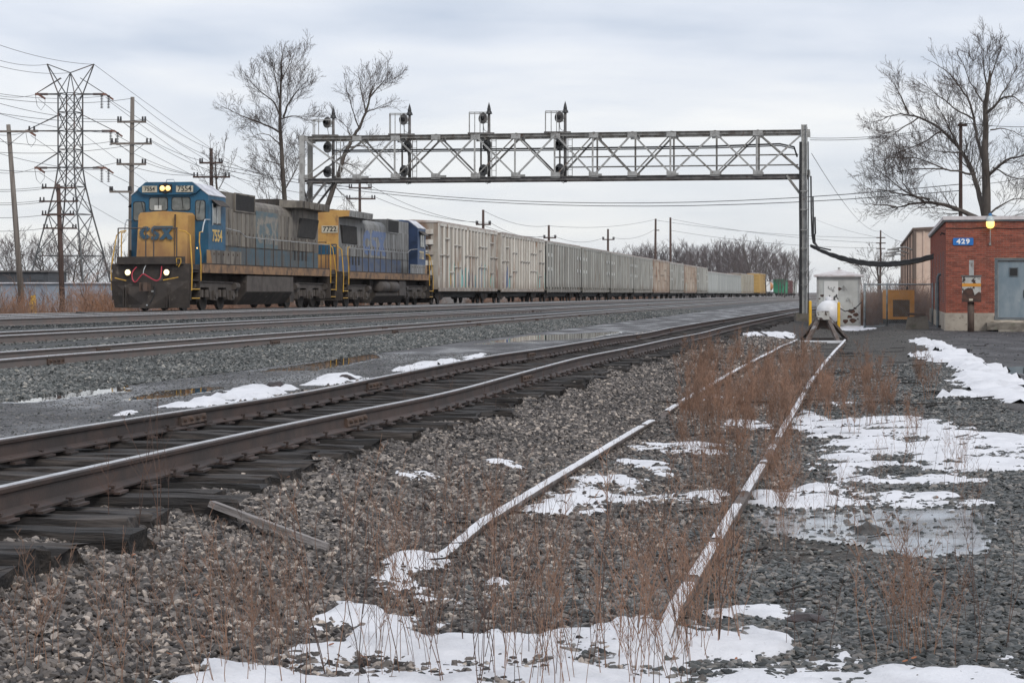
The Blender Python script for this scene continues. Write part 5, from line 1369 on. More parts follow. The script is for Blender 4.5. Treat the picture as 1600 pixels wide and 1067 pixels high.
for q in (3.0, 6.0, 9.5, 13.5, 17.5): B('wall_slot', 'frame_steel', MB().bx(-0.008, 0.004, q-0.10, q+0.10, 1.0, 2.9))
B('downpipe', 'frame_steel', MB().path([(-0.12, 5.6, 0.0), (-0.12, 5.6, 1.95), (-0.08, 5.6, 2.05), (0.02, 5.6, 2.05)], 0.06, 8))
# steel door
df = B('door_frame', 'frame_steel', MB().bx(1.69, 1.80, 0.02, 0.16, 0.40, 2.58).bx(3.11, 3.22, 0.02, 0.16, 0.40, 2.58).bx(1.80, 3.11, 0.02, 0.16, 2.50, 2.58).bx(1.80, 3.11, 0.02, 0.16, 0.40, 0.46))
dr = B('door', 'door_steel', MB().bx(1.825, 3.09, 0.09, 0.14, 0.48, 2.48))
B('door_edge', 'galv', MB().bx(1.80, 1.822, 0.075, 0.10, 0.48, 2.48).bx(1.822, 3.09, 0.078, 0.10, 2.455, 2.478), dr)
B('door_window', 'frame_steel', MB().bx(2.19, 2.51, 0.070, 0.089, 1.93, 2.26), dr)
B('window_glass', 'seal', MB().bx(2.225, 2.475, 0.060, 0.0695, 1.965, 2.225), dr)
B('handle', 'black', MB().path([(2.74, 0.085, 1.22), (2.74, 0.02, 1.24), (2.74, 0.02, 1.40), (2.74, 0.085, 1.42)], 0.02, 6).box((2.74, 0.08, 1.32), (0.10, 0.02, 0.28)), dr)
stp = MB(); 
def slab(mb, x0, x1, y0, y1, z0, z1, seed, nx=10):
    rg = random.Random(seed); top = []; bot = []
    for i in range(nx+1):
        x = x0+(x1-x0)*i/nx
        mb.v += [(x+rg.uniform(-.03, .03), y0+rg.uniform(-.04, .04), z0), (x, y0+rg.uniform(-.03, .03), z0+(z1-z0)*0.55), (x, y0+rg.uniform(0.0, .07), z1+rg.uniform(-.03, .01)), (x, y1, z1), (x, y1, z0)]
    b0 = len(mb.v)-5*(nx+1)
    for i in range(nx):
        for j in range(5):
            j2 = (j+1) % 5; mb.f.append((b0+i*5+j, b0+(i+1)*5+j, b0+(i+1)*5+j2, b0+i*5+j2))
    mb.f += [tuple(b0+j for j in range(5)), tuple(b0+nx*5+j for j in range(5))]
    return mb
B('door_sill', 'concrete', slab(MB(), 1.55, 4.6, -0.06, 0.058, 0.30, 0.395, 6))
B('doorstep', 'concrete_old', slab(MB(), 1.38, 4.4, -0.9, -0.065, 0.06, 0.30, 3))
B('doorstep_rubble', 'concrete_old', slab(MB(), 1.75, 4.4, -1.25, -0.75, -0.15, 0.09, 8))
# number sign
sg = B('number_sign', 'sign_blue', MB().prism([(0.27, 3.05), (0.93, 3.05), (0.955, 3.075), (0.955, 3.285), (0.93, 3.31), (0.27, 3.31), (0.245, 3.285), (0.245, 3.075)], 'y', -0.035, -0.012))
text('429', 0.235, M['sign_white'], bld, (0.60, -0.038, 3.178), (1, 0, 0), (0, 0, 1), name='sign_number', offset=0.010, sx=1.12, spacing=1.22, extrude=0.002)
# wall lamp that is lit
lampo = B('wall_lamp', 'galv', MB().path([(1.53, -0.01, 3.12), (1.53, -0.10, 3.14), (1.53, -0.14, 3.3), (1.53, -0.14, 3.62)], 0.018, 6))
B('conduit_box', 'galv', MB().box((1.53, -0.03, 3.10), (0.07, 0.06, 0.10)), lampo)
B('lamp_globe', 'lamp_yellow', MB().lathe([(0.05, 0), (0.10, 0.02), (0.14, 0.08), (0.145, 0.22), (0.135, 0.24)], (1.53, -0.16, 3.64), (0, 0, 1), 16), lampo, True)
B('lamp_hood', 'lamp_glass', MB().lathe([(0.14, 0.24), (0.145, 0.30), (0.10, 0.40), (0.06, 0.44)], (1.53, -0.16, 3.64), (0, 0, 1), 16), lampo, True)
B('lamp_cap', 'blue_cap', MB().lathe([(0.065, 0.44), (0.055, 0.53), (0.0, 0.54)], (1.53, -0.16, 3.64), (0, 0, 1), 10), lampo)
B('wall_wire', 'cable', MB().path([(0.0, -0.02, 3.66), (0.7, -0.02, 3.64), (1.4, -0.02, 3.67), (2.2, -0.02, 3.63), (3.4, -0.02, 3.66)], 0.012, 5))
B('side_lamp', 'black', MB().path([(-0.02, 0.35, 3.45), (-0.14, 0.35, 3.5), (-0.18, 0.35, 3.42)], 0.03, 6))

# electrical box on a post
M['box_paint'] = mat('box_paint', (0.46, 0.45, 0.42), (0.36, 0.34, 0.31), 4, rough=0.7, c3=(0.045, 0.025, 0.02), scale3=3.2, thr3=(0.50, 0.55))
M['box_rust'] = mat('box_rust', (0.050, 0.028, 0.022), (0.10, 0.05, 0.035), 6, rough=0.85)
M['orange_paint'] = mat('orange_paint', (0.60, 0.255, 0.03), (0.50, 0.21, 0.025), 2, rough=0.55)
M['post_rust'] = mat('post_rust', (0.10, 0.068, 0.052), (0.06, 0.04, 0.032), 4, rough=0.8)
M['yellow_paint'] = mat('yellow_paint', (0.72, 0.42, 0.02), (0.60, 0.34, 0.02), 3, rough=0.5)
pb = P(1517, 518, 67.4); pb.z = zg(pb.x, pb.y)
ebx = empty('electrical_box', pb, rzb, 'rusty white electrical box with an orange stripe on a brown post', 'electrical box')
MB().tube((0, 0, -0.1), (0, 0, 1.12), 0.115, n=12).build('post', M['post_rust'], ebx, True)
MB().box((0.02, 0.02, 2.2), (0.16, 0.06, 0.6)).build('upper_bracket', M['galv'], ebx)
bxo = MB().bx(-0.30, 0.33, -0.20, 0.06, 1.08, 1.92).build('cabinet', M['box_paint'], ebx)
MB().bx(-0.325, 0.355, -0.23, 0.08, 1.922, 1.97).build('cabinet_roof', M['galv_dark'], bxo)
MB().bx(-0.305, 0.335, -0.206, -0.05, 1.58, 1.69).build('stripe', M['orange_paint'], bxo)
MB().bx(-0.31, 0.34, -0.208, 0.065, 1.04, 1.16).build('rusted_base', M['box_rust'], bxo)
MB().prism([(-0.305, 1.16), (0.335, 1.16), (0.335, 1.36), (0.26, 1.40), (0.18, 1.34), (0.12, 1.28), (0.05, 1.50), (-0.10, 1.54), (-0.25, 1.46), (-0.305, 1.34)], 'y', -0.207, -0.2015).build('rust_patch', M['box_rust'], bxo)
MB().bx(-0.07, 0.06, -0.214, -0.209, 1.09, 1.16).build('label_plate', M['numboard'], bxo)

# white metal equipment shed
M['shed_white'] = mat('shed_white', (0.44, 0.45, 0.43), (0.36, 0.365, 0.35), 1.5, rough=0.65, c3=(0.10, 0.05, 0.035), scale3=2.6, thr3=(0.66, 0.70))
M['shed_roof'] = mat('shed_roof', (0.56, 0.54, 0.54), (0.45, 0.40, 0.39), 3, rough=0.7)
M['scrawl'] = mat('scrawl', (0.05, 0.05, 0.05), rough=0.7)
M['scrawl_grey'] = mat('scrawl_grey', (0.22, 0.22, 0.21), rough=0.7)
shp = P(1277, 503, 88.5); shp.z = zg(shp.x, shp.y)-0.02
shed = empty('equipment_shed', shp, rzb, 'white rust spotted metal shed with graffiti behind the tank', 'shed')
SW, SH, SD = 1.92, 2.30, 2.4
MB().bx(0, SW, 0, SD, 0.05, SH).build('wall', M['shed_white'], shed)
rf = MB(); e = 0.16
rf.v += [(-e, -e, SH-0.02), (SW+e, -e, SH-0.02), (SW+e, SD+e, SH-0.02), (-e, SD+e, SH-0.02), (-e, -e, SH+0.06), (SW+e, -e, SH+0.06), (SW+e, SD+e, SH+0.06), (-e, SD+e, SH+0.06), (SW/2, SD/2, SH+0.33)]
rf.f += [(0, 1, 2, 3), (0, 1, 5, 4), (1, 2, 6, 5), (2, 3, 7, 6), (3, 0, 4, 7), (4, 5, 8), (5, 6, 8), (6, 7, 8), (7, 4, 8)]
rfo = rf.build('roof', M['shed_roof'], shed)
MB().tube((SW/2, SD/2, SH+0.28), (SW/2, SD/2, SH+0.42), 0.06, n=8).build('vent', M['galv'], rfo)
MB().bx(0.30, 0.94, -0.03, -0.002, 0.3, 2.08).build('door', M['white_paint'], shed)
MB().bx(-0.03, 0.06, -0.04, 0.06, 0.0, SH-0.03).build('corner_angle', M['galv'], shed)
MB().bx(SW-0.06, SW+0.03, -0.04, 0.06, 0.0, SH-0.03).build('corner_angle', M['galv'], shed)
rg = random.Random(9)
for (cx, cz, m_, w) in ((0.55, 1.75, 'scrawl_grey', 0.025), (0.70, 1.7, 'scrawl_grey', 0.025), (0.52, 1.33, 'scrawl', 0.05), (0.68, 1.30, 'scrawl', 0.05), (0.82, 1.36, 'scrawl', 0.05), (1.15, 1.75, 'scrawl_grey', 0.02), (1.35, 1.2, 'scrawl_grey', 0.02)):
    pts = [(cx+rg.uniform(-.10, .10)+0.02*q, cz+rg.uniform(-.14, .14)) for q in range(6)]
    MB().stroke(pts, w, (0, -0.034, 0), (1, 0, 0), (0, 0, 1), 0.002).build('graffiti', M[m_], shed)
for (cx, cz, rr) in ((0.22, 1.42, .10), (0.10, 1.28, .06), (1.0, 1.72, .10), (1.55, 0.72, .16), (1.70, 0.85, .10), (1.75, 0.55, .13), (1.45, 0.45, .12), (1.60, 0.30, .18), (1.25, 0.25, .14), (1.85, 0.35, .08), (0.15, 0.85, .07), (1.88, 1.6, .04), (0.06, 0.45, .08)):
    pts = [(cx+rr*rg.uniform(.5, 1.1)*math.cos(a*0.785)*1.2, cz+rr*rg.uniform(.5, 1.1)*math.sin(a*0.785)*0.8) for a in range(8)]
    MB().plate(pts, (0, -0.003, 0), (1, 0, 0), (0, 0, 1), 0.002).build('rust_spot', M['box_rust'], shed)

# propane tank
M['tank_white'] = mat('tank_white', (0.70, 0.70, 0.71), (0.62, 0.62, 0.63), 2, rough=0.4, c3=(0.45, 0.22, 0.22), scale3=5, thr3=(0.66, 0.80))
tkp = P(1294, 501, 83.5); tz = zg(tkp.x, tkp.y)
tank = empty('propane_tank', (tkp.x, tkp.y, tz), rzb, 'white cylindrical propane tank lying between two yellow bollards', 'tank')
prof = [(0.0, -0.42), (0.16, -0.405), (0.30, -0.34), (0.42, -0.21), (0.50, -0.05), (0.525, 0.08), (0.525, 4.3), (0.45, 4.55), (0.25, 4.75), (0, 4.8)]
MB().lathe(prof, (0, 0.4, 0.72), (0, 1, 0), 36).build('vessel', M['tank_white'], tank, True)
for y in (0.9, 3.6): MB().bx(-0.35, 0.35, y-0.1, y+0.1, 0.0, 0.32).build('saddle', M['concrete_old'], tank)
MB().lathe([(0.16, 0), (0.18, 0.05), (0.16, 0.16), (0.0, 0.18)], (0, 1.6, 1.22), (0, 0, 1), 14).build('valve_dome', M['tank_white'], tank)
MB().path([(0.3, 1.0, 1.0), (0.7, 1.0, 0.75), (1.1, 1.2, 0.85), (1.4, 1.6, 1.15)], 0.025, 5).build('gas_pipe', M['cable'], tank)
for x, nm in ((1266, 'yellow steel bollard on the left of the propane tank'), (1310.5, 'yellow steel bollard on the right, in front of the tank')):
    q = P(x, 507, 81.8); q.z = zg(q.x, q.y)-0.05
    bl = MB().lathe([(0.062, 0), (0.062, 1.18), (0.05, 1.22), (0, 1.24)], (0, 0, 0), (0, 0, 1), 14).build('bollard', M['yellow_paint'], None, True, loc=q)
    tag(bl, nm, 'bollard', 'bollards by the propane tank')

# bumping post at the end of the siding
bp0 = Vector((XS(62.6)+0.05, 62.6, CZ-hS(62.6))); bmp = empty('bumping_post', bp0, -0.18, 'rusty steel bumping post at the end of the siding', 'bumping post')
z_ = lambda y: CZ-(y-HOR)/F*62.6 - bp0.z
hd = MB().box((0, -0.1, 0.77), (0.40, 0.28, 0.28)).build('buffer_head', M['box_paint'], bmp)
MB().prism([(-0.20, 0.62), (0.20, 0.62), (0.36, 0.30), (0.16, 0.30), (0.05, 0.42), (-0.05, 0.42), (-0.16, 0.30), (-0.36, 0.30)], 'y', 0.04, 0.09).build('web_plate', M['rust_dark'], bmp)
for s in (-1, 1):
    MB().bar((0.13*s, 0.0, 0.70), (0.50*s, -0.75, -0.10), 0.13, 0.09).build('front_leg', M['rail_old'], bmp)
    MB().bar((0.16*s, 0.1, 0.68), (0.74*s, 1.6, -0.04), 0.12, 0.10).build('rear_leg', M['rail_old'], bmp)
MB().bx(-0.75, 0.75, 0.9, 1.15, -0.12, 0.02).build('tie_beam', M['tie'], bmp)
MB().bx(-0.72, 0.72, -1.15, -1.0, -0.1, -0.02).build('gauge_bar', M['snow'], bmp)

# chain link fence with gate, generator, concrete block
M['fence'] = mat('fence', (0.25, 0.28, 0.29), (0.17, 0.18, 0.18), 4, rough=0.5, metal=0.4)
M['fence_green'] = mat('fence_green', (0.20, 0.27, 0.26), rough=0.6)
fz = 81.5
f0 = P(1351, 508, fz); f0.z = zg(f0.x, f0.y)
fen = empty('chain_link_fence', f0, rzb*0.35, 'galvanised chain link fence between the shed and the brick building', 'fence')
fx = [0.0, 0.93, 2.83, 2.97]
for i, x in enumerate(fx): MB().tube((x, 0, -0.05), (x, 0, 1.93), 0.040 if i else 0.052, n=8).build('post', M['fence' if i < 3 else 'fence_green'], fen, True)
for z in (1.88, 0.10): MB().tube((0, 0, z), (2.83, 0, z), 0.030, n=6).build('rail', M['fence'], fen)
def chain(x0, x1, z0, z1, sp=0.085, r=0.0042):
    mb = MB(); H_ = z1-z0; k = int((x1-x0+H_)/sp)
    for i in range(1, k):
        c = x0 - H_ + i*sp
        for s in (0, 1):
            a = max(x0, c); b_ = min(x1, c+H_)
            if b_-a < 0.02: continue
            za, zb_ = z0+(a-c), z0+(b_-c)
            if s: za, zb_ = z0+z1-za, z0+z1-zb_
            mb.path([(a, 0, za), (b_, 0, zb_)], r, 3, cap=False)
    return mb
m1 = chain(0.04, 0.91, 0.12, 1.86).build('wire_mesh', M['fence'], fen); m1['kind'] = 'stuff'
m2 = chain(0.96, 2.80, 0.12, 1.86).build('wire_mesh', M['fence'], fen); m2['kind'] = 'stuff'
gq = P(1388, 503, 85.5); gq.z = zg(gq.x, gq.y)
gen = empty('generator', gq, rzb*0.4, 'orange standby generator cabinet behind the fence', 'generator')
MB().bx(0.02, 1.12, 0.0, 2.2, 0.0, 0.19).build('base', M['black'], gen)
ho = MB().bx(0, 0.20, 0, 2.2, 0.20, 1.50).bx(0.94, 1.14, 0, 2.2, 0.20, 1.50).bx(0.20, 0.94, 0, 2.2, 0.20, 0.31).bx(0.20, 0.94, 0, 2.2, 1.06, 1.50).build('housing', M['orange_paint'], gen)
MB().bx(0.20, 0.94, 0.06, 0.10, 0.31, 1.06).build('grille', mat('grille_brown', (0.16, 0.085, 0.03), rough=0.8), gen)
for k in range(9): MB().box((0.57, 0.045, 0.36+k*0.083), (0.73, 0.03, 0.018)).build('grille_slat', M['post_rust'], gen)
MB().tube((0.9, 0.6, 1.5), (0.9, 0.6, 1.66), 0.05, n=8).build('exhaust', M['black'], gen)
cq = P(1433, 514, 71.5); cq.z = zg(cq.x, cq.y)
cb_ = MB(); cb_.quadbox([(-0.43, -0.28, -0.05), (0.43, -0.28, -0.05), (0.43, 0.28, -0.05), (-0.43, 0.28, -0.05), (-0.35, -0.20, 0.44), (0.37, -0.20, 0.50), (0.37, 0.2, 0.50), (-0.35, 0.2, 0.44)])
cbo = empty('concrete_block', cq, rzb, 'broken concrete block with a board on top beside the brick building', 'concrete block')
cb_.build('block', M['concrete_old'], cbo)
MB().bx(-0.36, 0.30, -0.24, 0.24, 0.515, 0.60).build('top_board', M['post_rust'], cbo)
gut = P(1456, 512, 73.5); gut.z = zg(gut.x, gut.y)
rr_ = MB(); rg = random.Random(3)
for k in range(10): 
    a = rg.uniform(-0.6, 0.9); rr_.bar((a, rg.uniform(-.5, .5), 0.03+0.1*rg.random()), (a+rg.uniform(-.5, .5), rg.uniform(-.5, .5), 0.03+0.1*rg.random()), rg.uniform(.05, .15), .05)
tag(rr_.build('debris_pile', M['tie'], None, loc=gut), 'dark heap of scrap boards at the foot of the fence', 'debris', kind='stuff')

# tan metal warehouse
M['tan_metal'] = mat('tan_metal', (0.70, 0.54, 0.44), (0.64, 0.48, 0.39), 2, rough=0.6)
M['tan_trim'] = mat('tan_trim', (0.16, 0.12, 0.10), rough=0.6)
wq = Vector(((1430-800)/F*112, 112, 0.12))
wh = empty('warehouse', wq, -math.atan(0.183), 'tan ribbed metal warehouse behind the brick building', 'building')
WH = 5.02; WL = 42
MB().bx(0, 14, 0, WL, 0, WH).build('wall', M['tan_metal'], wh)
for k in range(46): MB().box((-0.03, 0.45+k*0.92, WH/2), (0.06, 0.10, WH-0.05)).build('wall_rib', M['tan_metal'], wh)
for k in range(15): MB().box((0.5+k*0.92, -0.03, WH/2), (0.10, 0.06, WH-0.05)).build('wall_rib', M['tan_metal'], wh)
for k in range(6): MB().box((-0.08, 1.2+k*7.9, WH/2), (0.10, 0.14, WH-0.1)).build('downspout', M['tan_trim'], wh)
MB().box((-0.02, -0.02, WH/2), (0.16, 0.16, WH)).build('corner_trim', M['tan_trim'], wh)
MB().prism([(-0.15, WH), (14.2, WH), (14.2, WH+0.12), (7, WH+0.45), (-0.15, WH+0.12)], 'y', -0.15, WL+0.2).build('roof', M['tan_trim'], wh)
for k in range(3): MB().path([(0, 3+k*11, 3.9), (-0.5, 3+k*11, 4.1), (-1.3, 3+k*11, 4.0)], 0.05, 6).box((-1.2, 3+k*11, 3.95), (0.7, 0.35, 0.1)).build('wall_light', M['galv'], wh)

# loose plank, long stick, dark slab by the track
pa, pb2 = G(333, 812), G(512, 872)
pk = MB(); L_ = (pb2-pa).length
for i in range(9):
    t = i/8; w = 0.042 + 0.008*math.sin(t*9) - (0.045*t if t > 0.7 else 0)*0.8
    pk.v += [(L_*t, -w, 0), (L_*t, w, 0), (L_*t, w*0.9, 0.035), (L_*t, 0.0, 0.042), (L_*t, -w*0.9, 0.035)]
for i in range(8):
    for j in range(5): pk.f.append((i*5+j, i*5+(j+1) % 5, (i+1)*5+(j+1) % 5, (i+1)*5+j))
pk.f += [tuple(range(5)), tuple(40+j for j in range(5))]
po = pk.build('plank', M['board']); po.location = pa+Vector((0, 0, 0.07)); dv = pb2-pa
po.rotation_euler = (-0.25, -math.atan2(dv.z-0.03, dv.xy.length), math.atan2(dv.y, dv.x))
tag(po, 'weathered grey splintered plank lying on the ballast', 'plank')
q = G(116, 487); sl = MB(); 
s0 = Vector((XT(56)-3.2, 56.5, CZ-hT(56)-0.15))
sl.quadbox([(0, 0, 0), (3.0, 0.4, 0.0), (3.0, 0.9, 0.0), (0, 0.5, 0), (0.05, 0, 0.34), (2.9, 0.4, 0.05), (2.9, 0.9, 0.05), (0.05, 0.5, 0.34)])
s0 = P(116, 489, 62.5)
tag(sl.build('fallen_board', M['black'], None, loc=s0-Vector((0, 0, 0.3)), rz=0), 'tilted black slab lying beyond the tracks left of the locomotive', 'board')
# single larger rocks and half buried ties
def rock(name, pos, r, seed, m, label):
    bm = bmesh.new(); bmesh.ops.create_icosphere(bm, subdivisions=2, radius=1)
    rg = random.Random(seed); sx, sy, sz = rg.uniform(.8, 1.2), rg.uniform(.7, 1), rg.uniform(.45, .7)
    for v in bm.verts:
        k = 1+0.45*noise.noise(v.co*1.3+Vector((seed, 0, 0)))
        v.co = Vector((v.co.x*sx, v.co.y*sy, v.co.z*sz))*k*r
    me = bpy.data.meshes.new(name); bm.to_mesh(me); bm.free(); me.materials.append(m)
    o = link(name, me, None, pos+Vector((0, 0, r*0.2))); tag(o, label, 'rock'); return o
M['rock_dark'] = mat('rock_dark', (0.075, 0.07, 0.066), (0.05, 0.045, 0.042), 12, rough=0.7, bump=0.5)
M['rock_black'] = mat('rock_black', (0.028, 0.022, 0.022), (0.05, 0.035, 0.035), 12, rough=0.6, bump=0.5)
rock('rock', G(1355, 836), 0.095, 1, M['rock_dark'], 'large grey rock standing in the icy puddle')
rock('rock', G(1257, 972), 0.075, 2, M['rock_black'], 'round black rock below the near rail')
rock('rock', G(1392, 977), 0.060, 4, M['rock_dark'], 'dark rock right of the round black one')
rock('rock', G(428, 609), 0.13, 5, M['rock_black'], 'black lump in the largest snow pile left of the track')
rock('rock', G(541, 594), 0.11, 6, M['rock_black'], 'black lump in the second snow pile')
# ---------------------------------------------------------------- bare trees
M['bark'] = mat('bark', (0.095, 0.078, 0.066), (0.055, 0.046, 0.040), 3, rough=0.9, bump=0.6, bscale=14, stretch=(1, 1, 0.25), c3=(0.075, 0.075, 0.04), scale3=1.5, thr3=(0.6, 0.75))
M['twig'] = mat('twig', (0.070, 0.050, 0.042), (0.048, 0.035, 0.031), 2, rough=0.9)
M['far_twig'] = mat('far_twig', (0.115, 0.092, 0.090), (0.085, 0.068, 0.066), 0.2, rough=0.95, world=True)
M['brush'] = mat('brush', (0.25, 0.145, 0.10), (0.19, 0.125, 0.095), 0.15, rough=0.95, world=True, c3=(0.28, 0.14, 0.075), scale3=0.07, thr3=(0.5, 0.6))
def grow(mb, p, dr, L, r, lev, rg, nsub, up=0.25, twig_r=0.010, kids=(5, 4, 0), sides=(5, 4, 3), wander=0.11, ang=(0.40, 0.80), dens=None):
    nseg = 4 if L > 0.9 else (3 if lev < 2 else 2)
    pts = [Vector(p)]; rs_ = [r]; d = Vector(dr).normalized()
    for i in range(nseg):
        d = (d + Vector((rg.gauss(0, wander), rg.gauss(0, wander), rg.gauss(0, wander*0.8)+up*0.20))).normalized()
        pts.append(pts[-1] + d*(L/nseg)); rs_.append(max(twig_r*0.5, r*(1-0.85*(i+1)/nseg)))
    mb[min(lev, len(mb)-1)].path(pts, rs_, sides[min(lev, len(sides)-1)], cap=False)
    k = kids[lev] if lev < len(kids) else 0
    if dens and k: k = min(k, max(1, int(L/dens[lev]+rg.random())))
    for q in range(k):
        t = 0.15 + 0.83*(q+rg.random())/k; i = min(nseg-1, int(t*nseg)); f = t*nseg-i
        pp = pts[i].lerp(pts[i+1], f); dd = (pts[i+1]-pts[i]).normalized()
        ax = dd.orthogonal().normalized(); ax.rotate(Matrix.Rotation(rg.uniform(0, 6.283), 3, dd))
        a = rg.uniform(*ang); nd = dd*math.cos(a) + ax*math.sin(a) + Vector((0, 0, up*0.4))
        grow(mb, pp, nd, L*rg.uniform(0.42, 0.72)*(1-0.30*t), max(twig_r, rs_[i]*0.5), lev+1, rg, nsub, up, twig_r, kids, sides, wander, ang, dens)
def limb_tree(name, label, cat, d, trunk, limbs, r0, seed, step=0.30, blen=2.5, twig_r=0.0090, tw=0.10, group=None, ky=1.0):
    trunk = [(x, 480-(480-y)*ky) for (x, y) in trunk]; limbs = [(r_, [(x, 480-(480-y)*ky) for (x, y) in pts_]) for (r_, pts_) in limbs]
    rg = random.Random(seed); base = P(trunk[0][0], trunk[0][1], d); base.z = min(base.z, zg(base.x, base.y))
    root = empty(name, base, 0, label, cat, group)
    T, Bm, Tw = MB(), MB(), MB()
    def smooth(pts):
        out = []
        for i in range(len(pts)-1):
            for k in range(3): out.append(pts[i].lerp(pts[i+1], k/3))
        out.append(pts[-1])
        for _ in range(2):
            out = [out[0]] + [(out[i-1]+out[i]*2+out[i+1])/4 for i in range(1, len(out)-1)] + [out[-1]]
        return [q + Vector((rg.gauss(0, .02), rg.gauss(0, .02), rg.gauss(0, .02))) for q in out]
    tp = smooth([P(x, y, d)-base for (x, y) in trunk]); n_ = len(tp)
    T.path(tp, [r0*(1-0.80*i/(n_-1)) + (0.12*r0 if i == 0 else 0) for i in range(n_)], 10, cap=False)
    sets = [(tp, r0*0.6, 0.45)]; trunk_n = 1
    for li in limbs:
        (r1, pts_) = li; k = rg.uniform(-0.75, 0.75)
        x0 = pts_[0][0]; pp = []
        for (x, y) in pts_:
            dy = k*math.hypot(x-x0, y-pts_[0][1])/F*d; pp.append(P(x, y, d+dy)-base)
        sp = smooth(pp); m_ = len(sp)
        Bm.path(sp, [max(0.016, 0.72*r1*(1-0.88*i/(m_-1))) for i in range(m_)], 7, cap=False)
        sets.append((sp, r1, 0.18))
    for si_, (sp, r1, st) in enumerate(sets):
        tot = sum((sp[i+1]-sp[i]).length for i in range(len(sp)-1)); acc = 0
        nxt = tot*st
        for i in range(len(sp)-1):
            sl = (sp[i+1]-sp[i]).length
            while acc+sl > nxt:
                f = (nxt-acc)/max(sl, 1e-6); p = sp[i].lerp(sp[i+1], f); dd = (sp[i+1]-sp[i]).normalized(); t = nxt/tot
                ax = dd.orthogonal().normalized(); ax.rotate(Matrix.Rotation(rg.uniform(0, 6.283), 3, dd))
                a = rg.uniform(0.5, 1.0); nd = dd*math.cos(a)+ax*math.sin(a)+Vector((0, 0, 0.25))
                L = blen*rg.uniform(0.55, 1.1)*(1.05-(0.55 if si_ else 0.78)*t)
                grow([Bm, Tw, Tw], p, nd, L, max(0.012, r1*0.17*(1-0.5*t)), 0, rg, 0, 0.22, twig_r, (9, 7, 4, 0), (4, 3, 3, 3), 0.085, (0.38, 0.75), (0.27, 0.19, 0.17))
                nxt += step*rg.uniform(0.6, 1.4)
            acc += sl
        grow([Bm, Tw, Tw], sp[-1], sp[-1]-sp[-3], blen*0.32, 0.014, 0, rg, 0, 0.22, twig_r, (9, 7, 4, 0), (4, 3, 3, 3), 0.085, (0.38, 0.75), (0.27, 0.19, 0.17))
    T.build('trunk', M['bark'], root, True); Bm.build('branches', M['bark'], root); Tw.build('twigs', M['twig'], root)
    return root
limb_tree('bare_tree', 'tall bare tree behind the leading locomotive, left of the bridge', 'tree', 125,
  [(448, 482), (446, 330), (442, 250), (438, 190), (437, 150), (440, 100), (441, 70)],
  [(0.10, [(441, 196), (420, 184), (390, 173), (368, 163), (348, 152)]), (0.09, [(438.6, 168), (428, 143), (411, 132), (394, 113), (384, 99)]),
   (0.10, [(442, 170), (452, 143), (466, 124), (482, 108)]), (0.07, [(436, 137), (430, 102), (422, 76)]), (0.06, [(440, 110), (452, 84), (460, 68)]),
   (0.08, [(443, 222), (432, 207), (414, 195), (398, 200)]), (0.07, [(440, 172), (463, 165), (482, 176)]), (0.06, [(444, 248), (419, 240), (396, 242)]), (0.06, [(447, 285), (460, 262), (471, 232), (474, 214)]), (0.05, [(446, 300), (432, 280), (420, 262)])],
  0.19, 3, ky=0.955)
limb_tree('bare_tree', 'leaning bare tree seen through the left end of the signal bridge', 'tree', 122,
  [(500, 478), (504, 330), (523, 285), (534, 246), (543, 222), (551, 203), (561, 192), (572, 165), (577, 143), (583, 122)],
  [(0.08, [(577, 142), (592, 121), (612, 107)]), (0.07, [(561, 192), (553, 170), (545, 138), (540, 122)]), (0.07, [(571, 164), (564, 127), (561, 104)]), (0.06, [(578, 140), (586, 119), (592, 102)]),
   (0.08, [(543, 222), (562, 218), (580, 222), (590, 230)]), (0.07, [(549, 206), (544, 190), (530, 178)]), (0.06, [(572, 165), (590, 158), (604, 150)]), (0.06, [(534, 246), (552, 250), (566, 262)]), (0.05, [(523, 286), (540, 300), (552, 318)])],
  0.19, 8, blen=2.1, ky=0.965)
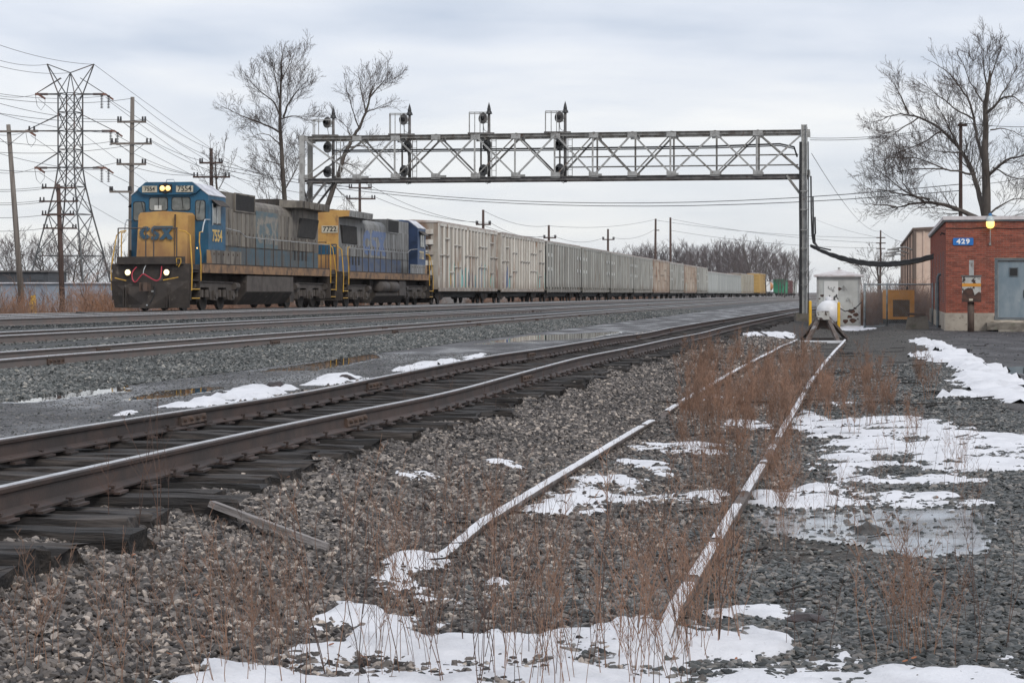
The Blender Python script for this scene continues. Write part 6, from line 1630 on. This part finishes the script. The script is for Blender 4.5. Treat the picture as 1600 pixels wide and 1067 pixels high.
limb_tree('bare_tree', 'big spreading bare tree rising behind the brick building', 'tree', 100,
  [(1541, 478), (1541, 336), (1542, 272), (1538, 221), (1539, 167), (1545, 110), (1547, 92)],
  [(0.20, [(1538, 330), (1528, 285), (1517, 250), (1498, 215), (1472, 189), (1437, 167), (1408, 161), (1378, 170)]),
   (0.14, [(1540, 250), (1536, 234), (1526, 202), (1523, 170), (1513, 135), (1494, 110), (1478, 91), (1462, 80)]),
   (0.20, [(1535, 338), (1504, 323), (1475, 311), (1444, 306), (1421, 312), (1388, 317)]),
   (0.09, [(1443, 305), (1424, 295), (1408, 275), (1410, 256)]), (0.09, [(1520, 262), (1504, 259), (1478, 253), (1444, 252), (1410, 255), (1392, 262)]),
   (0.08, [(1453, 303), (1396, 291), (1358, 285)]), (0.07, [(1400, 316), (1380, 312), (1354, 311)]), (0.12, [(1545, 262), (1571, 237), (1600, 231), (1625, 228)]),
   (0.11, [(1540, 162), (1555, 148), (1574, 130), (1590, 138), (1604, 152)]), (0.07, [(1545, 112), (1555, 78), (1563, 58)]), (0.07, [(1543, 125), (1536, 80), (1537, 56)]),
   (0.08, [(1495, 214), (1480, 178), (1466, 150)]), (0.08, [(1420, 163), (1408, 135), (1396, 112)]), (0.08, [(1541, 330), (1564, 312), (1590, 300), (1612, 306)]), (0.07, [(1550, 330), (1575, 335), (1605, 322)]), (0.06, [(1548, 190), (1570, 185), (1592, 196)]),
   (0.06, [(1437, 168), (1402, 190), (1374, 214)]), (0.06, [(1472, 190), (1440, 212), (1402, 226), (1380, 240)]), (0.06, [(1478, 253), (1430, 232), (1386, 236)]), (0.06, [(1424, 295), (1392, 272), (1366, 250)]), (0.07, [(1522, 172), (1490, 152), (1455, 124), (1440, 112)]), (0.06, [(1541, 150), (1520, 120), (1508, 88), (1502, 74)]), (0.06, [(1560, 142), (1578, 108), (1590, 84)]), (0.06, [(1505, 225), (1470, 226), (1436, 214)]), (0.06, [(1550, 250), (1580, 268), (1606, 270)])],
  0.29, 5, step=0.27, blen=2.3, twig_r=0.0082, ky=0.95)
limb_tree('bare_tree', 'small bare sapling behind the locomotive cab roof', 'tree', 150,
  [(338, 482), (340, 330), (338, 290), (336, 262), (338, 235)],
  [(0.05, [(340, 310), (322, 285), (310, 262)]), (0.05, [(340, 300), (355, 270), (368, 245)]), (0.05, [(338, 285), (330, 250), (328, 222)]), (0.05, [(339, 280), (350, 248), (352, 222)])],
  0.13, 12, step=0.6, blen=1.7, twig_r=0.013)
limb_tree('bare_tree', 'misty bush like tree rising behind the hood of the leading locomotive', 'tree', 165,
  [(425, 485), (424, 380), (422, 330), (420, 300)],
  [(0.05, [(424, 345), (405, 312), (398, 290)]), (0.05, [(423, 335), (436, 302), (445, 272)]), (0.05, [(422, 330), (414, 296), (410, 270)])],
  0.12, 15, step=0.5, blen=1.7, twig_r=0.012)
limb_tree('bare_tree', 'slim bare tree between the shed and the tan warehouse', 'tree', 190,
  [(1372, 478), (1373, 440), (1371, 415), (1372, 395)],
  [(0.06, [(1372, 440), (1358, 415), (1352, 400)]), (0.06, [(1372, 436), (1386, 412), (1392, 398)]), (0.06, [(1371, 430), (1366, 405), (1364, 390)])],
  0.14, 18, step=0.6, blen=2.2, twig_r=0.014)

# generic winter trees for the background
def gen_tree(seed, H=14.0, tw=0.028):
    rg = random.Random(seed); T, Bm, Tw = MB(), MB(), MB()
    pts = [Vector((0, 0, -0.5))]; d = Vector((rg.gauss(0, .05), rg.gauss(0, .05), 1))
    for i in range(7):
        d = (d+Vector((rg.gauss(0, .09), rg.gauss(0, .09), 0.25))).normalized(); pts.append(pts[-1]+d*(H*0.8/7))
    T.path(pts, [H*0.013*(1-0.8*i/7) for i in range(8)], 6, cap=False)
    for q in range(15):
        t = 0.28+0.72*q/15; i = min(6, int(t*7)); p = pts[i].lerp(pts[i+1], t*7-i)
        a = rg.uniform(0, 6.283); nd = Vector((math.cos(a), math.sin(a), rg.uniform(0.5, 1.3)))
        grow([Bm, Tw, Tw], p, nd, H*rg.uniform(0.22, 0.36)*(1.15-0.5*t), H*0.0042, 0, rg, 0, 0.45, tw, (6, 4, 0), (4, 3, 3))
    return T, Bm, Tw
GT = []
for k in range(5):
    T, Bm, Tw = gen_tree(100+k)
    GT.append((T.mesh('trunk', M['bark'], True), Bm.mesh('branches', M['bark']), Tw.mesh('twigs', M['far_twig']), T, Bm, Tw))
def place_tree(k, X, d, H, label, group, rz=0.0):
    o = empty('bare_tree', (X, d, zg(X, d)), rz, label, 'tree', group); o.scale = (H/14*random.Random(int(X*9)).uniform(0.85, 1.1),)*2 + (H/14,)
    for nm, me in zip(('trunk', 'branches', 'twigs'), GT[k][:3]): link(nm, me, o)
    return o
rt2 = random.Random(77)
for k in range(15):
    x = -20 + k*15.5 + rt2.uniform(-5, 5); d = rt2.uniform(215, 300); H = (455-rt2.uniform(345, 385))/F*d + 2.2
    place_tree(k % 5, (x-800)/F*d, d, H, 'bare winter tree in the row behind the lattice tower', 'background trees on the left', rt2.uniform(0, 6))
FT = [(988, 372, 470), (1172, 362, 480), (1182, 366, 490), (1198, 382, 470), (1226, 388, 460), (1240, 396, 470), (1160, 378, 520), (1148, 380, 510), (965, 384, 430)]
FL = ['lone bare tree at the left end of the far wood', 'tallest bare tree at the right of the far wood', 'twin of the tallest bare tree in the far wood', 'bare tree right of the tall pair in the far wood', 'bare tree just left of the bridge leg, at the end of the wood', 'last bare tree of the far wood, beside the bridge leg', 'bare tree left of the tall pair at the wood edge', 'bare tree on the wood edge above the smooth grey cars', 'small bare tree above the grey ribbed cars']
for k, (x, y, d) in enumerate(FT):
    place_tree(k % 5, (x-800)/F*d, d, (455-y)/F*d+2.4, FL[k], 'standout trees of the far wood', k*1.3)
rb_ = random.Random(31)
for k in range(5):
    x = (1332, 1344, 1360, 1392, 1402)[k]; d = 420+25*k
    place_tree((k+2) % 5, (x-800)/F*d, d, (455-(425, 412, 420, 428, 432)[k])/F*d+2.4, 'far bare tree seen past the fence and shed', 'far trees past the fence', k*1.1)
# the far wood: one mass of trees
def mass(name, items, m, label, cat):
    vs_, fs, base = [], [], 0
    for (mb_list, X, Y, Z, sx, sz, rz) in items:
        co, si = math.cos(rz), math.sin(rz)
        for mb in mb_list:
            a = np.array(mb.v); b_ = np.empty_like(a)
            b_[:, 0] = X + sx*(a[:, 0]*co-a[:, 1]*si); b_[:, 1] = Y + sx*(a[:, 0]*si+a[:, 1]*co); b_[:, 2] = Z + sz*a[:, 2]
            vs_.append(b_); fs += [tuple(i+base for i in f) for f in mb.f]; base += len(a)
    me = bpy.data.meshes.new(name); me.from_pydata(np.concatenate(vs_).tolist(), [], fs); me.materials.append(m)
    return tag(link(name, me), label, cat, kind='stuff')
items = []
for k in range(88):
    x = rb_.uniform(905, 1270); d = rb_.uniform(540, 640)
    prof_ = 400 - 22*sm(905, 1000, x) - 8*sm(1040, 1060, x) + 24*sm(1185, 1260, x)
    H = (455-prof_-rb_.uniform(-6, 14))/F*d + 2.0
    g = GT[rb_.randrange(5)]; items.append(([g[3], g[4], g[5]], (x-800)/F*d, d, CZ-hT(d)-0.6, H/14*rb_.uniform(0.8, 1.1), H/14, rb_.uniform(0, 6)))
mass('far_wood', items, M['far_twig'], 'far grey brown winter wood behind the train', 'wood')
# shrubs
def shrub(seed, nst=18, H=1.3, r=0.012, spread=0.65):
    rg = random.Random(seed); mb = MB()
    for _ in range(nst):
        a = rg.uniform(0, 6.283); l_ = rg.uniform(0.05, spread); p = Vector((math.cos(a)*l_*0.6, math.sin(a)*l_*0.6, -0.1))
        d = Vector((math.cos(a)*rg.uniform(.1, .6), math.sin(a)*rg.uniform(.1, .6), 1))
        grow([mb], p, d, H*rg.uniform(.6, 1.1), r, 0, rg, 0, 0.2, r*0.6, (5, 1, 0), (3, 3, 3))
    return mb
SH_ = [shrub(300+k) for k in range(4)]
items = []
for k in range(230):
    d = rb_.uniform(58, 135) if k < 150 else rb_.uniform(135, 330)
    X = XT(d) - rb_.uniform(4.2, 8.5 if k < 150 else 12) - (rb_.random()**2*14 if k < 150 else 0)
    s = rb_.uniform(0.7, 1.25)*(1.0 + (0.3 if X < XT(d)-9 else 0)); items.append(([SH_[k % 4]], X, d, zg(X, d), s*1.15, s*0.95, rb_.uniform(0, 6)))
mass('dry_brush', items, M['brush'], 'thicket of reddish brown dry brush beyond the tracks', 'brush')
items = []
for k in range(60):
    x = rb_.uniform(1345, 1455); d = rb_.uniform(88, 108)
    X = (x-800)/F*d; s = rb_.uniform(0.8, 1.3); items.append(([SH_[k % 4]], X, d, zg(X, d), s, s, rb_.uniform(0, 6)))
mass('dry_brush', items, M['brush'], 'dry brush growing behind the chain link fence', 'brush')

# ---------------------------------------------------------------- lattice tower, poles and wires
M['tower'] = mat('tower', (0.085, 0.088, 0.09), (0.14, 0.10, 0.085), 0.6, thr=(0.5, 0.65), rough=0.6, metal=0.3)
M['tower_rust'] = mat('tower_rust', (0.20, 0.09, 0.06), (0.12, 0.06, 0.045), 2, rough=0.7)
M['pole_grey'] = mat('pole_grey', (0.20, 0.175, 0.155), (0.13, 0.11, 0.095), 2, rough=0.9, stretch=(3, 3, 0.2), bump=0.4)
M['pole_brown'] = mat('pole_brown', (0.085, 0.052, 0.042), (0.055, 0.038, 0.032), 2, rough=0.9, stretch=(3, 3, 0.2))
M['insul'] = mat('insul', (0.035, 0.032, 0.035), rough=0.4)
M['wire'] = mat('wire', (0.07, 0.07, 0.075), rough=0.6)
TD = 200.0; sT = F/TD
tb = P(110, 470, TD); tb.z = zg(tb.x, tb.y)
tower = empty('transmission_tower', tb, 0, 'steel lattice transmission tower with three pairs of arms on the left', 'transmission tower')
def tq(x, y, dy=0.0): return P(x, y, TD) + Vector((0, dy, 0)) - tb
zT = lambda y: CZ-(y-HOR)/sT - tb.z
def corners(z, r, a=30):
    return [Vector((r*math.cos(R(a+90*k)), r*math.sin(R(a+90*k)), z)) for k in range(4)]
levels = [(-0.3, 5.0), (zT(400), 3.6), (zT(335), 2.35), (zT(292), 1.62), (zT(262), 1.30), (zT(234), 1.30), (zT(205), 1.30), (zT(176), 1.30), (zT(147), 1.30)]
B = lambda nm, m, mb, par=tower: mb.build(nm, M[m], par)
for i in range(len(levels)-1):
    c0 = corners(*levels[i]); c1 = corners(*levels[i+1])
    for k in range(4):
        k2 = (k+1) % 4
        B('leg', 'tower', MB().bar(c0[k], c1[k], 0.13))
        B('brace', 'tower', MB().bar(c0[k], c1[k2], 0.07)); B('brace', 'tower', MB().bar(c0[k2], c1[k], 0.07))
        B('girt', 'tower', MB().bar(c1[k], c1[k2], 0.08))
ctop = corners(*levels[-1]); apex = Vector((0, 0, zT(114)))
for k in range(4): B('peak_member', 'tower', MB().bar(ctop[k], apex, 0.08))
for s, x in ((-1, 73.5), (1, 147)):
    tip = tq(x, 100.5)
    for k in range(4):
        if ctop[k].x*s > 0: B('peak_member', 'tower', MB().bar(ctop[k], tip, 0.09))
    B('peak_member', 'tower', MB().bar(apex, tip, 0.09))
M_ins = MB().lathe([q for k in range(9) for q in ((0.03, -0.16*k), (0.17, -0.16*k-0.03), (0.17, -0.16*k-0.06), (0.03, -0.16*k-0.09))], (0, 0, 0), (0, 0, 1), 8).mesh('insulator_string', M['insul'])
for (y, xl, xr, yt) in ((147.5, 55, 165, 122), (205, 40, 179, 178), (262.5, 54, 165, 236)):
    for s, x in ((-1, xl), (1, xr)):
        tip = tq(x, y)
        for dy in (-0.5, 0.5):
            B('arm_beam', 'tower', MB().bar((1.1*s, dy, zT(y)), tip, 0.10)); 
        B('arm_tip', 'tower_rust', MB().bar(tip+Vector((-1.3*s, 0, 0)), tip, 0.22))
        B('arm_tie', 'tower', MB().bar((1.0*s, 0, zT(yt)), tip, 0.08)); B('arm_tie', 'tower', MB().bar((1.0*s, 0.4, zT(yt)), tip, 0.06))
        if s > 0:
            for q in (-0.4, 0.3): link('insulator_string', M_ins, tower, tip+Vector((q, 0, -0.1)))
            B('end_fitting', 'tower_rust', MB().bar(tip, tip+Vector((0.75, 0.3, -0.55)), 0.16))
        else:
            B('end_fitting', 'tower_rust', MB().bar(tip+Vector((0.3, 0, 0)), tip+Vector((1.1, -0.3, -0.5)), 0.18))
            B('jumper', 'wire', MB().path([tip, tip+Vector((0.2, 0, -1.2)), tip+Vector((0.6, 0, -1.65)), tip+Vector((1.0, 0, -1.1)), tip+Vector((1.1, -0.3, -0.5))], 0.025, 4))

def pole(label, d, top, bot, r, arms, m='pole_grey', braces=True, ins=True, group='wooden utility poles', droop=0):
    p0 = P(bot[0], bot[1], d); p0.z = min(zg(p0.x, p0.y), p0.z)-0.3; p1 = P(top[0], top[1], d)
    root = empty('utility_pole', p0, 0, label, 'utility pole', group)
    MB().path([Vector(), (p1-p0)*0.5, p1-p0], [r*1.25, r*1.1, r*0.85], 10).build('pole', M[m], root, True)
    for (xa, xb, y) in arms:
        a = P(xa, y, d)-p0+Vector((0, -r, 0)); b_ = P(xb, y, d)-p0+Vector((0, -r, 0))
        ar = MB().bar(a, b_, 0.12, 0.14).build('crossarm', M[m], root)
        ax = top[0]+(bot[0]-top[0])*(y-top[1])/(bot[1]-top[1]); c = P(ax, y, d)-p0
        if braces:
            for q in (a, b_): MB().bar(c+(q-c)*0.62+Vector((0, -0.03, -0.02)), c+Vector((0, -r, -abs((q-c).length)*0.5)), 0.05, 0.03).build('arm_brace', M['galv_dark'], root)
        if ins:
            for f in (0.03, 0.12, 0.88, 0.97):
                q = a.lerp(b_, f); MB().tube(q+Vector((0, 0, 0.05)), q+Vector((0, 0, 0.36)), 0.075, 0.06, n=7).build('insulator', M['insul'], root)
    return root
pole('tall grey pole with three crossarms left of the locomotive', 130, (207, 152), (203, 482), 0.16, [(184, 229, 191), (174, 238, 225), (183, 229, 257), (172, 206, 300)])
pole('leaning grey pole at the left edge with one long crossarm', 130, (13, 195), (36, 488), 0.17, [(-28, 57, 206)])
pole('dark brown pole with four crossarms in front of the lattice tower', 165, (91, 288), (98, 482), 0.20, [(66, 119, 294), (62, 123, 315), (66, 117, 336), (68, 121, 357)], 'pole_brown', braces=False)
pole('pole with two crossarms just behind the cab roof of the leading locomotive', 150, (330, 232), (331, 482), 0.15, [(312, 348, 255), (302, 360, 277)], 'pole_brown', braces=False)
pole('faint pole with two crossarms under the left part of the bridge', 185, (562, 280), (563, 480), 0.14, [(545, 581, 294), (541, 587, 311)], 'pole_brown', braces=False)
pole('pole with one crossarm above the first white boxcar', 190, (755, 328), (755, 478), 0.14, [(743.5, 767, 351)], 'pole_brown', braces=False)
pole('pole with one crossarm above the joint of second and third car', 232, (857.5, 352), (858, 476), 0.15, [(849, 869, 372), (847, 868, 384)], 'pole_brown', braces=False)
pole('pole with one crossarm left of the far wood', 255, (950, 358), (950, 476), 0.15, [(941, 960, 374.5)], 'pole_brown', braces=False)
pole('left one of two plain tall poles in front of the far wood', 290, (1024.5, 342), (1023, 474), 0.17, [(1024, 1030, 360)], 'pole_brown', braces=False, ins=False)
pole('right one of two plain tall poles in front of the far wood', 290, (1047.5, 340), (1048, 474), 0.17, [(1044, 1048, 388)], 'pole_brown', braces=False, ins=False)
pole('thick old pole among the branches behind the brick building', 104, (1501, 192), (1501, 480), 0.10, [(1496, 1510, 196)], 'pole_brown', braces=False, ins=False)
pole('thin far pole with short crossarms behind the cable bundle', 255, (1376, 360), (1375, 476), 0.12, [(1369, 1383, 371.5), (1368.5, 1383.5, 380), (1369, 1383, 388.5)], 'pole_brown', braces=False, ins=False)

def wire(a, b_, s, label, group, r=0.020):
    pts = sag(P(*a), P(*b_), s, 18)
    o = MB().path([q-pts[0] for q in pts], r, 4, cap=False).build('overhead_wire', M['wire'], None, True, loc=pts[0])
    tag(o, label, 'wire', group)
W1 = ('wire running between the lattice tower and beyond the left edge', 'tower wires to the left')
for (a, b_) in (((147, 101, 200), (-40, 56, 160)), ((73.5, 101, 200), (-40, 80, 160)), ((110, 114, 200), (-40, 92, 165)), ((55, 148, 200), (-40, 138, 160)), ((165, 150, 200), (-40, 140, 160)), ((40, 206, 200), (-40, 200, 160)), ((179, 208, 200), (-40, 166, 160)), ((54, 263, 200), (-40, 262, 160)), ((165, 266, 200), (-40, 228, 160))):
    wire(a, b_, 0.5, *W1, r=0.022)
W2 = ('wire running from the lattice tower down to the right behind the train', 'tower wires to the right')
for (a, b_) in (((147, 101, 200), (520, 345, 420)), ((165, 152, 200), (560, 372, 420)), ((170, 158, 200), (470, 350, 420)), ((179, 210, 200), (500, 352, 420)), ((165, 268, 200), (470, 385, 420)), ((60, 155, 200), (400, 390, 420)), ((48, 212, 200), (380, 402, 420)), ((62, 270, 200), (300, 392, 420))):
    wire(a, b_, 1.2, *W2, r=0.028)
W3 = ('wire strung between the three-armed pole and the pole behind the cab', 'wires right of the three-armed pole')
for (a, b_) in (((186, 187, 130), (313, 251, 150)), ((228, 187, 130), (347, 251, 150)), ((176, 221, 130), (304, 273, 150)), ((236, 221, 130), (358, 273, 150)), ((185, 254, 130), (320, 273, 150)), ((227, 254, 130), (345, 273, 150)), ((207, 154, 130), (331, 234, 150))):
    wire(a, b_, 0.35, *W3, r=0.017)
W4 = ('wire strung from the three-armed pole to beyond the left edge', 'wires left of the three-armed pole')
for (a, b_) in (((186, 187, 130), (-40, 150, 110)), ((228, 187, 130), (-40, 170, 110)), ((176, 221, 130), (-40, 214, 110)), ((236, 221, 130), (-40, 236, 110)), ((185, 254, 130), (-40, 262, 110)), ((207, 154, 130), (-40, 148, 110))):
    wire(a, b_, 0.4, *W4, r=0.016)
W5 = ('wire strung from the brown four-armed pole to beyond the left edge', 'wires of the brown pole')
for y in (292, 295, 313, 316, 336, 357): wire((70, y, 165), (-40, y+3, 150), 0.15, *W5, r=0.020)
W6 = ('long wire sagging under the signal bridge to the right', 'wires seen through the bridge')
wire((331, 256, 150), (1501, 288, 104), 1.9, *W6, r=0.022); wire((331, 262, 150), (1501, 298, 104), 1.75, *W6, r=0.022)
W7 = ('wire running from the top of the bridge leg into the tree', 'wires above the brick building')
wire((1266, 216, 96), (1501, 193, 104), 0.25, *W7, r=0.014); wire((1266, 219, 96), (1501, 196, 104), 0.25, *W7, r=0.014); wire((1501, 192, 104), (1660, 196, 100), 0.15, *W7, r=0.016)
wire((1501, 290, 104), (1660, 262, 100), 0.2, *W7, r=0.014)
wire((1268, 240, 96), (1376, 361, 250), 1.2, 'guy wire slanting from the bridge leg down to the far pole', 'guy wires', r=0.016)
wire((1376, 361, 255), (1470, 374, 200), 1.0, 'wire from the far pole towards the warehouse', 'guy wires', r=0.025)
W8 = ('line wire strung between the poles behind the train', 'pole line wires behind the train')
for (a, b_) in (((349, 252, 150), (546, 291, 185)), ((358, 274, 150), (585, 308, 185)), ((580, 291, 185), (744, 348, 190)), ((586, 308, 185), (766, 348, 190)), ((766, 348, 190), (850, 369, 232)), ((744, 348, 190), (868, 369, 232)), ((868, 370, 232), (942, 372, 255)), ((755, 329, 190), (857, 353, 232)), ((857, 353, 232), (1024, 343, 290)), ((960, 372, 255), (1024, 358, 290)), ((1024, 344, 290), (1376, 372, 255)), ((1047, 342, 290), (1376, 380, 255)), ((1047, 360, 290), (1376, 388, 255))):
    wire(a, b_, 0.6, *W8, r=0.020)
wire((1268, 340, 400), (1376, 372, 255), 0.4, 'far wire left of the thin far pole', 'far wires', r=0.02)

# ---------------------------------------------------------------- low buildings far left
M['panel_blue'] = mat('panel_blue', (0.30, 0.34, 0.41), (0.25, 0.29, 0.35), 0.4, rough=0.6)
M['dark_wall'] = mat('dark_wall', (0.055, 0.060, 0.068), (0.04, 0.042, 0.048), 0.5, rough=0.6)
lw = Vector(((-60-800)/F*172, 172, 0)); lw.z = zg(lw.x, lw.y)
low = empty('low_building', lw, -0.02, 'long low pale blue building behind the brush', 'building')
MB().bx(0, 15.5, 0, 10, -0.2, 2.45).build('wall', M['panel_blue'], low)
MB().bx(-0.2, 15.7, -0.25, 10.2, 2.45, 2.56).build('roof', M['roof_snow'], low)
for k in range(16): MB().box((0.6+k, -0.02, 1.2), (0.05, 0.04, 2.4)).build('panel_joint', M['galv'], low)
dk = Vector(((-30-800)/F*190, 190, 0)); dk.z = zg(dk.x, dk.y)
dkb = empty('low_building', dk, 0.0, 'dark flat roofed building standing behind the pale blue one', 'building')
MB().bx(0, 6.6, 0, 8, -0.2, 3.7).build('wall', M['dark_wall'], dkb)
MB().bx(-0.2, 6.8, -0.3, 8.2, 3.7, 3.85).build('roof', M['galv_dark'], dkb)
MB().bx(4.9, 6.2, -0.05, -0.01, 2.9, 3.5).build('window', M['dark_wall'], dkb)
yq = P(50, 470, 140); yq.z = zg(yq.x, yq.y)
yo = MB().quadbox([(-0.35, -0.05, 0), (0.35, -0.05, 0), (0.35, 0.05, 0), (-0.35, 0.05, 0), (-0.1, -0.05, 1.35), (0.25, -0.05, 1.45), (0.25, 0.05, 1.45), (-0.1, 0.05, 1.35)]).build('marker_board', M['yellow_paint'], None, loc=yq)
tag(yo, 'yellow marker board standing in the brush at left', 'marker')

# ---------------------------------------------------------------- dry weeds
M['weed'] = mat('weed', (0.26, 0.15, 0.10), (0.16, 0.10, 0.072), 3, rough=0.9, var=0.25)
M['weed_dark'] = mat('weed_dark', (0.075, 0.048, 0.038), (0.11, 0.062, 0.045), 3, rough=0.9, var=0.2)
def weed_mesh(seed, nst, bush, fine=1.0, spread=0.10):
    rg = random.Random(seed); mb = MB()
    for _ in range(nst):
        a = rg.uniform(0, 6.283); rr = rg.uniform(0, spread); p = Vector((math.cos(a)*rr, math.sin(a)*rr, -0.03))
        d = Vector((rg.gauss(0, .10), rg.gauss(0, .10), 1)).normalized(); h = rg.uniform(0.55, 1.0); pts = [p]; n_ = 6
        for i in range(n_):
            d = (d+Vector((rg.gauss(0, .09), rg.gauss(0, .09), 0.02))).normalized(); pts.append(pts[-1]+d*h/n_)
        mb.path(pts, [0.0030*(1-0.65*i/n_)*fine for i in range(n_+1)], 3, cap=False)
        nb = int(bush*rg.uniform(0.7, 1.3))
        for q in range(nb):
            t = rg.uniform(0.30, 1.0); i = min(n_-1, int(t*n_)); pp = pts[i].lerp(pts[i+1], t*n_-i)
            a = rg.uniform(0, 6.283); l_ = (0.035+0.13*(1-t)+0.05*rg.random())*(0.7+0.6*rg.random())
            e = pp+Vector((math.cos(a)*l_*0.62, math.sin(a)*l_*0.62, l_*0.85))
            mb.path([pp, e], [0.0015*fine, 0.0009*fine], 3, cap=False)
            if l_ > 0.08:
                for w in range(3):
                    f = rg.uniform(.4, 1); p2 = pp.lerp(e, f); a2 = rg.uniform(0, 6.283)
                    mb.path([p2, p2+Vector((math.cos(a2)*.025, math.sin(a2)*.025, .035))], [0.0011*fine, 0.0008*fine], 3, cap=False)
    return mb
WM = [weed_mesh(500+k, 3+k % 4, 10, 1.0, 0.30).mesh('weed', M['weed']) for k in range(8)]
WB = [weed_mesh(560+k, 6+k % 3, 34, 1.35, 0.24).mesh('weed', M['weed']) for k in range(5)]
WD = [weed_mesh(600+k, 2+k % 3, 5, 1.0, 0.22).mesh('weed', M['weed_dark']) for k in range(5)]
rw = random.Random(21)
def weeds(nm, label, group, k, xr, yr, hr, meshes):
    for _ in range(k):
        x, y = rw.uniform(*xr), rw.uniform(*yr); q = G(x, y)
        o = link('weed', rw.choice(meshes), None, q, rw.uniform(0, 6.283)); s = rw.uniform(*hr); o.scale = (s*rw.uniform(.8, 1.1),)*2+(s,)
        o.rotation_euler = (rw.gauss(0, .06), rw.gauss(0, .06), rw.uniform(0, 6.283))
        tag(o, label, 'weed', group)
weeds('weed', 'thin dry reddish weed standing in the snow at the bottom middle', 'weeds along the bottom edge', 54, (420, 1120), (955, 1100), (0.5, 0.95), WM+WD)
weeds('weed', 'thin dry reddish weed on bare ballast in the lower middle', 'weeds in the lower middle', 15, (560, 960), (830, 945), (0.45, 0.8), WM)
weeds('weed', 'dry weed crowding against the near end of the right siding rail', 'weeds at the near rail end', 15, (990, 1160), (860, 1010), (0.4, 0.75), WM)
weeds('weed', 'dry bushy weed growing between the siding rails halfway along', 'weeds halfway along the siding', 34, (1035, 1240), (690, 830), (0.35, 0.75), WM+WB)
weeds('weed', 'feathery rust brown weed in the dense patch at the far end of the siding', 'dense weed patch on the siding', 66, (1070, 1278), (572, 690), (0.5, 0.95), WB)
weeds('weed', 'sparse dark stalk standing in the snow and ice on the right', 'stalks in the right snow', 32, (1190, 1530), (690, 870), (0.3, 0.7), WD+WM)
weeds('weed', 'dry weed on the dark ground right of the siding, above the snow', 'weeds above the right snow', 16, (1285, 1480), (605, 685), (0.5, 0.9), WB)
weeds('weed', 'dry weed in the upright clump at the lower right', 'upright clump at lower right', 7, (1410, 1450), (1005, 1035), (0.55, 0.8), WM)
weeds('weed', 'dry weed in the bottom left corner on bare stones', 'weeds at bottom left', 18, (20, 430), (960, 1110), (0.4, 0.7), WM)
weeds('weed', 'dry branching weed in front of the close track at left', 'weeds by the close track', 3, (215, 245), (825, 845), (0.75, 0.95), WD)
weeds('weed', 'lone stalk on the ballast left of the siding', 'stalks left of the siding', 9, (840, 1060), (700, 860), (0.3, 0.6), WD)
weeds('weed', 'stalk growing inside the close track between the rails', 'stalks inside the close track', 8, (560, 860), (590, 650), (0.4, 0.7), WD)
weeds('weed', 'bare stalk leaning at the bottom right corner', 'stalks at bottom right', 8, (1240, 1590), (960, 1060), (0.35, 0.7), WD)
# splintered wood and sticks round the siding
sb = MB(); rd = random.Random(8)
for k in range(190):
    x, y = rd.uniform(1030, 1560), rd.uniform(540, 690)
    if rd.random() < 0.15: x, y = rd.uniform(650, 1500), rd.uniform(640, 980)
    q = G(x, y); a = rd.gauss(0, 0.35); L_ = rd.uniform(0.10, 0.55)*(1 if y < 640 else 0.45); w = rd.uniform(0.012, 0.035)*(1 if y < 640 else 0.5)
    sb.bar(q+Vector((-math.cos(a)*L_/2, -math.sin(a)*L_/2, 0.03)), q+Vector((math.cos(a)*L_/2, math.sin(a)*L_/2, 0.02+rd.random()*0.04)), w, w*0.6)
tag(sb.build('wood_debris', M['tie']), 'dark sticks and splintered wood strewn round the siding', 'debris', kind='stuff')
lf = MB()
for k in range(46):
    x, y = rd.uniform(100, 1500), rd.uniform(700, 1060); q = G(x, y)+Vector((0, 0, 0.05)); a = rd.uniform(0, 6.28); s = rd.uniform(.008, .014)
    lf.plate([(s*math.cos(t), s*0.6*math.sin(t)) for t in (0, 1, 2.1, 3.14, 4.2, 5.3)], q, (math.cos(a), math.sin(a), 0.3), (-math.sin(a), math.cos(a), 0.2), 0.002)
tag(lf.build('fallen_leaves', M['leaf']), 'few orange brown fallen leaves scattered over the stones', 'leaves', kind='stuff')

# ---------------------------------------------------------------- damp winter air
hzm = bpy.data.materials.new('haze'); hzm.use_nodes = True
hn = hzm.node_tree.nodes; hn.clear()
ho_ = hn.new('ShaderNodeOutputMaterial'); pv = hn.new('ShaderNodeVolumePrincipled')
pv.inputs['Color'].default_value = (0.86, 0.88, 0.93, 1); pv.inputs['Density'].default_value = 0.00009; pv.inputs['Anisotropy'].default_value = 0.2
hzm.node_tree.links.new(pv.outputs[0], ho_.inputs['Volume'])
hzo = MB().bx(-4900, 4900, -60, 3400, -3.0, 30.5).build('haze', hzm)
tag(hzo, 'thin grey winter haze over the whole yard', 'haze', kind='stuff')
